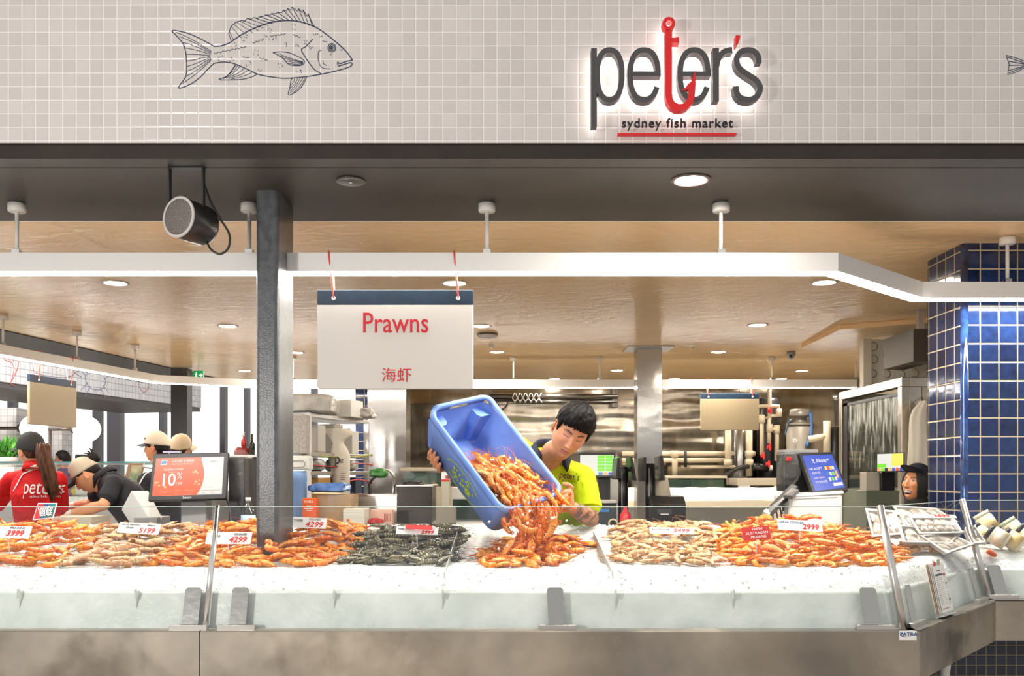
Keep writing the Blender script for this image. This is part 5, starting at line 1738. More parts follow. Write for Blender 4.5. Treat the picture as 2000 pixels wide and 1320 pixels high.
def make_head(skin, lips=None, brow=None, eyes='open', smile=0.0, fem=0.0, hi=True):
    """returns (verts, faces, colours) in head space"""
    skin = V(skin[:3]); lips = V((lips or C(190, 108, 90))[:3]); brow = V((brow or C(30, 22, 18))[:3])
    mb = MB()
    rows = head_grid(lambda a, th: head_surface(a, th, True, smile, fem), 150 if hi else 80, 120 if hi else 64)
    mb.grid(rows, close=True)
    n = len(rows[0])
    mb.f += [tuple(range(n-1, -1, -1)), tuple(len(mb.v)-n+j for j in range(n))]; mb.mi += [0, 0]; mb.sm += [True]*2
    cols = []
    dark = V((0.012, 0.008, 0.007))
    for p in mb.v:
        c = skin.copy()
        if p.y < -0.02:
            x, z = p.x, p.z; ax = abs(x)
            c = c.lerp(V((skin.x*1.0, skin.y*0.80, skin.z*0.72)), 0.35*G(ax-0.045, 0.02)*G(z+0.025, 0.018)+0.25*G(x, 0.012)*G(z+0.03, 0.01))
            if smile:
                m = (x/0.027)**2+((z+0.0675)/0.0135)**2
                if m < 1.35: c = lips
                if m < 0.85:
                    c = V((0.92, 0.90, 0.86)) if z > -0.0715 else dark
                    if m > 0.74: c = dark
            else:
                m = (x/0.0245)**2+((z+0.0640)/(0.0095-0.002*ax/0.025))**2
                if m < 1.25: c = c.lerp(lips, sstep(1.25, 0.85, m))
                if ax < 0.022 and abs(z+0.0640+0.0015*(1-ax/0.022)) < 0.0012: c = lips*0.35
            zb = 0.0285+0.0045*sstep(0.012, 0.034, ax)-0.006*sstep(0.036, 0.052, ax)
            if 0.013 < ax < 0.052:
                wv = 0.0040*(1-0.5*sstep(0.03, 0.052, ax))
                c = c.lerp(brow, sstep(wv*1.5, wv*0.7, abs(z-zb))*0.92)
            ex = (ax-0.0315)/0.0145
            if abs(ex) < 1:
                if eyes == 'open':
                    top = 0.0115+0.0045*(1-ex*ex); bot = 0.0095-0.0040*(1-ex*ex)
                    if bot < z < top:
                        c = V((0.70, 0.68, 0.66))
                        if (ax-0.0315)**2+(z-0.0108)**2 < 0.0050**2: c = dark
                    if abs(z-top) < 0.0016: c = dark
                else:
                    zl = 0.0058+0.0022*ex*ex
                    if abs(z-zl) < 0.0017: c = dark*1.5
                    elif abs(z-zl-0.007) < 0.0010: c = skin*0.55
            if abs(ax-0.0085) < 0.0035 and abs(z+0.0405) < 0.0018: c = skin*0.25
        cols.append(c)
    # ears
    for s in (-1, 1):
        b = len(mb.v)
        R = Euler((0, 0, s*0.35)).to_matrix() @ Euler((-0.18, 0, 0)).to_matrix()
        def ear(q):
            r = sqrt((q.y/0.017)**2+(q.z/0.031)**2)
            return V((q.x+s*(0.005*r*r-0.003), q.y, q.z))
        mb.ell((s*0.0765, 0.012, -0.006), (0.0075, 0.017, 0.031), R, 14, 12, ear)
        cols += [V((skin.x*1.02, skin.y*0.82, skin.z*0.74))]*(len(mb.v)-b)
    return mb, cols
def head_shell(thresh, off, inner=0.90, NU=120, NV=90, jit=0.0, seed=0, top=0.0):
    """closed shell over the skull where z > thresh(a); elsewhere it sinks into the head"""
    def fn(a, th):
        p = head_surface(a, th, False)
        tz = thresh(a)
        if jit: tz += jit*noise.noise(V((a*9+seed, 0.3, seed)))+jit*0.6*noise.noise(V((a*26+seed, 2.3, seed)))
        m = sstep(tz-0.004, tz+0.007, p.z)
        o_ = off(a, p.z)+top*max(0.0, p.z/0.118)**2
        nrm = V((p.x/0.0755**2, p.y/0.095**2, p.z/0.118**2)).normalized()
        return (p+nrm*o_)*m+(p*inner)*(1-m)
    rows = head_grid(fn, NU, NV)
    mb = MB(); mb.grid(rows, close=True)
    n = NU
    mb.f += [tuple(range(n-1, -1, -1)), tuple(len(mb.v)-n+j for j in range(n))]; mb.mi += [0, 0]; mb.sm += [True]*2
    return mb
def HM(loc, yaw=0, pitch=0, roll=0, sc=1.0):
    R = Matrix.Rotation(roll, 3, 'Y') @ Matrix.Rotation(pitch, 3, 'X') @ Matrix.Rotation(yaw, 3, 'Z')
    return Matrix.Translation(V(loc)) @ R.to_4x4() @ Matrix.Scale(sc, 4)
def attach(me, name, m, parent):
    me.name = name
    me.materials.clear()
    for x in (m if isinstance(m, list) else [m]): me.materials.append(x)
    me.polygons.foreach_set('use_smooth', [True]*len(me.polygons))
    o = bpy.data.objects.new(name, me); COL.objects.link(o)
    if parent is not None:
        o.parent = parent
        o.matrix_parent_inverse = WM[parent.name].inverted()
    WM[o.name] = Matrix.Identity(4)
    return o
def wrinkle(me, amt, sc=14, seed=0, zs=0.6):
    nrm = [v.normal.copy() for v in me.vertices]
    for v, nv in zip(me.vertices, nrm):
        c = v.co.copy()
        v.co = c+nv*(amt*noise.noise(V((c.x*sc+seed, c.y*sc, c.z*sc*zs+0.5*c.x*sc)))+0.4*amt*noise.noise(V((c.x*sc*2.6, c.y*sc*2.6, c.z*sc*2.6+seed))))
SKINM = vcol_mat('skin', 0.42, 0.12, bump=0.0004, bscale=300)
def hairm(name, c1, c2):
    return mat(name, c1, 0.5, col2=c2, scale=60, stretch=(1, 1, 0.25), bump=0.002, bscale=120, spec=0.12)
def person(label, H, J, skin, shirt, trousers, sleeve=0.7, voxel=0.006, head_kw=None, hands=None, colour_fn=None, bulk=1.0, shirt_name='shirt', cat='person'):
    """J: joints pel, waist, chest, neck, shL/elL/wrL, shR/elR/wrR, kneeL.. in world space"""
    t = thing('person', label, cat, (J['pel'].x, J['pel'].y, J['foot']))
    # skin: torso core, neck, arms, hands
    mb = MB()
    side = (J['shL']-J['shR']).normalized()
    def sec(mb_, infl, full=True):
        up1 = (J['chest']-J['pel']).normalized()
        S = []
        fw = side.cross(up1).normalized(); sd = up1.cross(fw) if False else side
        hip = V((side.x, side.y, 0)).normalized(); hf = V((hip.y, -hip.x, 0))
        S.append((J['pel']-V((0, 0, 0.08)), hip, hf, 0.16*bulk+infl, 0.115*bulk+infl))
        S.append((J['pel']+V((0, 0, 0.04)), hip, hf, 0.165*bulk+infl, 0.118*bulk+infl))
        S.append((J['pel'].lerp(J['chest'], 0.42), side, fw, 0.150*bulk+infl, 0.112*bulk+infl))
        S.append((J['pel'].lerp(J['chest'], 0.78), side, fw, 0.165*bulk+infl, 0.118*bulk+infl))
        S.append((J['chest'], side, fw, 0.172*bulk+infl, 0.118*bulk+infl))
        mid = (J['shL']+J['shR'])/2
        S.append((J['chest'].lerp(mid, 0.75), side, fw, 0.165*bulk+infl, 0.098*bulk+infl))
        S.append((mid.lerp(J['neck'], 0.45)+V((0, 0, 0.012)), side, fw, 0.105+infl, 0.070+infl*0.8))
        S.append((J['neck'], side, fw, 0.060+infl*0.5, 0.058+infl*0.5))
        loft(mb_, S)
    sec(mb, -0.006)
    hb = H @ V((0, 0.018, -0.055)); hc = H @ V((0, 0.012, -0.105))
    limb(mb, [J['neck']-V((0, 0, 0.03)), J['neck'].lerp(hc, 0.5), hc, hb], [0.062, 0.056, 0.055, 0.050])
    for s in 'LR':
        sh, el, wr = J['sh'+s], J['el'+s], J['wr'+s]
        limb(mb, [sh, sh.lerp(el, 0.45), el, el.lerp(wr, 0.3), wr], [0.052*bulk, 0.046*bulk, 0.039*bulk, 0.041*bulk, 0.027])
        if hands and s in hands:
            hands[s](mb)
        else:
            hand(mb, wr, (wr-el).normalized()+V((0, 0, -0.2)), V((0, 0, -1)), 0.7, side=1 if s == 'R' else -1)
    body = evaluated(mb, voxel, 3)
    hm, hcol = make_head(skin, hi=voxel <= 0.005, **(head_kw or {}))
    vs = [v.co.copy() for v in body.vertices]; fs = [tuple(f.vertices) for f in body.polygons]
    sk = V(skin[:3])
    cols = [(colour_fn(c) if colour_fn else None) or sk*(0.97+0.06*noise.noise(c*20)) for c in vs]
    b = len(vs)
    vs += [H @ q for q in hm.v]; fs += [tuple(b+i for i in f) for f in hm.f]; cols += hcol
    me = bpy.data.meshes.new('body'); me.from_pydata([tuple(q) for q in vs], [], fs)
    ca = me.color_attributes.new('Col', 'FLOAT_COLOR', 'POINT')
    ca.data.foreach_set('color', [x for c in cols for x in (c[0], c[1], c[2], 1.0)])
    attach(me, 'body', SKINM, t)
    bpy.data.meshes.remove(body)
    # shirt
    mb = MB()
    sec(mb, 0.014)
    for s in 'LR':
        sh, el, wr = J['sh'+s], J['el'+s], J['wr'+s]
        limb(mb, [J['neck'].lerp(J['chest'], 0.12).lerp(sh, 0.22), J['neck'].lerp(sh, 0.6)+V((0, 0, -0.012)), sh], [0.050, 0.054, 0.060*bulk])
        if sleeve <= 1:
            e = sh.lerp(el, sleeve)
            limb(mb, [sh, sh.lerp(e, 0.5), e.lerp(sh, 0.12)], [0.060*bulk, 0.058*bulk, 0.058*bulk])
            mb.tube([sh.lerp(e, 0.5), e], [0.058*bulk, 0.062*bulk], 18)
        else:
            limb(mb, [sh, sh.lerp(el, 0.5), el, el.lerp(wr, 0.5), el.lerp(wr, 0.93)], [0.066*bulk, 0.062*bulk, 0.056*bulk, 0.050, 0.041])
    sm = evaluated(mb, voxel*1.2, 5)
    wrinkle(sm, 0.006, 16, len(label))
    so = attach(sm, shirt_name, shirt, t)
    # trousers and shoes
    mb = MB()
    hip = V((side.x, side.y, 0)).normalized()
    f0 = V((hip.y, -hip.x, 0))
    mb.ell(J['pel']-V((0, 0, 0.06)), (0.165*bulk, 0.125*bulk, 0.12), Matrix((hip, f0, V((0, 0, 1)))).transposed())
    for s in (-1, 1):
        h = J['pel']+hip*0.088*s-V((0, 0, 0.08))
        kn = V((lerp(J['pel'].x, J['pel'].x, 1), J['pel'].y, lerp(J['pel'].z-0.08, J['foot'], 0.48)))+hip*0.10*s
        an = V((J['pel'].x, J['pel'].y, J['foot']+0.09))+hip*0.11*s
        limb(mb, [h, h.lerp(kn, 0.5), kn, kn.lerp(an, 0.4), an], [0.092*bulk, 0.085, 0.066, 0.064, 0.052])
    attach(evaluated(mb, 0.011, 3), 'trousers', trousers, t)
    for s in (-1, 1):
        mb = MB()
        an = V((J['pel'].x, J['pel'].y, J['foot']+0.045))+hip*0.11*s
        R = Matrix((hip, -f0 if False else f0, V((0, 0, 1)))).transposed()
        fw = H.to_3x3() @ V((0, -1, 0)); fw.z = 0; fw.normalize()
        mb.ell(an+fw*0.06, (0.045, 0.125, 0.045), Matrix((V((-fw.y, fw.x, 0)), fw, V((0, 0, 1)))).transposed(), fn=lambda q: V((q.x, q.y, max(q.z, -0.040))))
        mb.build('shoe', BLACK, t)
    return t, so, sm
def Q(px, py, d): return P(px, py, d)
PLAT = 0.13
TROU = mat('dark_trousers', C(34, 36, 44), 0.8)
def cap(H, t, m_crown, m_brim, thr=0.028, off=0.011, brim_len=0.075, brim_w=1.0, tilt=0.0, name='cap', opening=False):
    mb = head_shell(lambda a: thr+0.012*cos(a)-0.010, lambda a, z: off, 0.93, 90, 60, top=0.010)
    mb.v = [H @ q for q in mb.v]
    c = mb.build(name, m_crown, t)
    # brim
    mb = MB()
    rows = []
    for i in range(9):
        r = i/8
        row = []
        for j in range(21):
            a = radians(-66+132*j/20)
            e = head_surface(a, math.acos(max(-1, min(1, (thr+0.006)/0.118))), False)
            e = V((e.x*1.12, e.y*1.10, thr+0.004))
            f = V((e.x*(1+0.22*r), e.y-brim_len*r*max(0.0, cos(a*1.25))**0.55, e.z-0.012*r-0.010*(abs(a)/1.15)**2*(0.4+r)-tilt*r))
            row.append(f)
        rows.append(row)
    mb.grid(rows)
    top = list(mb.v)
    n = len(top)
    mb.grid([[q-V((0, 0, 0.003)) for q in r] for r in rows], flip=True)
    mb.grid([rows[-1], [q-V((0, 0, 0.003)) for q in rows[-1]]])
    mb.v = [H @ q for q in mb.v]
    mb.build('brim', m_brim, c)
    return c

# ---- the worker pouring the prawns
JAW[0] = 0.20
H = HM((0.2650, 4.05, Zr(0.1870)), 0.25, 0.46, 0.50, 1.0)
SK = C(214, 150, 112)
def TH_(x, y, z): return TW(x, y+0.016, z)
wrR = TH_(-0.15, 0.075, -0.060)
J = dict(pel=V((0.19, 4.66, Zr(-0.60))), chest=V((0.205, 4.42, Zr(-0.125))), neck=V((0.172, 4.27, Zr(0.085))),
         shL=V((0.338, 4.27, Zr(-0.022))), elL=Q(1153, 1012, 4.17), wrL=Q(1116, 990, 3.96),
         shR=V((0.040, 4.40, Zr(0.112))), elR=V((-0.10, 4.37, Zr(-0.12))), wrR=wrR, foot=PLAT)
def handR(mb):       # fingers hooked round the lower edge of the tub
    pc = TH_(-0.158, -0.045, -0.032)
    mb.ell((wrR+pc)/2, (0.043, 0.018, 0.066), Matrix((u, n_, -v_)).transposed(), 16, 10)
    mb.ell(pc, (0.043, 0.016, 0.05), Matrix((u, n_, -v_)).transposed(), 16, 10)
    for k, x in enumerate((-0.206, -0.180, -0.154, -0.128)):
        e = (0.012, 0.020, 0.018, 0.004)[k]
        limb(mb, [TH_(lerp(x, -0.158, 0.35), -0.06, -0.028), TH_(lerp(x, -0.158, 0.12), -0.115, -0.024), TH_(x, -0.160-e*0.2, -0.017), TH_(x, -0.171, 0.006+e*0.5), TH_(x, -0.170, 0.024+e)], [0.0115, 0.0112, 0.0112, 0.0105, 0.0085], 12)
    limb(mb, [TH_(-0.125, 0.03, -0.055), TH_(-0.092, -0.03, -0.040), TH_(-0.080, -0.10, -0.026), TH_(-0.082, -0.150, -0.016)], [0.0145, 0.0130, 0.0115, 0.0090], 12)
def handL(mb):       # palm behind the right wall near the lip, fingers coming forward
    w_ = J['wrL']; pc = Q(1110, 970, 3.885)
    d = (pc-w_).normalized(); s = V((0, -0.25, 0.97)); s = (s-d*s.dot(d)).normalized(); n2 = d.cross(s)
    mb.ell(w_.lerp(pc, 0.55), (0.040, 0.018, 0.060), Matrix((s, n2, d)).transposed(), 16, 10)
    mb.ell(pc, (0.040, 0.018, 0.040), Matrix((s, n2, d)).transposed(), 16, 10)
    for k in range(4):
        b = pc+s*(0.03-0.02*k)
        p1 = Q(1103+k*1.5, 960+k*9, 3.835); p2 = Q(1094+k*2, 965+k*8, 3.80); p3 = Q(1087+k*3, 971+k*7, 3.785)
        limb(mb, [b, b.lerp(p1, 0.6), p1, p2, p3], [0.0105, 0.0105, 0.0100, 0.0095, 0.0080], 12)
    limb(mb, [w_.lerp(pc, 0.5)+s*0.03, pc+s*0.052, Q(1108, 946, 3.85), Q(1101, 945, 3.83)], [0.0135, 0.0120, 0.0105, 0.0085], 12)
def tattoo(c):
    a, b = J['elL'], J['wrL']
    t = (c-a).dot(b-a)/(b-a).length_squared
    dist = (c-(a+(b-a)*t)).length
    if -0.4 < t < 0.98 and dist < 0.07:
        n = noise.noise(c*38)+0.6*noise.noise(c*85)
        return V(SK[:3]).lerp(V(C(58, 48, 44)[:3]), 0.30+0.62*sstep(-0.25, 0.30, n))
    return None
HIVIS = mat('hivis_yellow', C(206, 226, 22), 0.7, col2=C(192, 214, 16), scale=14, bump=0.0012, bscale=240, spec=0.25)
NAVYC = mat('navy_cloth', C(26, 28, 52), 0.8, bump=0.0005, bscale=300)
man, mshirt, msm = person('man in a yellow hi-vis polo with navy collar tipping a blue tub of prawns', H, J, SK, HIVIS, TROU, 0.80, 0.004,
             dict(eyes='down', lips=C(196, 112, 96)), dict(L=handL, R=handR), tattoo, 1.04, 'polo_shirt')
def mh(a):
    a = abs(a)
    return lerp(0.052, 0.046, sstep(0.5, 0.9, a))-0.050*sstep(1.02, 1.16, a)+0.036*sstep(1.26, 1.36, a)*(1-sstep(1.85, 1.95, a))-0.036*sstep(1.85, 2.0, a)-0.035*sstep(1.9, 2.4, a)
mb = head_shell(mh, lambda a, z: 0.004+0.018*sstep(-0.01, 0.075, z)+0.008*sstep(1.2, 0.3, abs(a))*sstep(0.045, 0.085, z)+0.004*noise.noise(V((a*5, z*30, 2))), 0.90, 260, 150, 0.014, 3, top=0.010)
for i, q in enumerate(mb.v):
    mb.v[i] = q*(1+0.022*noise.noise(V((q.x*70, q.y*70, q.z*18))))
mb.v = [H @ q for q in mb.v]
mb.build('hair', hairm('black_hair', C(8, 7, 7), C(17, 14, 13)), man)
# collar: a stand of navy cloth round the neck, open at the front, with two folded flaps
def collar(t, neck, up, fwd, m, r=0.070, gap=0.5, h=0.045, lean=0.028, name='collar', flap=0.05):
    up = V(up).normalized(); fwd = (V(fwd)-up*V(fwd).dot(up)).normalized(); sd = up.cross(fwd)
    mb = MB(); rows = []
    n = 40
    for i in range(n+1):
        a = gap+(2*pi-2*gap)*i/n
        fl = sstep(1.15, 0.45, min(a, 2*pi-a))
        d = fwd*cos(a)+sd*sin(a)
        c = V(neck)
        r0 = r*(1.0+0.10*fl)
        rows.append([c+d*r0+up*(h*(1-0.5*fl)-0.012), c+d*(r0+0.008)+up*(h*(1-0.45*fl)-0.004), c+d*(r0+0.014+lean*0.5)+up*(h*0.35*(1-fl)-0.012*fl), c+d*(r0+0.010+lean+flap*fl*0.4)-up*(0.006+flap*fl), c+d*(r0+0.004+lean+flap*fl*0.4)-up*(0.008+flap*fl), c+d*(r0+lean*0.3)+up*(h*0.3*(1-fl)-0.016)])
    mb.grid(rows, close=True)
    b = len(mb.v)-6*(n+1)
    mb.f += [tuple(b+j for j in range(5, -1, -1)), tuple(b+6*n+j for j in range(6))]; mb.mi += [0]*2; mb.sm += [False]*2
    return mb.build(name, m, t)
collar(man, J['neck']+V((0.006, -0.010, -0.004)), (0.16, -0.42, 0.86), (0.12, -0.9, -0.42), NAVYC, 0.071, 0.70, 0.056, 0.026, flap=0.034)
# open placket under the collar: skin of the throat shows in a V
def drape(shirt_me, poly, off=0.003, dirn=(0, 1, 0), sub=10):
    """project a flat patch (list of rows of world points) onto the cloth along dirn"""
    bv = BVHTree.FromPolygons([tuple(v.co) for v in shirt_me.vertices], [tuple(p.vertices) for p in shirt_me.polygons])
    dv = V(dirn).normalized()
    out = []
    for q in poly:
        hit = bv.ray_cast(q-dv*1.0, dv)
        out.append(hit[0]-dv*off if hit[0] is not None else q)
    return out
def draped_strip(t, sm, a, b, wd, m, name, n=14, off=0.003, dirn=(0, 1, 0)):
    a, b = V(a), V(b); d = (b-a).normalized(); s = V((d.z, 0, -d.x)).normalized()*wd/2
    rows = [[a.lerp(b, i/n)-s, a.lerp(b, i/n)-s*0.33, a.lerp(b, i/n)+s*0.33, a.lerp(b, i/n)+s] for i in range(n+1)]
    flat = drape(sm, [q for r in rows for q in r], off, dirn)
    front = [flat[i*4:i*4+4] for i in range(n+1)]
    mb = MB(); mb.grid(front); mb.grid([[q+V(dirn)*0.004 for q in r] for r in front], flip=True)
    return mb.build(name, m, t)
LIME2 = mat('lime_piping', C(196, 214, 120), 0.7)
draped_strip(man, msm, Q(1024, 888, 4.3), Q(1050, 864, 4.3), 0.007, LIME2, 'piping', off=0.006)
# embroidered chest logo
def draped_text(s, pos, R, size, m, t, sm, name='logo', dirn=(0, 1, 0), off=0.0025, **k):
    me = text_mesh(s, size, k.pop('xs', 1.0), 0.0, **k)
    bv = BVHTree.FromPolygons([tuple(v.co) for v in sm.vertices], [tuple(p.vertices) for p in sm.polygons])
    dv = V(dirn).normalized()
    miss, ys = [], []
    for v in me.vertices:
        q = V(pos)+R @ v.co
        hit = bv.ray_cast(q-dv*0.6, dv)
        if hit[0] is not None:
            v.co = hit[0]-dv*off
            ys.append(v.co.y)
        else:
            v.co = q
            miss.append(v)
    for v in miss:
        v.co.y = sum(ys)/max(1, len(ys))
    o = attach(me, name, m, t)
    return o
Rl = FRONT @ Matrix.Rotation(-0.16, 3, 'Z')
draped_text("peter's", Q(1113, 930, 4.2), Rl, 0.046, INKB, man, msm, 'chest_logo', xs=0.75)
draped_text('sydney fish market', Q(1112, 939, 4.2), Rl, 0.0090, INKB, man, msm, 'logo_line', xs=1.0)
mb = MB()
for i in range(3): pass
st0 = drape(msm, [Q(1112.5+dx, 930+dy, 4.2) for dx, dy in ((-0.6, -9), (0.6, -9), (0.2, -2), (-0.1, 6), (-1.2, 6), (-0.9, -2))], 0.0035)
mb.add(st0, [(0, 1, 2, 3, 4, 5)]); mb.build('logo_hook', RED, man)
# buttons and placket line
for px, py in ((1121, 951), (1122, 968)):
    p = drape(msm, [Q(px, py, 4.2)], 0.001)[0]
    mb = MB(); mb.cyl(p, p+V((0, -0.003, 0)), 0.0045, n=12); mb.build('button', LIME2, man)

JAW[0] = 0.28
# ---- woman in the red jacket, seen from behind
D6 = 6.0
H = HM(Q(61, 881, D6), radians(-122), 0.10, 0.02, 0.96)
J = dict(pel=V((-3.165, 6.05, Zr(-0.58))), chest=Q(70, 962, 6.03), neck=Q(74, 916, 6.0), shL=Q(22, 938, 6.12), shR=Q(112, 937, 5.96),
         elL=Q(-4, 985, 6.2), wrL=Q(-40, 1000, 6.45), elR=Q(119, 990, 6.05), wrR=Q(100, 1006, 6.30), foot=PLAT)
REDJ = mat('red_jacket', C(214, 22, 24), 0.65, col2=C(196, 14, 18), scale=10, bump=0.001, bscale=200, spec=0.3)
SK2 = C(232, 176, 142)
wom, rsh, rsm = person('woman in a red jacket and black cap with a long ponytail, seen from behind', H, J, SK2, REDJ, TROU, 1.2, 0.006, dict(fem=1.0), None, None, 0.94, 'jacket')
mb = head_shell(lambda a: 0.03-0.075*sstep(1.4, 2.2, abs(a)), lambda a, z: 0.006, 0.92, 90, 70)
mb.v = [H @ q for q in mb.v]; mb.build('hair', hairm('brown_hair', C(58, 36, 26), C(92, 58, 40)), wom)
CAPB = mat('black_cap', C(34, 32, 32), 0.75, bump=0.0006, bscale=300)
cap(H, wom, CAPB, CAPB, 0.022, 0.012)
mb = MB()
rt = H @ V((0.0, 0.108, 0.035))
pts = spline([rt, rt+V((0.03, -0.03, 0.012)), Q(85, 885, 5.87), Q(92, 915, 5.83), Q(100, 945, 5.83), Q(103, 965, 5.84), Q(103, 982, 5.86)], 6)
rnd = random.Random(2)
for s_i in range(16):
    a = 2*pi*s_i/16; k_ = 0.55 if s_i % 2 else 1.0
    st = []
    for i, q in enumerate(pts):
        f = i/(len(pts)-1)
        rad_ = lerp(0.010, 0.026, sstep(0, 0.3, f))*(1-0.55*sstep(0.6, 1.0, f))*k_
        wv = 0.006*sin(f*9+s_i*1.7)
        st.append(q+V((cos(a)*rad_*1.35+wv, sin(a)*rad_*0.8, 0.012*rnd.uniform(-1, 1)*f)))
    st = st[:len(st)-rnd.randint(0, 5)]
    mb.tube(st, [0.013*(0.75+0.35*sin(pi*i/(len(st)-1)))*(1-0.8*sstep(0.72, 1.0, i/(len(st)-1))) for i in range(len(st))], 8)
mb.build('ponytail', MATS['brown_hair'], wom)
bd = (0, 1, 0)
draped_text("peter's", Q(86.5, 952, 5.93), FRONT @ Matrix.Rotation(-0.02, 3, 'Z'), 0.140, WHITE, wom, rsm, 'back_logo', xs=0.68, off=0.006)
draped_text('sydney fish market', Q(90, 969, 5.93), FRONT, 0.024, WHITE, wom, rsm, 'back_line', xs=0.95, off=0.006)
collar(wom, J['neck']+V((0, 0, 0.0)), (0, 0.12, 1), (-0.8, 0.5, 0), REDJ, 0.072, 0.25, 0.05, 0.012, flap=0.01)
for a, b in ((Q(70, 908, 5.8), Q(20, 925, 5.8)), (Q(20, 925, 5.8), Q(0, 960, 5.8))):
    draped_strip(wom, rsm, a, b, 0.008, WHITE, 'piping', off=0.006)

# ---- woman in a cream cap bent over her work
DB = 6.1
H = HM(Q(171, 928, DB), radians(-84), 0.12, -0.72, 0.98)
J = dict(pel=V((-2.44, 6.22, Zr(-0.50))), chest=Q(238, 966, 6.14), neck=Q(205, 930, 6.1), shL=Q(222, 944, 5.96), shR=Q(205, 945, 6.28),
         elL=Q(203, 986, 5.86), wrL=Q(135, 1005, 5.95), elR=Q(178, 984, 6.30), wrR=Q(140, 988, 6.32), foot=PLAT)
def glove(w_):
    def f(c):
        return V(C(226, 216, 200)[:3]) if any((c-x).length < 0.13 and c.x < x.x+0.03 for x in w_) else None
    return f
BLKT = mat('black_polo', C(40, 40, 46), 0.75, bump=0.001, bscale=250, spec=0.3)
SK3 = C(226, 164, 122)
bent, bsh, bsm = person('woman in a cream cap and black polo bending over her work', H, J, SK3, BLKT, TROU, 0.72, 0.0055, dict(fem=0.6, eyes='down'), None, glove([J['wrL'], J['wrR']]), 0.98, 'polo_shirt')
mb = head_shell(lambda a: 0.035-0.02*sstep(0.9, 1.3, abs(a))-0.05*sstep(1.7, 2.2, abs(a)), lambda a, z: 0.005, 0.92, 90, 70)
mb.ell((0.0, 0.115, 0.062), (0.036, 0.036, 0.042), nu=16, nv=10)
for k in range(7):
    a = k*0.9
    mb.tube(spline([(0.0, 0.11, 0.07), (0.02*cos(a), 0.12+0.02*sin(a), 0.11), (0.045*cos(a), 0.115+0.03*sin(a), 0.125+0.01*sin(a*3))], 4), [0.006, 0.006, 0.006, 0.006, 0.006, 0.004, 0.004, 0.004, 0.002][:9], 6)
mb.v = [H @ q for q in mb.v]; mb.build('hair', hairm('dark_hair', C(26, 22, 22), C(44, 38, 36)), bent)
CREAM = mat('cream_cap', C(198, 184, 162), 0.8, bump=0.0006, bscale=300)
cb = cap(H, bent, CREAM, CAPB, 0.034, 0.012, 0.085)
def cap_badge(H, t, ang=0.62):
    pts = []
    mb = MB()
    for k, (m_, x0) in enumerate(((0, -0.016), (1, 0.0))):
        mb.m = k
        base = head_surface(-ang, math.acos(0.062/0.118), False)*1.155
        tx = V((cos(ang), -sin(ang), 0)) if False else V((cos(-ang), sin(-ang), 0))
        up = V((0, 0, 1)); nr = V((base.x, base.y, 0.02)).normalized()
        q = [base+tx*x0+up*-0.009, base+tx*(x0+0.016)+up*-0.009, base+tx*(x0+0.020)+up*0.010, base+tx*(x0+0.004)+up*0.010]
        mb.add([H @ (p+nr*0.004) for p in q]+[H @ (p-nr*0.006) for p in q], [(0, 1, 2, 3), (7, 6, 5, 4), (0, 4, 5, 1), (1, 5, 6, 2), (2, 6, 7, 3), (3, 7, 4, 0)])
    mb.build('badge', [REDT if 'REDT' in globals() else RED, mat('teal_badge', C(26, 120, 130), 0.5)], t)
cap_badge(H, bent, -0.62)
collar(bent, J['neck'], (-0.6, 0, 0.75), (-0.7, 0, -0.6), BLKT, 0.066, 0.4, 0.04, 0.014, flap=0.02)

# ---- man with glasses, turned away to the left
DG = 7.2
H = HM(Q(306, 874, DG), radians(-98), 0.02, 0.0, 0.98)
J = dict(pel=V((-2.80, 7.3, Zr(-0.55))), chest=Q(318, 962, 7.25), neck=Q(322, 916, 7.22), shL=Q(284, 938, 7.05), shR=Q(362, 938, 7.40),
         elL=Q(272, 985, 7.0), wrL=Q(255, 1004, 7.25), elR=Q(372, 990, 7.4), wrR=Q(340, 1004, 7.55), foot=PLAT)
g, _, gsm = person('man in glasses and a cream cap behind the red screen, facing left', H, J, C(214, 150, 108), BLKT, TROU, 0.72, 0.007, dict(), None, None, 1.05, 'polo_shirt')
mb = head_shell(lambda a: 0.03-0.03*sstep(0.9, 1.3, abs(a))+0.03*sstep(1.45, 1.55, abs(a))*(1-sstep(1.7, 1.8, abs(a)))-0.075*sstep(1.75, 2.1, abs(a)), lambda a, z: 0.009, 0.92, 90, 70)
mb.v = [H @ q for q in mb.v]; mb.build('hair', MATS['dark_hair'], g)
cap(H, g, CREAM, CAPB, 0.03, 0.012, 0.07); cap_badge(H, g, -0.62)
draped_strip(g, gsm, Q(282, 905, 6.9), Q(264, 945, 6.9), 0.010, WHITE, 'piping', off=0.006)
mb = MB()
for s in (-1, 1):
    c = V((s*0.033, -0.100, 0.010))
    mb.tube([H @ (c+V((0.020*cos(a), 0, 0.015*sin(a)))) for a in [2*pi*k/16 for k in range(17)]], 0.0016, 6)
    mb.tube([H @ V((s*0.053, -0.098, 0.014)), H @ V((s*0.076, -0.02, 0.012)), H @ V((s*0.078, 0.02, 0.006))], 0.0016, 6)
mb.tube([H @ V((-0.013, -0.103, 0.012)), H @ V((0.013, -0.103, 0.012))], 0.0016, 6)
mb.build('glasses', BLACK, g)

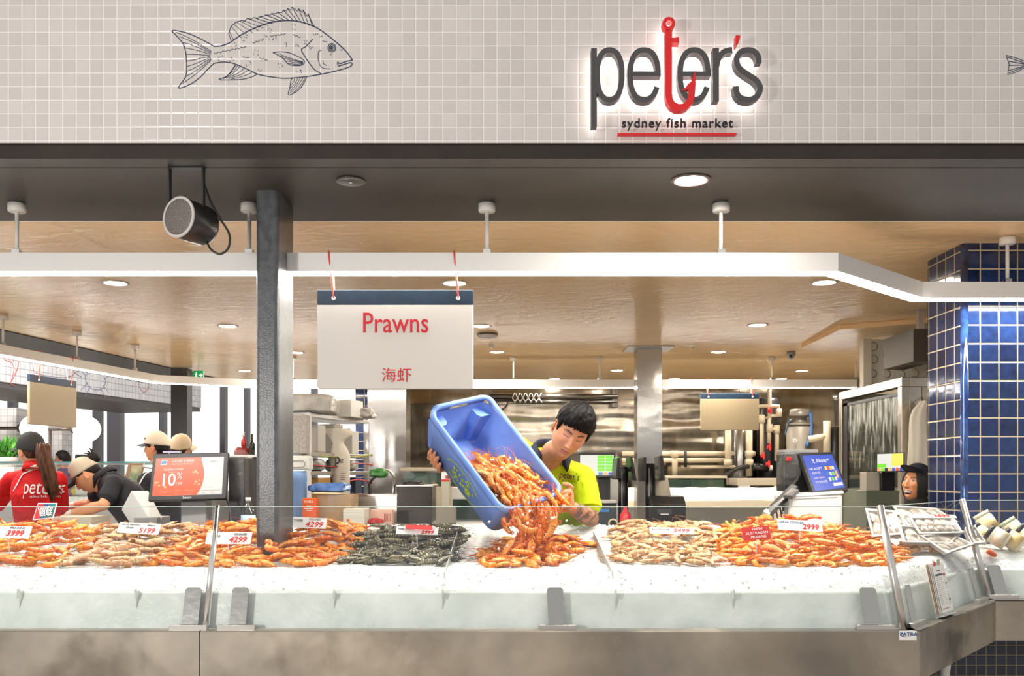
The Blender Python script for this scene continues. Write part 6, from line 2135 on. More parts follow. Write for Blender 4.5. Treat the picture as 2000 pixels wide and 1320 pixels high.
# ---- second cream cap behind him
H = HM(Q(352, 876, 8.0), radians(150), 0.25, 0.22, 0.98)
J = dict(pel=V((-2.95, 8.05, Zr(-0.55))), chest=Q(345, 955, 8.05), neck=Q(346, 912, 8.02), shL=Q(382, 930, 8.0), shR=Q(312, 930, 8.1),
         elL=Q(388, 975, 8.1), wrL=Q(370, 995, 8.3), elR=Q(306, 975, 8.2), wrR=Q(320, 995, 8.35), foot=PLAT)
p4, _, _ = person('person in a tan cap turned away, half hidden behind the red screen', H, J, C(206, 146, 108), BLKT, TROU, 0.72, 0.008, dict(), None, None, 0.98, 'polo_shirt')
mb = head_shell(lambda a: 0.03-0.10*sstep(1.3, 2.0, abs(a)), lambda a, z: 0.010, 0.92, 80, 60)
mb.v = [H @ q for q in mb.v]; mb.build('hair', MATS['dark_hair'], p4)
cap(H, p4, mat('tan_cap', C(184, 164, 134), 0.8), mat('tan_brim', C(174, 154, 124), 0.8), 0.024, 0.013, 0.06)

# ---- shopper far off in the hall
H = HM(Q(122, 896, 13.0), radians(-75), 0.05, 0.0, 0.98)
J = dict(pel=V((-6.5, 13.1, Zr(-0.6))), chest=Q(124, 938, 13.05), neck=Q(124, 914, 13.0), shL=Q(116, 926, 12.9), shR=Q(136, 926, 13.2),
         elL=Q(112, 956, 12.9), wrL=Q(106, 975, 13.1), elR=Q(140, 956, 13.2), wrR=Q(128, 975, 13.4), foot=0.0)
p5, _, _ = person('dark haired shopper standing far off beyond the counter at the left', H, J, C(186, 124, 88), mat('violet_top', C(70, 52, 84), 0.8), TROU, 1.2, 0.011, dict(fem=1.0), None, None, 0.95, 'top')
mb = head_shell(lambda a: 0.05-0.06*sstep(0.9, 1.4, abs(a))-0.08*sstep(1.5, 2.0, abs(a)), lambda a, z: 0.014, 0.92, 80, 60)
mb.v = [H @ q for q in mb.v]; mb.build('hair', MATS['dark_hair'], p5)

# ---- laughing woman beside the tiled column
DH = 6.0
H = HM(Q(1790, 946, DH), radians(-60), -0.05, 0.20, 1.0)
J = dict(pel=V((2.80, 6.1, Zr(-0.68))), chest=Q(1800, 1050, 6.05), neck=Q(1796, 990, 6.03), shL=Q(1846, 1012, 6.10), shR=Q(1756, 1016, 6.0),
         elL=Q(1856, 1078, 6.1), wrL=Q(1836, 1110, 5.9), elR=Q(1748, 1082, 6.0), wrR=Q(1768, 1110, 5.8), foot=PLAT)
BLKS = mat('black_scarf', C(40, 38, 36), 0.7, bump=0.001, bscale=120)
p6, _, _ = person('laughing woman in a black headscarf and navy cap beside the blue tiled column', H, J, C(230, 158, 112), BLKS, TROU, 1.2, 0.005, dict(fem=0.8, smile=1.0, brow=C(52, 34, 26)), None, None, 0.93, 'top')
mb = head_shell(lambda a: 0.078-0.165*sstep(0.35, 1.12, abs(a)) if abs(a) < 1.12 else -0.20, lambda a, z: 0.010+0.006*sstep(1.0, 1.5, abs(a)), 0.90, 140, 100)
mb.v = [H @ q for q in mb.v]
hb = H @ V((0, 0.0, -0.098)); hc = H @ V((0, 0.01, -0.13))
mb.tube([J['neck']-V((0, 0, 0.06)), J['neck'], hc, H @ V((0, 0.02, -0.085)), H @ V((0, 0.03, -0.03))], [0.125, 0.092, 0.070, 0.071, 0.06], 24)
mb.build('headscarf', BLKS, p6)
NAVYCAP = mat('navy_cap', C(20, 22, 36), 0.8)
cap(H, p6, NAVYCAP, NAVYCAP, 0.066, 0.018, 0.075, tilt=-0.045)
# ================================================================== benches and equipment behind the counter
def pbox(mb, px0, px1, py0, py1, d, dep, base=None):
    """box whose front face fills the pixel rectangle at depth d"""
    a, b = P(px0, py1, d), P(px1, py0, d)
    z0 = a.z if base is None else base
    mb.bb(a.x, b.x, d, d+dep, z0, b.z)
    return (a.x, b.x, z0, b.z)
def it(name, label, cat, px0, px1, py0, py1, d, dep, m, bevel=0.003, base=None, part='body', group=None):
    z0 = P(0, py1, d).z if base is None else base
    t = thing(name, label, cat, ((P((px0+px1)/2, 0, d)).x, d+dep/2, z0), group)
    mb = MB(); pbox(mb, px0, px1, py0, py1, d, dep, base)
    mb.build(part, m, t, bevel)
    return t
def one(name, label, cat, px0, px1, py0, py1, d, dep, m, bevel=0.003, base=None, group=None):
    mb = MB(); pbox(mb, px0, px1, py0, py1, d, dep, base)
    return tag(mb.build(name, m, None, bevel), label, cat, group)
def part(t, name, m, px0, px1, py0, py1, d, dep, bevel=0.0, base=None):
    mb = MB(); pbox(mb, px0, px1, py0, py1, d, dep, base)
    return mb.build(name, m, t, bevel)
def bench(label, x0, x1, y0, y1, ztop, z0=PLAT):
    t = thing('work_bench', label, 'bench', ((x0+x1)/2, (y0+y1)/2, z0))
    mb = MB(); mb.bb(x0, x1, y0, y1, ztop-0.04, ztop); mb.build('bench_top', STEEL, t, 0.004)
    mb = MB(); mb.bb(x0+0.03, x1-0.03, y0+0.03, y1-0.03, z0+0.1, ztop-0.041); mb.build('cabinet', STEEL, t)
    for x in (x0+0.04, x1-0.04):
        for y in (y0+0.04, y1-0.04):
            mb = MB(); mb.cyl((x, y, z0), (x, y, z0+0.1), 0.02); mb.build('leg', CHROME, t)
    return t
ZB = Zr(-0.36)
bench('steel work bench under the red screen at the left', -2.20, -1.30, 4.50, 5.30, Zr(-0.345))
bench('steel prep bench in front of the two women at the left', -3.75, -2.35, 5.45, 5.98, Zr(-0.345))
bench('steel bench carrying cartons and sink left of the tub', -1.62, -0.10, 5.85, 7.0, ZB)
bench('steel bench carrying screens and printer right of the worker', 0.50, 1.32, 5.75, 6.75, ZB)
bench('steel bench under the blue payment screen at the right', 1.38, 2.20, 4.62, 5.4, Zr(-0.35))
GREYP = mat('grey_plastic', C(150, 148, 146), 0.5)
DGREY = mat('dark_grey', C(58, 57, 58), 0.5)
CARD = mat('cardboard', C(176, 148, 116), 0.8, col2=C(160, 132, 100), scale=12)
FILM = mat('plastic_film', C(214, 210, 204), 0.08, bump=0.02, bscale=26, detail=4, alpha=0.10, spec=1.0)
FILMO = mat('wrapped_film', C(206, 204, 198), 0.22, col2=C(168, 164, 156), scale=9, bump=0.02, bscale=14, detail=4)
def lump(name, c, r, m, t=None, amt=0.25, sc=6, seed=0, nu=40, nv=26, pw=0.6):
    mb = MB(); c = V(c)
    def fn(q):
        k = 1+amt*noise.noise(V((q.x/r[0]*1.6+seed, q.y/r[1]*1.6, q.z/r[2]*1.6)))+amt*0.4*noise.noise(V((q.x*sc*9+seed, q.y*sc*9, q.z*sc*9)))
        f = lambda a, b: math.copysign(abs(a/b)**pw, a)*b
        return V((f(q.x, r[0]), f(q.y, r[1]), f(q.z, r[2])))*k
    mb.ell(c, r, nu=nu, nv=nv, fn=fn)
    return mb.build(name, m, t)

# ---- screen with the red offer
t = thing('pos_screen', 'black checkout screen showing a red 10% off offer, left of the post', 'screen', P(370, 1030, 4.8))
SX0, SX1, SY0, SY1 = 293, 446, 885, 978
dT, dB = 4.83, 4.75
q = [P(289, 978, dB), P(441, 973.5, dB+0.02), P(446, 883, dT+0.02), P(300, 886, dT)]
ux = (q[1]-q[0]); uy = (q[3]-q[0]); nz_ = ux.cross(uy).normalized()
def quadbox(q, th):
    n = (q[1]-q[0]).cross(q[3]-q[0]).normalized()*th
    mb = MB(); mb.add([p for p in q]+[p-n for p in q], [(0, 1, 2, 3), (7, 6, 5, 4), (0, 4, 5, 1), (1, 5, 6, 2), (2, 6, 7, 3), (3, 7, 4, 0)])
    return mb
def inq(q, a, b, lift=0.0):
    n = (q[1]-q[0]).cross(q[3]-q[0]).normalized()*lift
    return q[0].lerp(q[1], a).lerp(q[3].lerp(q[2], a), b)+n
def qpoly(q, pts, lift):
    mb = MB(); mb.add([inq(q, a, b, lift) for a, b in pts], [tuple(range(len(pts)))]); return mb
def qR(q):
    x = (q[1]-q[0]).normalized(); n = x.cross(q[3]-q[0]).normalized(); y = n.cross(x)
    return Matrix((x, y, n)).transposed()
quadbox(q, 0.03).build('bezel', BLACK, t, 0.003)
sq = [inq(q, 0.045, 0.095), inq(q, 0.945, 0.095), inq(q, 0.945, 0.90), inq(q, 0.045, 0.90)]
def em(name, col, e=1.25): return mat(name, (0.01, 0.01, 0.01, 1), 0.3, emit=e, ecol=col)
SRED = em('screen_red', C(236, 84, 34)); SWHT = em('screen_white', C(226, 224, 214), 1.1); SBLU = em('screen_blue', C(52, 84, 190)); STXT = em('screen_text', C(250, 246, 238), 0.95)
SORG = em('screen_orange', C(248, 170, 110)); SGRN = em('screen_green', C(120, 214, 60)); SYEL = em('screen_yellow', C(226, 214, 80)); STEA = em('screen_teal', C(40, 130, 170)); SDRK = em('screen_dark', C(70, 66, 64), 0.5)
s_ = quadbox([p+nz_*0.0012 for p in sq], 0.0015).build('screen', SWHT, t)
qpoly(sq, [(0, 0), (0.64, 0)]+[(0.64+0.075*sin(pi*(k/12)**0.9)+0.02*(k/12), k/12) for k in range(1, 12)]+[(0.67, 1), (0, 1)], 0.0016).build('offer_panel', SRED, s_, fixn=False)
R_ = qR(sq); wS = (sq[1]-sq[0]).length; hS = (sq[3]-sq[0]).length
def st(s, a, b, sz, m, xs=1.0, **k): text(s, inq(sq, a, b, 0.0022), R_, sz*hS, m, s_, xs=xs, name='screen_text', depth=0.0, lift=0, **k)
st('10', 0.205, 0.40, 0.46, STXT, 0.86, bold=0.0016); st('%', 0.37, 0.50, 0.26, STXT, 0.8); st('OFF', 0.37, 0.30, 0.11, STXT, 0.9)
st('立享首惠 先用優惠', 0.40, 0.905, 0.085, STXT, 0.80); st('Enjoy First Use Offer Discount', 0.40, 0.83, 0.05, STXT, 0.8); st('消費滿額減, 即享優惠', 0.27, 0.685, 0.062, STXT, 0.85); st('Tap and save', 0.27, 0.62, 0.045, STXT)
for a, s in ((0.16, 'Terms apply'), (0.35, 'In store'), (0.53, 'Ask our staff')):
    st(s, a, 0.13, 0.045, SORG); st(s, a, 0.08, 0.035, SORG)
st("peter's", 0.86, 0.885, 0.085, SDRK, 0.75); st('4,000', 0.86, 0.055, 0.045, SRED); st('Total', 0.74, 0.055, 0.04, SDRK)
for a, b, r in ((0.035, 0.35, 0.018), (0.07, 0.35, 0.012), (0.03, 0.29, 0.01), (0.085, 0.27, 0.016), (0.175, 0.225, 0.02), (0.615, 0.35, 0.018), (0.665, 0.38, 0.014), (0.66, 0.28, 0.018), (0.60, 0.29, 0.01), (0.60, 0.62, 0.02), (0.625, 0.58, 0.014), (0.57, 0.60, 0.014)):
    mb = MB(); c = inq(sq, a, b, 0.0021); mb.add([c+R_ @ V((r*wS*cos(k*pi/6), r*wS*sin(k*pi/6), 0)) for k in range(12)], [tuple(range(12))]); mb.build('dot', SORG, s_, fixn=False)
qpoly(sq, [(0.07, 0.81), (0.155, 0.81), (0.175, 0.94), (0.09, 0.94)], 0.0020).build('card_logo', STXT, s_, fixn=False)
qpoly(sq, [(0.078, 0.825), (0.15, 0.825), (0.166, 0.925), (0.094, 0.925)], 0.0024).build('card_logo_blue', STEA, s_, fixn=False)
qpoly(sq, [(0.655, 0.005), (0.995, 0.005), (0.995, 0.012), (0.655, 0.012)], 0.002).build('rule', SDRK, s_, fixn=False); qpoly(sq, [(0.66, 0.105), (0.98, 0.105), (0.98, 0.112), (0.66, 0.112)], 0.002).build('rule', SDRK, s_, fixn=False)
text('Senor', inq(q, 0.5, 0.045, 0.001), R_, 0.02, STXT, t, name='maker_mark')
part(t, 'stand', GREYP, 353, 402, 972, 1026, 4.84, 0.10, 0.004, Zr(-0.344))
part(t, 'foot', BLACK, 318, 430, 1040, 1046, 4.70, 0.30, 0.004, Zr(-0.344))
mb = MB(); mb.tube(spline([P(436, 960, 4.86), P(446, 985, 4.82), P(450, 1012, 4.75), P(453, 1045, 4.7)], 6), 0.0045, 8); mb.build('cable', BLACK, t)
part(t, 'top_label', mat('film_strip', C(190, 182, 206), 0.3), 318, 352, 881, 884, 4.86, 0.02)
# printer wrapped in plastic
t = it('receipt_printer', 'black printer wrapped in clear crinkled plastic right of the red screen', 'printer', 446, 478, 892, 972, 4.95, 0.16, BLACK, 0.006, Zr(-0.344))
lump('plastic_wrap', P(464, 930, 4.98), (0.058, 0.07, 0.145), FILM, t, 0.16, 5, 3)
one('white_container', 'white plastic container behind the plastic wrapped printer', 'container', 412, 474, 958, 1000, 5.18, 0.10, WHITEP, 0.006, Zr(-0.344))
# bottle of water
c = P(485, 1040, 4.62); c.z = Zr(-0.344)
t = thing('water_bottle', 'clear plastic bottle with a blue label left of the post', 'bottle', c)
PET = glass_mat('clear_plastic', (0.86, 0.92, 0.94, 1), refl=1.2)
mb = MB(); mb.lathe([(0.0, 0.0), (0.032, 0.0), (0.036, 0.01), (0.036, 0.125), (0.034, 0.14), (0.016, 0.185), (0.013, 0.19), (0.013, 0.205), (0, 0.205)], c, 24); mb.build('bottle', PET, t)
mb = MB(); mb.lathe([(0.0366, 0.055), (0.0366, 0.125)], c, 24); mb.build('bottle_label', mat('label_blue', C(52, 134, 196), 0.4, col2=C(220, 228, 232), scale=25), t)
mb = MB(); mb.lathe([(0.0145, 0.198), (0.0145, 0.216), (0, 0.216)], c, 18); mb.build('bottle_cap', WHITE, t)
# white scale with dark slots
t = thing('weighing_scale', 'white slanted scale with dark slots left of the red screen', 'scale', P(278, 1040, 5.3))
q = [P(292, 1012, 5.0), P(318, 1012, 5.06), P(290, 957, 5.12), P(256, 957, 5.08)]
quadbox(q, 0.16).build('housing', WHITEP, t, 0.008)
for a0, a1, b0, b1 in ((0.25, 0.72, 0.56, 0.76), (0.35, 0.7, 0.25, 0.40)):
    qpoly(q, [(a0, b0), (a1, b0), (a1, b1), (a0, b1)], 0.001).build('slot', BLACK, t, fixn=False)
mb = MB(); a = P(300, 0, 5.08).x; mb.bb(a-0.08, a+0.05, 5.0, 5.2, Zr(-0.344), Zr(-0.25)); mb.build('base', GREYP, t, 0.004)
# chopping board and tray on the prep bench
c = P(140, 1012, 5.8)
one('chopping_board', 'pale chopping board under the gloved hands of the bending woman', 'board', 100, 178, 1009, 1015, 5.62, 0.28, mat('board_white', C(216, 206, 186), 0.5), 0.004, Zr(-0.344))
# contactless card sign by the ice
c = P(87, 1022, 4.21)
t = thing('card_sign', 'small tilted red, blue and green payment card sign on the left edge of the ice', 'sign', c)
q = [P(63, 1016, 4.23), P(104, 1012, 4.23), P(112, 982, 4.25), P(74, 982, 4.25)]
quadbox(q, 0.004).build('board', WHITE, t, 0.002)
for (a, b), cl, nm in (((0.05, 0.36), C(200, 40, 44), 'red_field'), ((0.33, 0.62), C(30, 66, 130), 'blue_field'), ((0.58, 0.95), C(16, 110, 112), 'green_field')):
    qpoly(q, [(a, 0.07), (b, 0.07), (b, 0.93), (a, 0.93)], 0.0012+0.0003*b).build(nm, mat('card_'+nm, cl, 0.4), t, fixn=False)
text('UnionPay', inq(q, 0.5, 0.66, 0.003), qR(q), 0.024, WHITE, t, xs=0.78, bold=0.0004); text('银联', inq(q, 0.58, 0.34, 0.003), qR(q), 0.032, WHITE, t, bold=0.0005)
mb = MB(); mb.cyl(P(88, 1014, 4.236), P(88, 1014, 4.236)+V((0, 0, -0.06)), 0.003); mb.build('spike', WHITEP, t)

# ---- far left: glass side counter, herbs, globe lights, register, picture frame
t = thing('side_counter', 'glass fronted side counter with green glass edge behind the two women', 'counter', (-4.0, 8.1, PLAT))
mb = MB(); mb.bb(-4.9, -3.02, 7.75, 8.5, PLAT, Zr(-0.30)); mb.build('cabinet', STEEL, t)
mb = MB(); mb.bb(-4.9, -3.02, 7.75, 7.757, Zr(-0.30), Zr(0.085)); mb.build('glass_panel', GL, t, fixn=False)
mb = MB(); mb.bb(-4.9, -3.02, 7.747, 7.76, Zr(0.085), Zr(0.097)); mb.build('glass_edge', mat('teal_edge', C(70, 140, 136), 0.2), t)
mb = MB(); mb.bb(-4.9, -3.02, 7.76, 8.2, Zr(0.07), Zr(0.084)); mb.build('glass_shelf', mat('pale_glass', C(206, 220, 218), 0.15), t)
mb = MB(); mb.bb(-4.88, -3.04, 7.78, 8.45, Zr(-0.30), Zr(-0.21)); mb.build('ice_bed', ICE, t)
random.seed(4)
for k, (px, py, cl) in enumerate([(20, 945, C(210, 120, 90)), (12, 930, C(190, 150, 120)), (118, 940, C(170, 100, 60)), (140, 955, C(120, 70, 110)), (148, 968, C(190, 180, 60)), (128, 925, C(200, 120, 50)), (5, 960, C(60, 130, 90)), (160, 950, C(206, 206, 200))]):
    c = P(px, py, 7.95); c.z = Zr(-0.17)
    lb = ['orange fillet on the side counter left of the red jacket', 'brown seafood beside the orange fillet on the side counter', 'rust coloured seafood on the side counter between the women', 'purple octopus on the side counter between the women', 'yellow lemon heap on the side counter by the bending woman', 'amber roe on the side counter between the women', 'green garnish on the side counter at the far left', 'white fillet on the side counter beside the bent cap'][k]
    tag(lump('seafood_portion', c, (0.07, 0.06, 0.045), mat('seafood_%d' % k, cl, 0.4), None, 0.3, 4, k, 16, 10, 0.8), lb, 'seafood')
# herbs
c = P(10, 912, 10.8)
t = thing('herb_plant', 'bright green leafy herbs in a pot at the far left edge', 'plant', (c.x, c.y, 0.0))
mb = MB(); mb.bb(c.x-0.35, c.x+0.22, c.y-0.2, c.y+0.3, 0.0, c.z); mb.build('stand', WHITE, t)
mb = MB(); mb.lathe([(0.0, 0.0), (0.11, 0.0), (0.15, 0.12), (0.13, 0.12), (0.0, 0.11)], c, 20); mb.build('pot', mat('pot_pale', C(206, 196, 182), 0.6), t)
mb = MB()
rnd = random.Random(8)
for k in range(150):
    b = c+V((rnd.uniform(-0.09, 0.09), rnd.uniform(-0.09, 0.09), 0.11)); e = b+V((rnd.uniform(-0.16, 0.16), rnd.uniform(-0.12, 0.12), rnd.uniform(0.05, 0.30)))
    d = (e-b).normalized(); s = d.cross(V((rnd.random(), rnd.random(), 0.3))).normalized()*0.022
    m_ = b.lerp(e, 0.6)
    mb.add([b, b.lerp(e, 0.45)+s*0.5, b.lerp(e, 0.75)+s, e, b.lerp(e, 0.75)-s, b.lerp(e, 0.45)-s*0.5], [(0, 1, 2, 3, 4, 5)])
mb.build('leaves', mat('herb_green', C(104, 170, 70), 0.5, col2=C(60, 130, 48), scale=8), t, fixn=False)
# globes
for k, (px, py, x0, lab) in enumerate([(66, 836, -40, 'white globe lamp on a bronze arm, the one behind the blank sign'), (170, 838, 95, 'white globe lamp on a bronze arm right of the blank sign')]):
    c = P(px, py, 12.4)
    t = thing('globe_lamp', lab, 'wall lamp', c)
    mb = MB(); mb.ell(c, 0.178, nu=28, nv=18); mb.build('globe', mat('globe_glass', (1, 1, 1, 1), 0.3, emit=1.6), t)
    a = P(px-25, py, 12.4)
    mb = MB(); mb.cyl((P(x0, 0, 12.4).x, 12.4, c.z), (c.x-0.19, 12.4, c.z), 0.022); mb.build('arm', mat('bronze', C(104, 92, 84), 0.4, 0.6), t)
    mb = MB(); mb.cyl((c.x-0.215, 12.4, c.z), (c.x-0.17, 12.4, c.z), 0.05, 0.07); mb.build('collar', MATS['bronze'], t)
    mb = MB(); mb.cyl((P(x0, 0, 12.4).x+0.02, 12.4, c.z), (P(x0, 0, 12.4).x+0.02, 12.4, 0.0), 0.02); mb.build('post', MATS['bronze'], t)
t = it('cash_register', 'dark till screen standing far off behind the bent cap', 'till', 146, 180, 887, 905, 11.0, 0.1, BLACK, 0.01)
part(t, 'stand', DGREY, 157, 168, 905, 915, 11.03, 0.05, 0, 0.0)
t = thing('picture_board', 'brown framed photo board leaning behind the bending woman', 'board', P(262, 1000, 7.6))
q = [P(240, 962, 7.5), P(270, 962, 7.62), P(284, 904, 7.75), P(254, 904, 7.65)]
quadbox(q, 0.03).build('frame', mat('brown_wood', C(120, 84, 62), 0.5), t, 0.003)
qpoly(q, [(0.14, 0.06), (0.86, 0.06), (0.86, 0.92), (0.14, 0.92)], 0.002).build('photo', mat('photo_print', C(180, 170, 140), 0.4, col2=C(96, 120, 90), scale=9, obj=True), t, fixn=False)
mb = MB(); mb.bb(q[0].x, q[1].x, 7.60, 7.72, PLAT, q[0].z+0.01); mb.build('plinth', STEEL, t)
# low cupboard with red jar, behind the wrapped printer
t = it('side_cupboard', 'dark cupboard behind the wrapped printer left of the post', 'cupboard', 448, 512, 893, 1010, 6.4, 0.4, mat('cupboard_dark', C(52, 46, 44), 0.4), 0.004, PLAT)
part(t, 'cupboard_top', WHITEP, 446, 514, 888, 893, 6.38, 0.44, 0.003)
c = P(474, 888, 6.5)
t = thing('red_bowl', 'dark red upturned bowl on the cupboard left of the post', 'bowl', c)
mb = MB(); mb.lathe([(0.062, 0.0), (0.06, 0.03), (0.04, 0.055), (0.0, 0.062)], c, 24); mb.build('bowl', mat('dark_red', C(140, 40, 40), 0.4), t)
c = P(476, 872, 6.5)+V((0, 0, 0.0))
t = thing('sauce_bottle', 'red and clear sauce bottle standing on the red bowl left of the post', 'bottle', c)
mb = MB(); mb.lathe([(0.0, 0.0), (0.018, 0.0), (0.019, 0.045), (0.007, 0.06), (0.006, 0.10), (0.0, 0.10)], c, 18); mb.build('bottle', mat('sauce_red', C(200, 70, 60), 0.3), t)
mb = MB(); mb.lathe([(0.008, 0.075), (0.008, 0.105), (0, 0.105)], c, 12); mb.build('bottle_cap', WHITE, t)
c = P(492, 888, 6.45)
t = thing('wine_bottle', 'slim dark bottle beside the sauce bottle at the edge of the post', 'bottle', c)
mb = MB(); mb.lathe([(0.0, 0.0), (0.022, 0.0), (0.022, 0.075), (0.008, 0.10), (0.007, 0.15), (0.0, 0.15)], c, 18); mb.build('bottle', mat('dark_glass', C(40, 44, 34), 0.1), t)

# ---- shelving right of the post
t = thing('storage_shelf', 'white and steel shelving unit loaded with wrapped packs right of the post', 'shelf', (-1.36, 6.95, PLAT))
def shelf_pt(px, py, d): return P(px, py, d)
xa, ya, xb, yb = -1.47, 6.48, -1.20, 7.45
for x, y, nm in ((-1.475, 6.48, WHITE), (-1.21, 7.45, STEEL), (-1.72, 6.55, STEEL), (-1.50, 7.5, STEEL)):
    mb = MB(); mb.bb(x-0.02, x+0.02, y-0.02, y+0.02, PLAT, Zr(0.425)); mb.build('shelf_post', nm, t)
for z in (0.405, 0.12, -0.02, -0.30):
    mb = MB(); mb.prism([(-1.74, 6.53), (-1.46, 6.46), (-1.19, 7.44), (-1.49, 7.5)], 0.03, o=(0, 0, Zr(z))); mb.build('shelf_board', STEEL, t, 0.002)
SHM = mat('foam_mesh', C(186, 180, 172), 0.7, col2=C(160, 154, 146), scale=60)
def dbox(name, label, cat, x0, x1, y0, y1, z0, z1, m, rot=0.27, bev=0.004, mats=None):
    mb = MB(); c = V(((x0+x1)/2, (y0+y1)/2, (Zr(z0)+Zr(z1))/2))
    mb.box(c, (x1-x0, y1-y0, z1-z0), Matrix.Rotation(-rot, 3, 'Z'))
    return tag(mb.build(name, m, None, bev), label, cat)
tag(lump('foam_box', (-1.50, 6.74, Zr(0.435+0.072)), (0.175, 0.20, 0.072), FILMO, None, 0.05, 3, 1, 48, 30, 0.28), 'long foam box wrapped in plastic on top of the shelving', 'box')
dbox('foam_box', 'small white foam box behind the wrapped one on top of the shelving', 'box', -1.42, -1.22, 7.0, 7.22, 0.436, 0.57, WHITEP)
tag(lump('plastic_bag', (-1.245, 7.26, Zr(0.436+0.045)), (0.13, 0.13, 0.05), FILMO, None, 0.35, 6, 9, 44, 30, 0.8), 'crumpled clear plastic bag at the right end of the shelf top', 'bag')
mb = MB(); pbox(mb, 565, 598, 809, 886, 6.35, 0.10)
tag(mb.build('foam_stack', SHM, None, 0.004), 'grey stack of foam trays between the post and the shelving', 'stack')
random.seed(12)
labs = ['white carton on the upper shelf next to the white post', 'tall grey carton on the upper shelf', 'pale carton at the right end of the upper shelf']
for k, (y, wd, h, cl) in enumerate(((6.66, 0.12, 0.20, C(196, 190, 182)), (6.93, 0.14, 0.22, C(170, 164, 156)), (7.22, 0.12, 0.18, C(206, 200, 190)))):
    x = -1.47+(y-6.48)*0.27+0.015
    dbox('carton', labs[k], 'carton', x-0.14, x+0.0, y-wd/2, y+wd/2, 0.152, 0.152+h, mat('carton_%d' % k, cl, 0.6))
labs = ['brown carton on the middle shelf beside the paper bag', 'clear tub stack on the middle shelf', 'dark blue carton on the middle shelf at the right']
for k, (y, wd, h, cl) in enumerate(((6.70, 0.20, 0.13, C(176, 128, 66)), (7.05, 0.16, 0.12, C(176, 182, 180)), (7.28, 0.12, 0.125, C(40, 48, 66)))):
    x = -1.47+(y-6.48)*0.27+0.015
    dbox('carton', labs[k], 'carton', x-0.14, x+0.0, y-wd/2, y+wd/2, -0.268, -0.268+0.23, mat('carton_low_%d' % k, cl, 0.5))
labs = ['small white pack on the narrow shelf', 'wrapped pack in the middle of the narrow shelf', 'wrapped pack at the right of the narrow shelf']
for k, y in enumerate((6.7, 7.0, 7.26)):
    x = -1.47+(y-6.48)*0.27-0.06
    tag(lump('wrapped_pack', (x, y, Zr(0.012+0.045)), (0.07, 0.09, 0.045), FILMO, None, 0.15, 5, k+20, 30, 18, 0.6), labs[k], 'pack')
# elastic straps across the shelf front
for k, (z, cl, nm, lab) in enumerate(((0.135, C(150, 160, 50), 'olive', 'olive elastic cord stretched across the shelving above the paper bag'), (0.065, C(170, 40, 44), 'red', 'red elastic cord stretched across the middle of the shelving'), (-0.075, C(190, 40, 50), 'dark red', 'lower red elastic cord stretched across the shelving'))):
    mb = MB(); a = V((-1.50, 6.43, Zr(z))); b = V((-1.165, 7.43, Zr(z-0.01*(k-1))))
    mb.tube(spline([a, a.lerp(b, 0.35)+V((0.03, 0, -0.02)), a.lerp(b, 0.7)+V((0.03, 0, -0.012+0.02*k)), b], 6), 0.005, 8)
    for p in (a, b): mb.ell(p, (0.012, 0.012, 0.009), nu=10, nv=6)
    tag(mb.build('elastic_cord', mat('cord_'+nm.replace(' ', '_'), cl, 0.5)), lab, 'cord')
# printed paper bag hanging on the shelf front
t = thing('paper_bag', "crumpled white paper bag printed with a dark letter p hanging on the shelving", 'bag', P(664, 950, 6.86))
mb = MB(); rows = []
prof = [(838, 655, 30), (848, 664, 26), (858, 660, 15), (866, 660, 11), (876, 661, 17), (890, 662, 22), (905, 664, 20), (920, 665, 18), (938, 666, 17), (952, 666, 16)]
for py, pxc, hw in prof:
    r = []
    for j in range(24):
        a = 2*pi*j/24
        c = P(pxc, py, 6.88)
        w_ = hw*6.88/F
        k = 1+0.16*noise.noise(V((a*1.2, py*0.05, 1)))
        r.append(c+V((w_*cos(a)*k, 0.045*sin(a)*k, 0.006*sin(a*3))))
    rows.append(r)
mb.grid(rows, close=True); n = 24; b = len(mb.v)-n*len(rows)
mb.f += [tuple(range(b, b+n)), tuple(b+n*(len(rows)-1)+j for j in range(n))]; mb.mi += [0, 0]; mb.sm += [False]*2
mb.build('bag', mat('bag_paper', C(226, 216, 200), 0.7, bump=0.008, bscale=18), t)
text('p', P(659, 896, 6.822), FRONT, 0.12, INKB, t, xs=0.7); text('et', P(667, 899, 6.822), FRONT, 0.06, INKB, t, xs=0.6)
for k in range(4):
    mb = MB(); a = P(668, 925+k*4, 6.822); mb.bb(a.x-0.01, a.x+0.028-0.008*(k % 2), a.y, a.y+0.001, a.z, a.z+0.004); mb.build('print_line', GREYT, t)
mb = MB(); mb.tube(spline([P(650, 842, 6.88), P(660, 826, 6.96), P(668, 840, 6.88)], 5), 0.004, 6); mb.build('bag_handle', MATS['bag_paper'], t)
# white dispenser and blue roll
t = it('towel_dispenser', 'white dispenser with a rounded window right of the post', 'dispenser', 560, 604, 890, 918, 6.0, 0.12, WHITEP, 0.012)
mb = MB(); c = P(579, 906, 5.998)
mb.ribbon([(c.x+a, c.z+b) for a, b in arc2(0.035, 0, 0.022, 0.022, -90, 90, 8)+arc2(-0.035, 0, 0.022, 0.022, 90, 270, 8)], 0.005, 0.003, FRONT, (0, c.y, 0), True); mb.build('window', GREYP, t)
c = P(580, 1000, 6.06); c.z = ZB
t = thing('blue_bin', 'tall pale blue round bin under the white dispenser right of the post', 'bin', c)
mb = MB(); mb.lathe([(0.0, 0.0), (0.062, 0.0), (0.066, 0.02), (0.064, 0.30), (0.067, 0.303), (0.067, 0.36), (0.06, 0.372), (0.0, 0.372)], c, 32); mb.build('bin', mat('bin_blue', C(134, 172, 222), 0.35), t)
mb = MB(); mb.lathe([(0.067, 0.03), (0.071, 0.035), (0.071, 0.05), (0.067, 0.055)], c, 32); mb.build('band', mat('bin_band', C(110, 150, 206), 0.4), t)
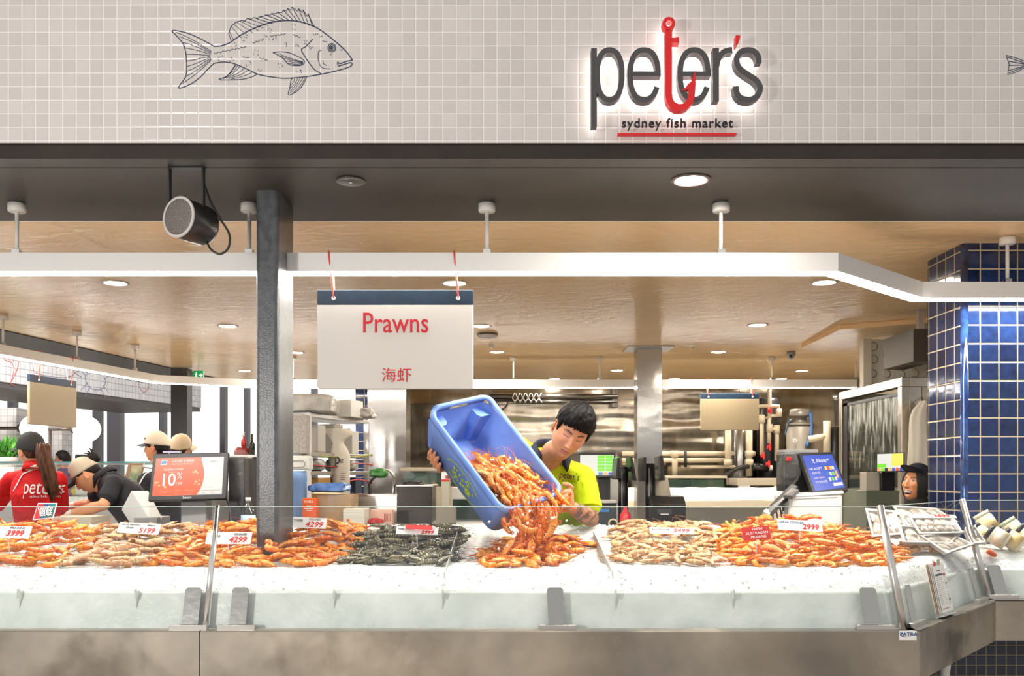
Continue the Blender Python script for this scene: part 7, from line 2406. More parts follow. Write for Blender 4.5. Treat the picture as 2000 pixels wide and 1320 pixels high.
# orange box
t = it('orange_box', 'small orange cardboard box beside the blue bin', 'box', 590, 618, 973, 1001, 5.88, 0.08, mat('box_orange', C(226, 96, 34), 0.5), 0.003, ZB)
text('YOSUI', P(603, 980, 5.879), FRONT, 0.022, WHITE, t); text('fresh', P(603, 988, 5.879), FRONT, 0.014, WHITE, t)
mb = MB(); pbox(mb, 594, 612, 992, 993.5, 5.878, 0.001); pbox(mb, 597, 610, 996, 997, 5.878, 0.001); mb.build('print', WHITE, t)
# cartons, blue bag, papers
t = it('carton', 'large brown carton with tape under the blue plastic bag', 'carton', 620, 686, 966, 1030, 6.02, 0.28, CARD, 0.004, ZB)
part(t, 'tape', FILM, 640, 654, 966, 1000, 6.016, 0.002)
lump('film_cover', P(668, 975, 6.10), (0.075, 0.10, 0.05), FILM, t, 0.2, 5, 2, 30, 20, 0.5)
t = thing('plastic_sack', 'folded blue plastic sack lying on the brown carton', 'sack', P(645, 966, 6.1))
lump('sack', P(644, 952, 6.12), (0.125, 0.11, 0.034), mat('sack_blue', C(92, 134, 196), 0.25, col2=C(64, 100, 164), scale=20, bump=0.01, bscale=18), t, 0.22, 6, 5, 50, 30, 0.6)
lump('cream_liner', P(642, 963, 6.1), (0.11, 0.10, 0.012), mat('liner_cream', C(222, 204, 166), 0.6), t, 0.1, 4, 2, 30, 16, 0.6)
t = it('paper_stack', 'thick stack of white wrapping paper on the steel bench', 'paper', 670, 712, 994, 1032, 5.9, 0.2, mat('paper_stack', C(226, 222, 206), 0.7, col2=C(208, 204, 190), scale=160, stretch=(0.02, 0.02, 1)), 0.002, ZB)
t = it('leaflet_box', 'pink printed box with a red bag beside the paper stack', 'box', 722, 766, 996, 1030, 6.1, 0.1, mat('box_pink', C(222, 178, 160), 0.5), 0.003, ZB)
for k in range(5): part(t, 'stripe', REDT if k == 0 else mat('brown_print', C(150, 90, 70), 0.6), 750+k*3, 751.5+k*3, 1003, 1018, 6.099, 0.001)
tag(lump('red_bag', P(733, 1018, 5.98), (0.045, 0.03, 0.02), mat('bag_red', C(186, 30, 34), 0.25, bump=0.006, bscale=40), None, 0.3, 5, 4, 24, 14, 0.7), 'small shiny red bag in front of the pink box', 'bag')
# sink
t = thing('sink', 'stainless steel sink box behind the paper stack', 'sink', (P(730, 0, 6.55).x, 6.7, ZB))
mb = MB()
x0, x1 = P(684, 0, 6.5).x, P(776, 0, 6.5).x; zt = P(0, 966, 6.5).z
for a in ((x0, x1, 6.5, 6.52), (x0, x1, 6.9, 6.92), (x0, x0+0.02, 6.52, 6.9), (x1-0.02, x1, 6.52, 6.9)):
    mb.bb(a[0], a[1], a[2], a[3], ZB, zt)
mb.build('basin', STEEL, t, 0.003)
mb = MB(); mb.bb(x0-0.008, x1+0.008, 6.492, 6.505, zt-0.012, zt+0.004); mb.build('rim', CHROME, t, 0.002)
c = P(768, 966, 6.75)
mb = MB(); mb.tube(spline([c, P(769, 945, 6.75), P(768, 930, 6.74), P(760, 919, 6.73), P(752, 918, 6.72)], 6), 0.011, 12); mb.build('spout', CHROME, t)
mb = MB(); mb.tube(spline([P(722, 966, 6.75), P(720, 950, 6.75), P(726, 938, 6.72), P(735, 930, 6.70)], 8), 0.009, 10)
for k in range(16):
    p = P(722+3*sin(k*0.3), 966-k*1.7, 6.75); mb.tube([p+V((0.011*cos(a), 0.011*sin(a), 0)) for a in [2*pi*j/10 for j in range(11)]], 0.0022, 5)
mb.build('coiled_hose', DGREY, t)
lump('spray_head', P(739, 924, 6.70), (0.062, 0.03, 0.032), mat('spray_green', C(72, 140, 66), 0.25, col2=C(48, 108, 48), scale=16, bump=0.004, bscale=40), t, 0.3, 5, 7, 30, 20, 0.7)
# dark cabinet, post, small cartons, tank behind the tub
t = it('black_cabinet', 'dark steel cabinet between the sink and the tub', 'cabinet', 776, 843, 950, 1032, 6.42, 0.4, mat('cabinet_dark', C(64, 56, 52), 0.3, 0.5, col2=C(44, 40, 38), scale=5), 0.004, ZB)
part(t, 'cabinet_top', STEEL, 774, 846, 947, 950, 6.40, 0.44, 0.002)
tag(lump('black_glove', P(806, 944, 6.55), (0.075, 0.05, 0.016), mat('rubber_black', C(30, 29, 28), 0.5), None, 0.4, 6, 6, 30, 16, 0.8), 'crumpled black rubber glove on the dark steel cabinet', 'glove')
t = it('metal_upright', 'pale upright with a red and white label left of the tub', 'upright', 862, 878, 916, 1024, 6.5, 0.08, mat('upright_pale', C(190, 182, 164), 0.5), 0.003, ZB)
part(t, 'label', WHITE, 862, 878, 922, 940, 6.498, 0.001); part(t, 'label_stripe', REDT, 862, 878, 936, 940, 6.497, 0.001)
one('carton', 'small grey carton half hidden beside the tub', 'carton', 852, 888, 990, 1026, 5.9, 0.18, mat('carton_grey', C(140, 132, 120), 0.8), 0.003, ZB)
def tank(label, px0, px1, py0, py1, d, dep, rim=8, base=PLAT, seed=0):
    t = thing('fish_tank', label, 'fish tank', ((P(px0, 0, d).x+P(px1, 0, d).x)/2, d+dep/2, base))
    a, b = P(px0, py1, d), P(px1, py0, d)
    mb = MB(); mb.bb(a.x, b.x, d, d+0.008, a.z, b.z); mb.build('glass_front', GL, t, fixn=False)
    mb = MB(); mb.bb(a.x+0.01, b.x-0.01, d+0.012, d+dep-0.01, a.z+0.01, b.z-0.015); mb.build('water', mat('tank_water', C(84, 104, 88), 0.1, col2=C(52, 72, 64), scale=2.4), t)
    mb = MB(); mb.bb(a.x-0.02, b.x+0.02, d-0.02, d+dep, b.z, b.z+rim*d/F); mb.build('rim', mat('tank_rim', C(198, 186, 164), 0.5), t, 0.004)
    mb = MB(); mb.bb(a.x-0.02, b.x+0.02, d-0.01, d+dep, base, a.z); mb.build('stand', mat('tank_stand', C(186, 174, 152), 0.5), t)
    random.seed(seed)
    for k in range(7):
        lump('rock', V((lerp(a.x, b.x, (k+0.5)/7), d+0.03, a.z+0.02)), (0.06, 0.02, 0.035+0.03*random.random()), mat('tank_rock', C(136, 118, 84), 0.6), t, 0.35, 4, k+seed, 14, 8, 0.8)
    return t
tank('dim green fish tank with a white rim behind the dark cabinet', 786, 965, 920, 950, 8.2, 0.5, 7, seed=1)
one('tank_cupboard', 'dark green cupboard low behind the tub', 'cupboard', 884, 985, 975, 1030, 6.9, 0.3, mat('dark_green', C(26, 54, 48), 0.35, col2=C(18, 40, 36), scale=6), 0.004, PLAT)
one('white_shelf_box', 'white box on the dark green cupboard behind the tub', 'box', 882, 930, 952, 975, 7.0, 0.2, WHITEP, 0.003, None)

# ---- right of the worker: screens on poles, printer
t = thing('till_screen', 'small screen with green and white keys behind the shoulder of the worker', 'screen', P(1165, 1020, 6.25))
q = [P(1130, 932, 6.3), P(1201, 932, 6.28), P(1202, 884, 6.32), P(1130, 884, 6.34)]
quadbox(q, 0.03).build('bezel', BLACK, t, 0.002)
sq = [inq(q, 0.04, 0.08, 0.001), inq(q, 0.955, 0.08, 0.001), inq(q, 0.955, 0.90, 0.001), inq(q, 0.04, 0.90, 0.001)]
s_ = qpoly(sq, [(0, 0), (1, 0), (1, 1), (0, 1)], 0.0006).build('screen', SWHT, t, fixn=False)
for i in range(2):
    for j in range(5):
        qpoly(sq, [(0.52+i*0.24, 0.2+j*0.16), (0.74+i*0.24, 0.2+j*0.16), (0.74+i*0.24, 0.34+j*0.16), (0.52+i*0.24, 0.34+j*0.16)], 0.0012).build('key', SGRN, s_, fixn=False)
for i, m_ in enumerate((STEA, SORG, SBLU)):
    qpoly(sq, [(0.55+i*0.15, 0.02), (0.68+i*0.15, 0.02), (0.68+i*0.15, 0.14), (0.55+i*0.15, 0.14)], 0.0012).build('key', m_, s_, fixn=False)
part(t, 'neck', DGREY, 1168, 1192, 932, 985, 6.33, 0.05, 0.003, ZB)
part(t, 'side_display', SGRN, 1204, 1209, 892, 934, 6.25, 0.10)
one('white_case', 'white case standing behind the green keyed screen', 'case', 1190, 1216, 930, 1000, 6.62, 0.1, WHITEP, 0.004, ZB)
for k, (px0, px1, py0, py1, d, lab, cl) in enumerate([(1165, 1206, 977, 983, 6.0, 'flat grey tray on the bench beside the yellow shirt', C(196, 190, 184)), (1168, 1204, 992, 1002, 5.82, 'dark box with a blue label on the bench beside the yellow shirt', C(48, 54, 62))]):
    t = it('accessory_box', lab, 'box', px0, px1, py0, py1, d, 0.15, mat('acc_%d' % k, cl, 0.5), 0.003, None if k == 0 else ZB)
    if k == 1: part(t, 'label', mat('label_blue2', C(60, 120, 190), 0.5), 1170, 1190, 994, 1000, 5.818, 0.001)
    if k == 0: part(t, 'support', DGREY, 1168, 1204, 983, 1000, 6.02, 0.12, 0, ZB)
def pole_display(label, px, py0, d, screens, lab_film=True, red=False):
    c = P(px, 1015, d); c.z = ZB
    t = thing('pole_display', label, 'display stand', c)
    mb = MB(); mb.bb(c.x-0.07, c.x+0.07, d-0.07, d+0.07, ZB, ZB+0.02); mb.build('foot', BLACK, t, 0.004)
    top = P(px, py0, d)
    mb = MB(); mb.cyl((c.x, d, ZB+0.02), (c.x, d, top.z), 0.033, n=20); mb.build('pole', BLACK, t)
    mb = MB(); mb.cyl((c.x-0.012, d-0.032, ZB+0.05), (c.x-0.012, d-0.032, top.z-0.03), 0.004, n=8); mb.build('groove', GREYP, t)
    for (sx, y0, y1, tilt, w_) in screens:
        a, b = P(sx, y0, d), P(sx+tilt, y1, d)
        mb = MB()
        pts = [a+V((0, -0.13, 0)), a+V((0, 0.13, 0)), b+V((0, 0.13, 0)), b+V((0, -0.13, 0))]
        mb.add([p-V((w_, 0, 0)) for p in pts]+[p+V((w_, 0, 0)) for p in pts], [(0, 1, 2, 3), (7, 6, 5, 4), (0, 4, 5, 1), (1, 5, 6, 2), (2, 6, 7, 3), (3, 7, 4, 0)])
        s = mb.build('screen', BLACK, t, 0.004)
        m = (a+b)/2
        mb = MB(); mb.cyl((m.x, d, m.z), (c.x, d, top.z-0.03), 0.014, n=12); mb.build('bracket', DGREY, s)
    return t, c
t, c = pole_display('black pole display with two edge-on screens right of the worker', 1217, 912, 6.05, [(1204, 894, 936, -3, 0.009), (1228, 893, 938, 8, 0.008)])
lump('plastic_wrap', P(1207, 918, 5.98), (0.035, 0.06, 0.05), FILM, t, 0.3, 6, 2, 24, 16, 0.7)
t, c = pole_display('black pole display wrapped in plastic beside the steel clad pier', 1270, 905, 5.95, [(1254, 893, 940, 0, 0.009), (1286, 890, 938, 4, 0.009)])
lump('plastic_wrap', P(1285, 910, 5.9), (0.032, 0.07, 0.075), FILM, t, 0.3, 6, 5, 24, 16, 0.7)
mb = MB(); mb.lathe([(0.035, 0.0), (0.085, 0.0), (0.05, 0.20), (0.035, 0.21)], P(1290, 992, 6.02), 20); mb.build('fabric_sleeve', mat('sleeve_beige', C(176, 164, 146), 0.8, bump=0.004, bscale=30), t)
c = P(1221, 1010, 5.80); c.z = ZB
t = thing('red_bottle', 'red squeeze bottle at the foot of the pole display', 'bottle', c)
mb = MB(); mb.lathe([(0.0, 0.0), (0.034, 0.0), (0.036, 0.012), (0.036, 0.09), (0.014, 0.115), (0.010, 0.14), (0, 0.142)], c, 20); mb.build('bottle', mat('bottle_red', C(206, 28, 36), 0.3), t)
t = thing('label_printer', 'black label printer with a slanted lid right of the pole displays', 'printer', P(1305, 1030, 5.85))
a, b = P(1272, 1016, 5.8), P(1340, 985, 5.8)
mb = MB()
yz = [(5.8, ZB), (5.8, b.z), (5.86, b.z+0.05), (6.05, b.z+0.055), (6.05, ZB)]
mb.add([V((a.x, y, z)) for y, z in yz]+[V((b.x, y, z)) for y, z in yz], [(0, 1, 2, 3, 4), (9, 8, 7, 6, 5)]+[(i, (i+1) % 5, (i+1) % 5+5, i+5) for i in range(5)])
mb.build('body', BLACK, t, 0.006)
q = [P(1276, 985, 5.79), P(1338, 989, 5.79), P(1330, 972, 5.9), P(1280, 968, 5.9)]
quadbox(q, 0.012).build('lid', mat('printer_lid', C(44, 42, 42), 0.25), t, 0.003)
part(t, 'panel', DGREY, 1284, 1312, 994, 1004, 5.797, 0.003); part(t, 'paper', WHITE, 1290, 1306, 1003, 1005, 5.79, 0.008)
t = thing('tape_roll', 'pale roll of tape lying at the back edge of the bench behind the ice', 'tape', P(1198, 1020, 5.79))
mb = MB(); c = P(1198, 1018, 5.77); rows = []
c = V((c.x, 5.79, ZB+0.032))
mb.tube([c+V((0.026*cos(a), 0, 0.026*sin(a))) for a in [2*pi*j/24 for j in range(25)]], 0.006, 8); mb.build('roll', mat('tape_cream', C(216, 206, 170), 0.5), t)

# ---- back of the shop: display ledge, tanks, pipes, filters
t = thing('ice_ledge', 'long low ice display in front of the back wall', 'display', (1.9, 9.9, PLAT))
x0, x1 = P(1130, 0, 9.8).x, P(1655, 0, 9.8).x
mb = MB(); mb.bb(x0, x1, 9.6, 10.3, PLAT, P(0, 992, 9.6).z); mb.build('steel_base', STEEL, t)
mb = MB(); mb.bb(x0, x1, 9.55, 10.3, P(0, 992, 9.55).z, P(0, 978, 9.55).z); mb.build('ledge', mat('ledge_beige', C(206, 192, 166), 0.5), t, 0.004)
mb = MB()
rows = [[V((x, y, z+0.01*noise.noise(V((x*9, y*9, 2))))) for y, z in ((9.6, P(0, 978, 9.6).z), (9.62, P(0, 960, 9.6).z), (9.72, P(0, 953, 9.7).z), (10.25, P(0, 952, 10.2).z))] for x in [lerp(x0, x1, i/60) for i in range(61)]]
mb.grid(rows); o = mb.build('ice', ICE, t, fixn=False); o['kind'] = 'stuff'
tank('wide fish tank with rocks and crabs at the back right of the steel pier', 1245, 1416, 934, 974, 10.45, 0.6, 5, seed=3)
t = tank('white framed fish tank behind the blue payment screen', 1442, 1560, 948, 974, 10.5, 0.5, 14, seed=5)
for px0, px1 in ((1442, 1465), (1512, 1528)):
    part(t, 'frame_bar', WHITEP, px0, px1, 948, 975, 10.48, 0.02)
text("peter's", P(1485, 955, 10.49), FRONT, 0.055, INKB, t, xs=0.8)
PIPE = mat('cream_pipe', C(206, 192, 166), 0.4)
VALVE = mat('red_valve', C(206, 36, 36), 0.4)
t = thing('pipework', 'cream plastic pipes running along the back wall above the tanks', 'pipes', P(1350, 925, 11.2))
def pipe(pts, r=0.032, d=11.25, name='pipe', m=PIPE, dz=0.0):
    mb = MB(); mb.tube([P(x, y, d+dz) for x, y in pts], r, 12); return mb.build(name, m, t)
pipe([(1215, 886), (1475, 886)]); pipe([(1215, 899), (1420, 899)], dz=-0.05); pipe([(1330, 912), (1470, 912)], 0.024, dz=-0.02); pipe([(1215, 903), (1300, 903)], 0.04, dz=0.1)
pipe([(1318, 880), (1318, 930)], 0.036, dz=-0.1); pipe([(1422, 838), (1422, 905)], 0.04, dz=-0.12); pipe([(1463, 838), (1463, 930)], 0.042, dz=-0.12)
for x, y in ((1422, 903), (1463, 886), (1463, 903), (1318, 886)): 
    mb = MB(); mb.cyl(P(x, y+6, 11.12), P(x, y-6, 11.12), 0.052, n=14); mb.build('joint', PIPE, t)
pipe([(1339, 880), (1339, 912)], 0.018, name='clip', m=BLACK, dz=-0.09)
mb = MB(); mb.tube(spline([P(1415, 930, 10.9), P(1440, 915, 10.95), P(1462, 911, 11.0)], 6), 0.028, 10); mb.build('black_hose', BLACK, t)
mb = MB(); mb.cyl(P(1470, 912, 11.1), P(1500, 914, 11.1), 0.05, n=16); mb.build('pump', BLACK, t)
mb = MB(); mb.cyl(P(1500, 914, 11.1), P(1508, 914, 11.1), 0.035, n=16); mb.build('pump_nozzle', WHITEP, t)
t = thing('valve_tree', 'cream pipe manifold with red valve handles beside the blank sign at the back', 'pipes', P(1500, 925, 11.0))
pipe([(1503, 760), (1503, 822)], 0.024, dz=-0.2); pipe([(1482, 793), (1503, 793), (1521, 793), (1521, 804)], 0.022, dz=-0.2)
pipe([(1488, 890), (1488, 816), (1502, 816)], 0.026, dz=-0.2); pipe([(1502, 816), (1502, 866)], 0.026, dz=-0.2); pipe([(1508, 838), (1517, 840), (1517, 900)], 0.028, dz=-0.2); pipe([(1502, 812), (1518, 812)], 0.02, dz=-0.2)
for x, y in ((1503, 802), (1502, 873), (1490, 890), (1500, 906)):
    mb = MB(); c = P(x, y, 10.98); mb.box(c, (0.05, 0.05, 0.045)); mb.cyl(c, c+V((0, -0.05, 0)), 0.015); mb.box(c+V((0, -0.05, 0)), (0.022, 0.015, 0.09)); mb.build('valve', VALVE, t, 0.006)
for x, y in ((1503, 836), (1517, 838), (1488, 818), (1521, 806)):
    mb = MB(); c = P(x, y, 11.05); mb.cyl(c+V((0, 0, -0.05)), c+V((0, 0, 0.05)), 0.04, n=14); mb.build('joint', PIPE, t)
def cyl_thing(name, label, cat, px, py0, py1, d, r, m, parts=()):
    c = P(px, py1, d); c.z = PLAT
    t = thing(name, label, cat, c)
    mb = MB(); mb.lathe([(0.0, 0.0), (r, 0.0), (r, P(0, py0, d).z-PLAT-0.03), (r*0.85, P(0, py0, d).z-PLAT), (0.0, P(0, py0, d).z-PLAT)], c, 28); mb.build('cylinder', m, t)
    return t, c
cyl_thing('filter_cylinder', 'tall black filter cylinder behind the red valves', 'filter', 1500, 778, 925, 11.3, 0.135, mat('filter_black', C(24, 24, 25), 0.35))
cyl_thing('filter_cylinder', 'dark steel filter cylinder under the blank sign at the back', 'filter', 1446, 838, 905, 11.3, 0.12, mat('filter_steel', (0.25, 0.24, 0.23, 1), 0.25, 0.9))
t, c = cyl_thing('pump_tank', 'grey pump tank with a small fan mark behind the blue payment screen', 'tank', 1563, 830, 905, 10.9, 0.165, mat('tank_grey', C(140, 134, 124), 0.4))
zt = P(0, 830, 10.9).z
mb = MB(); mb.lathe([(0.17, 0.0), (0.17, 0.025), (0.09, 0.035), (0.075, 0.06), (0.075, 0.11), (0.13, 0.115), (0.13, 0.13), (0.12, 0.2), (0.0, 0.21)], V((c.x, c.y, zt-0.01)), 26); mb.build('pump_head', mat('pump_grey', C(110, 104, 96), 0.35), t)
for k in range(5):
    mb = MB(); a = 2*pi*k/5; p = P(1553, 860, 10.72)+V((0.02*cos(a), 0, 0.02*sin(a))); mb.ell(p, (0.011, 0.004, 0.011), nu=10, nv=6); mb.build('mark', WHITE, t)
mb = MB(); mb.tube(spline([P(1533, 850, 10.8), P(1540, 825, 10.8), P(1547, 820, 10.8)], 5), 0.012, 8); mb.build('blue_hose', mat('hose_blue', C(40, 70, 90), 0.4), t)
mb = MB(); mb.tube(spline([P(1583, 805, 10.8), P(1584, 845, 10.75), P(1575, 872, 10.7)], 5), 0.022, 8); mb.build('blue_pipe', mat('pipe_blue', C(52, 92, 150), 0.4), t)
t, c = cyl_thing('filter_cylinder', 'black filter with cream pipes beside the cool room', 'filter', 1630, 835, 925, 10.6, 0.12, MATS['filter_black'])
mb = MB(); mb.tube([P(1615, 822, 10.45), P(1615, 890, 10.45)], 0.042, 12); mb.tube([P(1580, 858, 10.5), P(1615, 852, 10.45)], 0.04, 12); mb.build('pipe', PIPE, t)
mb = MB(); mb.lathe([(0.03, 0), (0.03, 0.3), (0.05, 0.3), (0.05, 0.36), (0, 0.37)], P(1635, 832, 10.5), 16); mb.build('gauge', mat('gauge_steel', (0.4, 0.38, 0.36, 1), 0.3, 0.9), t)
# wall rail with hooks
t = thing('wall_rail', 'dark steel hanging rail with white hooks on the back wall above the worker', 'rail', P(1080, 775, 11.3))
mb = MB()
DST = mat('dark_steel', (0.16, 0.145, 0.13, 1), 0.3, 0.9)
for py, r in ((774, 0.03), (784, 0.016)):
    mb.tube([P(956, py, 11.25), P(1206, py, 11.25)], r, 12)
mb.build('rail', DST, t)
for px in (958, 1199, 1205):
    mb = MB(); mb.bb(P(px, 0, 11.25).x-0.018, P(px, 0, 11.25).x+0.018, 11.27, 11.49, P(0, 795, 11.3).z, P(0, 757, 11.3).z); mb.build('bracket', DST, t)
for k in range(11):
    px = 1003+k*5.2
    mb = MB(); s = (-1)**k
    mb.tube(spline([P(px+s*2, 768, 11.2), P(px, 771, 11.18), P(px-s*2, 778, 11.2), P(px+s*2, 783, 11.2), P(px+s*3, 786, 11.22)], 4), 0.007, 6); mb.build('hook', WHITEP, t)
mb = MB(); mb.tube(spline([P(975, 802, 11.3), P(986, 796, 11.25), P(992, 785, 11.24)], 5), 0.01, 6); mb.build('loose_cable', BLACK, t)

# ---- cool room at the right
WALLR = mat('cream_panel', C(206, 198, 182), 0.5)
mb = MB(); mb.bb(4.39, 4.45, 4.94, 11.56, 0, Zr(1.16))
struct(mb.build('wall_right', WALLR, origin=(4.39, 8, 0)))
BUB = mat('bubble_panel', C(206, 202, 192), 0.45)
nt = BUB.node_tree; p = nt.nodes['Principled BSDF']
tc = nt.nodes.new('ShaderNodeTexCoord'); vo = nt.nodes.new('ShaderNodeTexVoronoi'); vo.inputs['Scale'].default_value = 9; vo.inputs['Randomness'].default_value = 0.15
nt.links.new(tc.outputs['Object'], vo.inputs['Vector'])
mr = nt.nodes.new('ShaderNodeMapRange'); mr.inputs['From Min'].default_value = 0.28; mr.inputs['From Max'].default_value = 0.34; mr.inputs['To Min'].default_value = 1.0; mr.inputs['To Max'].default_value = 0.0
nt.links.new(vo.outputs['Distance'], mr.inputs[0]); bp = nt.nodes.new('ShaderNodeBump'); bp.inputs['Distance'].default_value = 0.012; nt.links.new(mr.outputs[0], bp.inputs['Height']); nt.links.new(bp.outputs[0], p.inputs['Normal'])
mb = MB(); mb.bb(2.965, 4.38, 7.40, 7.46, Zr(0.70), Zr(1.10))
struct(mb.build('wall_panel', BUB, origin=(3.2, 7.4, Zr(0.7))))
mb = MB(); mb.bb(2.895, 2.963, 7.38, 7.46, Zr(0.66), Zr(1.105))
struct(mb.build('trim_8', WALLR, origin=(2.9, 7.4, Zr(0.66))))
t = thing('cool_room', 'steel framed cool room with a frosted wet glass door beside the tiled column', 'cool room', (3.1, 7.2, PLAT))
CRS = steel('coolroom_steel', (0.58, 0.53, 0.46, 1), 0.3, bump=0.001, bscale=30)
zt, zg0 = Zr(0.705), Zr(-0.12)
mb = MB(); mb.bb(2.87, 2.93, 6.60, 7.86, zt-0.07, zt); mb.build('top_rail', CRS, t, 0.004)
for y in (6.60, 7.80):
    mb = MB(); mb.bb(2.87, 2.93, y, y+0.07, PLAT, zt-0.07); mb.build('frame_post', CRS, t, 0.003)
mb = MB(); mb.bb(2.93, 4.38, 6.60, 6.66, zt-0.07, zt); mb.build('front_rail', CRS, t, 0.004)
mb = MB(); mb.bb(2.93, 3.02, 6.605, 6.655, PLAT, zt-0.07); mb.build('front_post', CRS, t, 0.003)
mb = MB(); mb.bb(3.02, 4.38, 6.62, 6.63, PLAT, zt-0.07); mb.build('front_panel', WALLR, t)
mb = MB(); mb.bb(2.885, 2.90, 6.67, 7.80, PLAT, Zr(-0.135)); mb.build('kick_panel', mat('kick_green', C(104, 108, 92), 0.35, col2=C(90, 96, 82), scale=3), t)
FG = glass_mat('wet_glass', (0.80, 0.84, 0.80, 1), refl=1.0, dirt=0.85)
mb = MB(); mb.bb(2.888, 2.896, 6.67, 7.78, Zr(-0.135), Zr(0.575)); mb.build('glass_door', FG, t, fixn=False)
mb = MB()
for a in ((7.70, 7.79, Zr(-0.135), Zr(0.60)), (6.67, 7.79, Zr(0.575), Zr(0.60))):
    mb.bb(2.882, 2.902, a[0], a[1], a[2], a[3])
mb.build('door_seal', BLACK, t)
mb = MB(); mb.bb(3.3, 3.56, 6.75, 7.35, PLAT, Zr(-0.02)); mb.build('inner_shelf', DGREY, t)
mb = MB(); mb.bb(2.94, 4.38, 7.80, 7.84, PLAT, zt-0.02); mb.build('back_panel', mat('coolroom_inner', C(120, 120, 108), 0.5), t)
# white coat
t = thing('white_coat', 'white coat hanging on the cool room frame beside the column', 'coat', P(1798, 905, 6.52))
mb = MB(); rows = []
for py, hw, xo in ((783, 6, 4), (792, 13, 3), (800, 17, 0), (815, 20, -2), (835, 21, -2), (860, 22, 0), (885, 23, 0), (915, 24, 0)):
    r = []
    for j in range(32):
        a = 2*pi*j/32; c = P(1800+xo, py, 6.50); k = 1+0.10*sin(a*5+py*0.02)+0.08*sin(a*9)
        r.append(c+V((hw*6.5/F*cos(a)*k, 0.035*sin(a)*k, 0)))
    rows.append(r)
mb.grid(rows, close=True); b = len(mb.v)-32*len(rows); mb.f.append(tuple(range(b, b+32))); mb.mi.append(0); mb.sm.append(False)
mb.build('coat', mat('coat_white', C(222, 214, 200), 0.8), t)
mb = MB(); mb.tube([P(1802, 786, 6.5), P(1802, 778, 6.58), P(1802, 776, 6.6)], 0.004, 8); mb.build('hook', CHROME, t)
# dark duct and plastic stuffed above
t = it('duct_box', 'dark brown metal box fixed below the ceiling beside the column', 'duct', 1784, 1830, 642, 706, 6.2, 0.5, mat('duct_brown', C(68, 60, 52), 0.45), 0.004)
mb = MB(); x = P(1800, 0, 6.4).x; mb.bb(x-0.02, x+0.02, 6.4, 6.44, P(0, 642, 6.2).z, Zr(ZCEIL)-0.001); mb.build('hanger', STEEL, t)
t = thing('plastic_bundle', 'bundle of white plastic film stuffed above the white panel', 'bundle', P(1768, 676, 7.35))
c = P(1768, 664, 7.40)
lump('film', V((c.x, 7.43, Zr(1.105+0.025))), (0.10, 0.09, 0.028), FILMO, t, 0.35, 8, 3, 40, 24, 0.8)
# solid screen added in place of a till screen's reflection in the door glass
t = thing('till_screen', 'till screen with yellow and coloured keys in front of the wet glass door', 'screen', P(1735, 1010, 6.3))
q = [P(1712, 922, 6.35), P(1766, 921, 6.25), P(1766, 883, 6.25), P(1712, 885, 6.35)]
quadbox(q, 0.025).build('bezel', BLACK, t, 0.002)
sq = [inq(q, 0.03, 0.05, 0.001), inq(q, 0.97, 0.05, 0.001), inq(q, 0.97, 0.95, 0.001), inq(q, 0.03, 0.95, 0.001)]
s_ = qpoly(sq, [(0, 0), (1, 0), (1, 1), (0, 1)], 0.0006).build('screen', SWHT, t, fixn=False)
qpoly(sq, [(0.55, 0.3), (1, 0.3), (1, 1), (0.55, 1)], 0.0012).build('key', SYEL, s_, fixn=False); qpoly(sq, [(0, 0.2), (0.35, 0.2), (0.35, 0.42), (0, 0.42)], 0.0012).build('key', SGRN, s_, fixn=False)
for k, m_ in enumerate((SORG, SGRN, SDRK, SORG, SBLU, SRED, SBLU)):
    qpoly(sq, [(k/7, 0.0), ((k+0.9)/7, 0.0), ((k+0.9)/7, 0.18), (k/7, 0.18)], 0.0012).build('key', m_, s_, fixn=False)
part(t, 'neck', BLACK, 1722, 1748, 922, 958, 6.36, 0.06, 0.003); part(t, 'printer_box', mat('box_taupe', C(168, 160, 146), 0.5), 1692, 1722, 922, 958, 6.40, 0.12, 0.004); part(t, 'pedestal', MATS['kick_green'], 1692, 1756, 958, 1010, 6.33, 0.18, 0.003, PLAT)

# ---- blue payment screen, card reader and white tub at the right
t = thing('payment_screen', 'tilted black payment screen with a blue wallet display at the right', 'screen', P(1600, 1030, 5.0))
q = [P(1590, 966, 4.86), P(1657, 958, 4.92), P(1626, 882, 5.06), P(1560, 884, 5.0)]
quadbox(q, 0.03).build('bezel', BLACK, t, 0.004)
sq = [inq(q, 0.06, 0.075, 0.001), inq(q, 0.94, 0.085, 0.001), inq(q, 0.94, 0.93, 0.001), inq(q, 0.06, 0.925, 0.001)]
s_ = qpoly(sq, [(0, 0), (1, 0), (1, 1), (0, 1)], 0.0006).build('screen', SBLU, t, fixn=False)
ex_ = (sq[1]-sq[0]).normalized(); ey_ = (sq[3]-sq[0]).normalized(); en_ = ex_.cross(ey_).normalized()
RQ = Matrix((ex_, ey_, en_)).transposed(); hS = (sq[3]-sq[0]).length
def st2(s, a, b, sz, **k): text(s, inq(sq, a, b, 0.0015), RQ, sz*hS, STXT, s_, name='screen_text', depth=0.0, lift=0, **k)
st2('支 Alipay+', 0.52, 0.83, 0.15, xs=0.8, bold=0.0004); st2('WE ACCEPT', 0.28, 0.60, 0.085, xs=0.75, bold=0.0003); st2('支持付款', 0.25, 0.48, 0.075, xs=0.8); st2('KAMI TERIMA', 0.29, 0.34, 0.065, xs=0.75); st2('可付全款优惠', 0.31, 0.22, 0.075, xs=0.75)
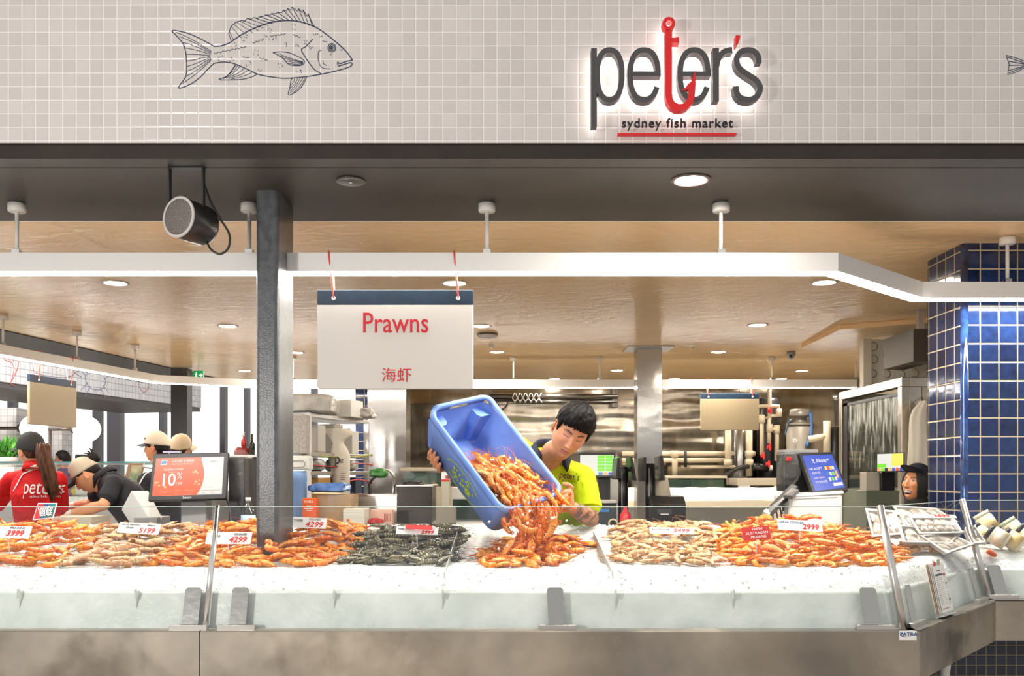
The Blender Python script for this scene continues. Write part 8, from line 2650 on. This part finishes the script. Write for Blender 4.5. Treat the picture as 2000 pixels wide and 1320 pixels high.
for k, (a, b, m_) in enumerate([(0.62, 0.60, SYEL), (0.70, 0.60, SRED), (0.78, 0.60, SYEL), (0.86, 0.60, STXT), (0.62, 0.45, STEA), (0.71, 0.43, STXT), (0.80, 0.43, SGRN), (0.90, 0.40, SORG), (0.62, 0.28, STXT), (0.72, 0.28, SGRN), (0.82, 0.28, STXT)]):
    h = 0.05 if k != 7 else 0.11
    qpoly(sq, [(a-0.035, b-h), (a+0.035, b-h), (a+0.035, b+h), (a-0.035, b+h)], 0.0012).build('wallet_icon', m_, s_, fixn=False)
qpoly(sq, [(0.66, 0.07), (0.97, 0.07), (0.97, 0.16), (0.66, 0.16)], 0.0012).build('wallet_tag', STXT, s_, fixn=False)
part(t, 'back_housing', BLACK, 1530, 1590, 884, 960, 5.06, 0.14, 0.008)
lump('plastic_wrap', P(1540, 915, 5.05), (0.05, 0.07, 0.085), FILM, t, 0.35, 6, 8, 26, 18, 0.6)
part(t, 'red_clip', RED, 1537, 1545, 892, 900, 4.97, 0.02, 0.002)
part(t, 'neck', BLACK, 1560, 1592, 955, 1000, 5.10, 0.06, 0.003, Zr(-0.349))
part(t, 'stand_top', GREYP, 1530, 1598, 878, 884, 5.08, 0.12, 0.003)
t = thing('card_reader', 'black card reader on a slanted arm left of the white tub', 'card reader', P(1530, 1030, 4.8))
q = [P(1491, 998, 4.62), P(1504, 1003, 4.60), P(1560, 949, 4.82), P(1545, 944, 4.86)]
quadbox(q, 0.035).build('reader', BLACK, t, 0.005)
q2 = [P(1490, 998, 4.615), P(1503, 1004, 4.595), P(1508, 999, 4.62), P(1496, 992, 4.64)]
quadbox(q2, 0.037).build('reader_tip', mat('tip_grey', C(196, 194, 190), 0.3), t, 0.003)
q3 = [P(1530, 966, 4.68), P(1548, 968, 4.66), P(1562, 956, 4.76), P(1545, 952, 4.78)]
quadbox(q3, 0.02).build('screen_bump', mat('reader_grey', C(90, 88, 88), 0.3), t, 0.004)
mb = MB(); mb.cyl(P(1530, 985, 4.76), V((P(1530, 0, 4.76).x, 4.76, Zr(-0.349))), 0.011, n=12); mb.tube([P(1530, 985, 4.76), P(1527, 972, 4.76)], 0.012, 10); mb.build('arm', CHROME, t)
mb = MB(); mb.tube(spline([P(1515, 992, 4.7), P(1518, 1008, 4.72), P(1522, 1018, 4.74)], 5), 0.005, 8); mb.tube(spline([P(1522, 985, 4.7), P(1526, 1004, 4.72), P(1527, 1020, 4.74)], 5), 0.005, 8); mb.build('cable', BLACK, t)
t = thing('white_tub', 'white rectangular plastic tub under the blue payment screen', 'tub', P(1592, 1030, 4.72))
mb = MB(); pbox(mb, 1541, 1646, 966, 1012, 4.72, 0.28, Zr(-0.349)); mb.build('tub_body', mat('tub_white', C(232, 230, 224), 0.3), t, 0.01)
mb = MB()
a, b = P(1546, 1005, 4.718), P(1641, 975, 4.718)
mb.ribbon([(a.x, a.z-0.05), (a.x+0.008, b.z), (a.x+0.016, b.z+0.006), (b.x-0.02, b.z+0.016), (b.x-0.008, b.z+0.008), (b.x, a.z-0.05)], 0.008, 0.004, FRONT, (0, 4.72, 0)); mb.build('moulded_rib', mat('tub_white', C(1, 1, 1)), t)
mb = MB(); q = [P(1539, 968, 4.715), P(1648, 960, 4.715), P(1645, 957, 4.95), P(1545, 962, 4.95)]; quadbox(q, 0.012).build('lid', MATS['tub_white'], t, 0.004)

# ================================================================== oyster packs, jars and leaflets at the right end
def oyster_pack(label, corners, d4, seed, rows_=2, cols_=4, film=True):
    """corners: BL, BR, TR, TL pixels of the pack's open face with depths"""
    q = [P(px, py, d) for (px, py), d in zip(corners, d4)]
    c = (q[0]+q[1]+q[2]+q[3])/4
    t = thing('oyster_tray', label, 'oyster tray', c)
    n = (q[1]-q[0]).cross(q[3]-q[0]).normalized()
    mb = MB()
    th = 0.024
    outer = q; inner = [inq(q, a, b) for a, b in ((0.06, 0.08), (0.94, 0.08), (0.94, 0.92), (0.06, 0.92))]; floor_ = [p-n*th for p in [inq(q, a, b) for a, b in ((0.10, 0.14), (0.90, 0.14), (0.90, 0.86), (0.10, 0.86))]]; bot = [p-n*(th+0.003) for p in [inq(q, a, b) for a, b in ((0.08, 0.12), (0.92, 0.12), (0.92, 0.88), (0.08, 0.88))]]
    out2 = [p-n*0.004 for p in outer]
    V_ = outer+inner+floor_+bot+out2
    f = []
    for i in range(4):
        j = (i+1) % 4
        f += [(i, j, 4+j, 4+i), (4+i, 4+j, 8+j, 8+i), (16+j, 16+i, 12+i, 12+j), (j, i, 16+i, 16+j)]
    f += [(8, 9, 10, 11), (15, 14, 13, 12)]
    mb.add(V_, f); mb.build('tray', mat('tray_clear', C(206, 202, 195), 0.2), t, 0.001, fixn=True)
    rnd = random.Random(seed)
    R = qR(q); w_ = (q[1]-q[0]).length/cols_; h_ = (q[3]-q[0]).length/rows_
    for i in range(cols_):
        for j in range(rows_):
            p = inq(q, 0.12+0.76*(i+0.5)/cols_, 0.14+0.72*(j+0.5)/rows_)-n*0.012
            a = rnd.uniform(-0.5, 0.5)
            mb = MB()
            def fn(s):
                e = 1+0.16*noise.noise(V((s.x*60+seed, s.y*60, i+j*3.1)))
                return V((s.x*e*(1-0.22*s.y/(h_*0.5)), s.y*e, s.z+0.002*noise.noise(V((s.x*150, s.y*150, seed)))))
            mb.ell(p, (w_*0.50, h_*0.52, 0.010), R @ Matrix.Rotation(a, 3, 'Z'), 20, 10, fn)
            o = mb.build('oyster', mat('oyster_flesh', C(196, 184, 168), 0.25, col2=C(136, 126, 114), scale=26, detail=5, spec=0.6), t)
    if film:
        mb = MB(); g = [[inq(q, a/8, b/4, 0.003+0.005*noise.noise(V((a*0.9+seed, b*0.9, 1)))) for a in range(9)] for b in range(5)]
        mb.grid(g); mb.build('cling_film', glass_mat('cling_film', (0.99, 0.99, 0.985, 1), refl=0.5), t, fixn=False)
    return t
oyster_pack('oyster tray leaning at the back left of the oyster heap', [(1704, 1048), (1772, 1042), (1764, 998), (1690, 992)], (3.95, 3.97, 4.12, 4.10), 1, 2, 3)
oyster_pack('topmost oyster tray leaning against the tiled column', [(1772, 1026), (1872, 1018), (1830, 992), (1742, 986)], (4.02, 4.05, 4.20, 4.18), 2)
oyster_pack('oyster tray carrying the 3899 price ticket', [(1795, 1042), (1882, 1040), (1862, 1008), (1774, 1008)], (3.90, 3.92, 4.02, 4.00), 3)
oyster_pack('oyster tray lying under the ticketed tray', [(1764, 1058), (1858, 1060), (1884, 1036), (1752, 1024)], (3.82, 3.86, 3.98, 3.95), 4)
oyster_pack('front oyster tray tilted towards the glass at the corner', [(1850, 1080), (1902, 1062), (1858, 1040), (1796, 1044)], (3.78, 3.86, 3.96, 3.88), 5)
oyster_pack('rightmost oyster tray beside the jars', [(1898, 1062), (1926, 1058), (1904, 1026), (1884, 1030)], (3.93, 3.96, 4.06, 4.03), 6, 3, 2)
ticket(1823, 1014, 88, 10, 3.93, 'price ticket reading 3899 on an oyster tray at the right', [('3899', 16, 0.5, 11, 1.45, REDT, dict(bold=0.0006))], tilt=0.95, lift=0.012)
LIDB = mat('jar_lid', C(34, 36, 38), 0.35)
JARL = mat('jar_label', C(224, 188, 112), 0.4, col2=C(238, 232, 216), scale=16)
JARG = mat('jar_glass', C(226, 214, 186), 0.1, spec=0.8)
def jar(px, py, d, ax, r, h, label, lid=LIDB, sauce=None):
    c = P(px, py, d)
    zmin = icez(c.x, max(yfront(c.x)+0.03, min(c.y, yrear(c.x))))+r*0.95
    if c.z < zmin: c.z = zmin
    t = thing('jar', label, 'jar', c-V((0, 0, r)))
    R = V(ax).normalized().to_track_quat('Z', 'Y').to_matrix()
    mb = MB(); mb.lathe([(0.0, -h/2), (r*0.9, -h/2), (r, -h/2+0.006), (r, h/2-0.012), (r*0.82, h/2), (0, h/2)], c, 28, R); mb.build('glass', JARG, t)
    mb = MB(); mb.lathe([(r*1.012, -h*0.36), (r*1.012, h*0.28)], c, 28, R); mb.build('jar_label', JARL, t)
    mb = MB(); mb.lathe([(r*0.9, h/2-0.004), (r*0.92, h/2+0.014), (0.0, h/2+0.015)], c, 24, R); mb.build('lid', lid, t)
LIDC = mat('lid_cream', C(226, 214, 190), 0.4)
jar(1928, 1022, 4.28, (-0.40, 0.25, 0.75), 0.041, 0.085, 'upper left jar of the pile beside the column, cream lid up', LIDC)
jar(1919, 1044, 4.16, (-0.5, 0.45, 0.55), 0.036, 0.075, 'small jar below the upper left one, beside the oyster tray')
jar(1951, 1050, 4.08, (-0.65, 0.40, 0.5), 0.040, 0.080, 'front jar in the middle of the pile with a tilted dark lid')
jar(1980, 1034, 4.26, (-0.40, 0.25, 0.65), 0.041, 0.080, 'upper right jar of the pile with a pale green top', mat('lid_green', C(196, 208, 176), 0.4))
jar(1979, 1056, 4.08, (-0.7, 0.35, 0.6), 0.041, 0.080, 'front right jar of the pile leaning on its neighbour')
jar(2008, 1046, 4.14, (-0.6, 0.35, 0.55), 0.040, 0.080, 'last jar of the pile cut by the right edge')
mb = MB(); c = P(1938, 1066, 4.02); c.z = icez(c.x, c.y)+0.012
mb.tube([c+V((-0.02, 0, 0.022)), c+V((0.006, -0.005, 0.004)), c+V((0.016, -0.006, -0.002))], [0.012, 0.011, 0.004], 12)
tag(mb.build('sauce_tube', mat('tube_orange', C(226, 92, 34), 0.35)), 'small orange tube in front of the jars', 'tube')
# leaflet holder on the slanted pane
f = 0.385
b3 = V(gb[1]).lerp(V(gb[2]), f); t3 = V(gtp[1]).lerp(V(gtp[2]), f)
dd = (V(gb[2])-V(gb[1])).normalized(); ux = V((dd.x, dd.y, 0))
B = V((b3.x, b3.y, zg(GB))); T_ = V((t3.x, t3.y, zg(GT))); upv = (T_-B).normalized(); nh = ux.cross(upv).normalized()
RL = Matrix((ux, upv, nh)).transposed()
t = thing('leaflet_holder', 'clear holder with a stack of price leaflets on the slanted glass', 'leaflets', B+nh*0.03)
def sheet(off, x0, x1, y0, y1, m, name, th=0.0015, par=None):
    mb = MB(); mb.prism([(x0, y0), (x1, y0), (x1, y1), (x0, y1)], th, RL, B+nh*off); return mb.build(name, m, par or t)
for k in range(4):
    sheet(0.012+0.004*k, -0.070-0.006*(3-k), 0.052-0.006*(3-k), 0.012, 0.205-0.004*(k % 2), mat('leaflet_warm', C(214, 168, 130), 0.6) if k == 1 else PAPER, 'leaflet')
fr_ = sheet(0.028, -0.064, 0.064, 0.012, 0.192, PAPER, 'front_leaflet')
def pr(x0, x1, y0, y1, m, nm='print'): sheet(0.0297, x0, x1, y0, y1, m, nm, 0.0003, fr_)
pr(-0.055, 0.028, 0.152, 0.160, mat('print_slate', C(84, 88, 100), 0.6)); pr(0.033, 0.057, 0.148, 0.158, mat('print_rust', C(176, 80, 60), 0.6)); pr(0.035, 0.057, 0.116, 0.122, mat('print_green', C(60, 120, 90), 0.6)); pr(-0.035, 0.012, 0.170, 0.174, GREYT)
for k in range(15):
    y = 0.143-k*0.0072
    pr(-0.055, -0.030-0.004*((k*7) % 3), y, y+0.0016, mat('print_pale', C(150, 146, 144), 0.6)); pr(-0.022, -0.018, y, y+0.0018, GREYT); pr(-0.010, 0.018-0.005*((k*5) % 3), y, y+0.0016, MATS['print_pale'])
    if k % 4 != 3: pr(0.034, 0.054-0.004*(k % 2), y-0.002, y-0.0006, MATS['print_pale'])
pr(0.040, 0.056, 0.050, 0.062, GREYT); pr(-0.055, 0.02, 0.024, 0.027, MATS['print_rust'])
sheet(0.0275, -0.040, -0.018, 0.193, 0.209, mat('print_red', C(216, 56, 40), 0.5), 'tab'); sheet(0.0268, 0.006, 0.036, 0.185, 0.215, mat('tab_olive', C(176, 170, 130), 0.5), 'tab')
mb = MB(); mb.prism([(-0.075, 0.0), (0.07, 0.0), (0.07, 0.08), (-0.075, 0.08)], 0.002, RL, B+nh*0.033); mb.build('holder_front', glass_mat('acrylic', (0.99, 0.995, 0.99, 1), refl=0.35), t, fixn=False)
mb = MB(); mb.prism([(-0.075, -0.0005), (0.07, -0.0005), (0.07, 0.003), (-0.075, 0.003)], 0.03, RL, B+nh*0.005); mb.build('holder_base', WHITEP, t)
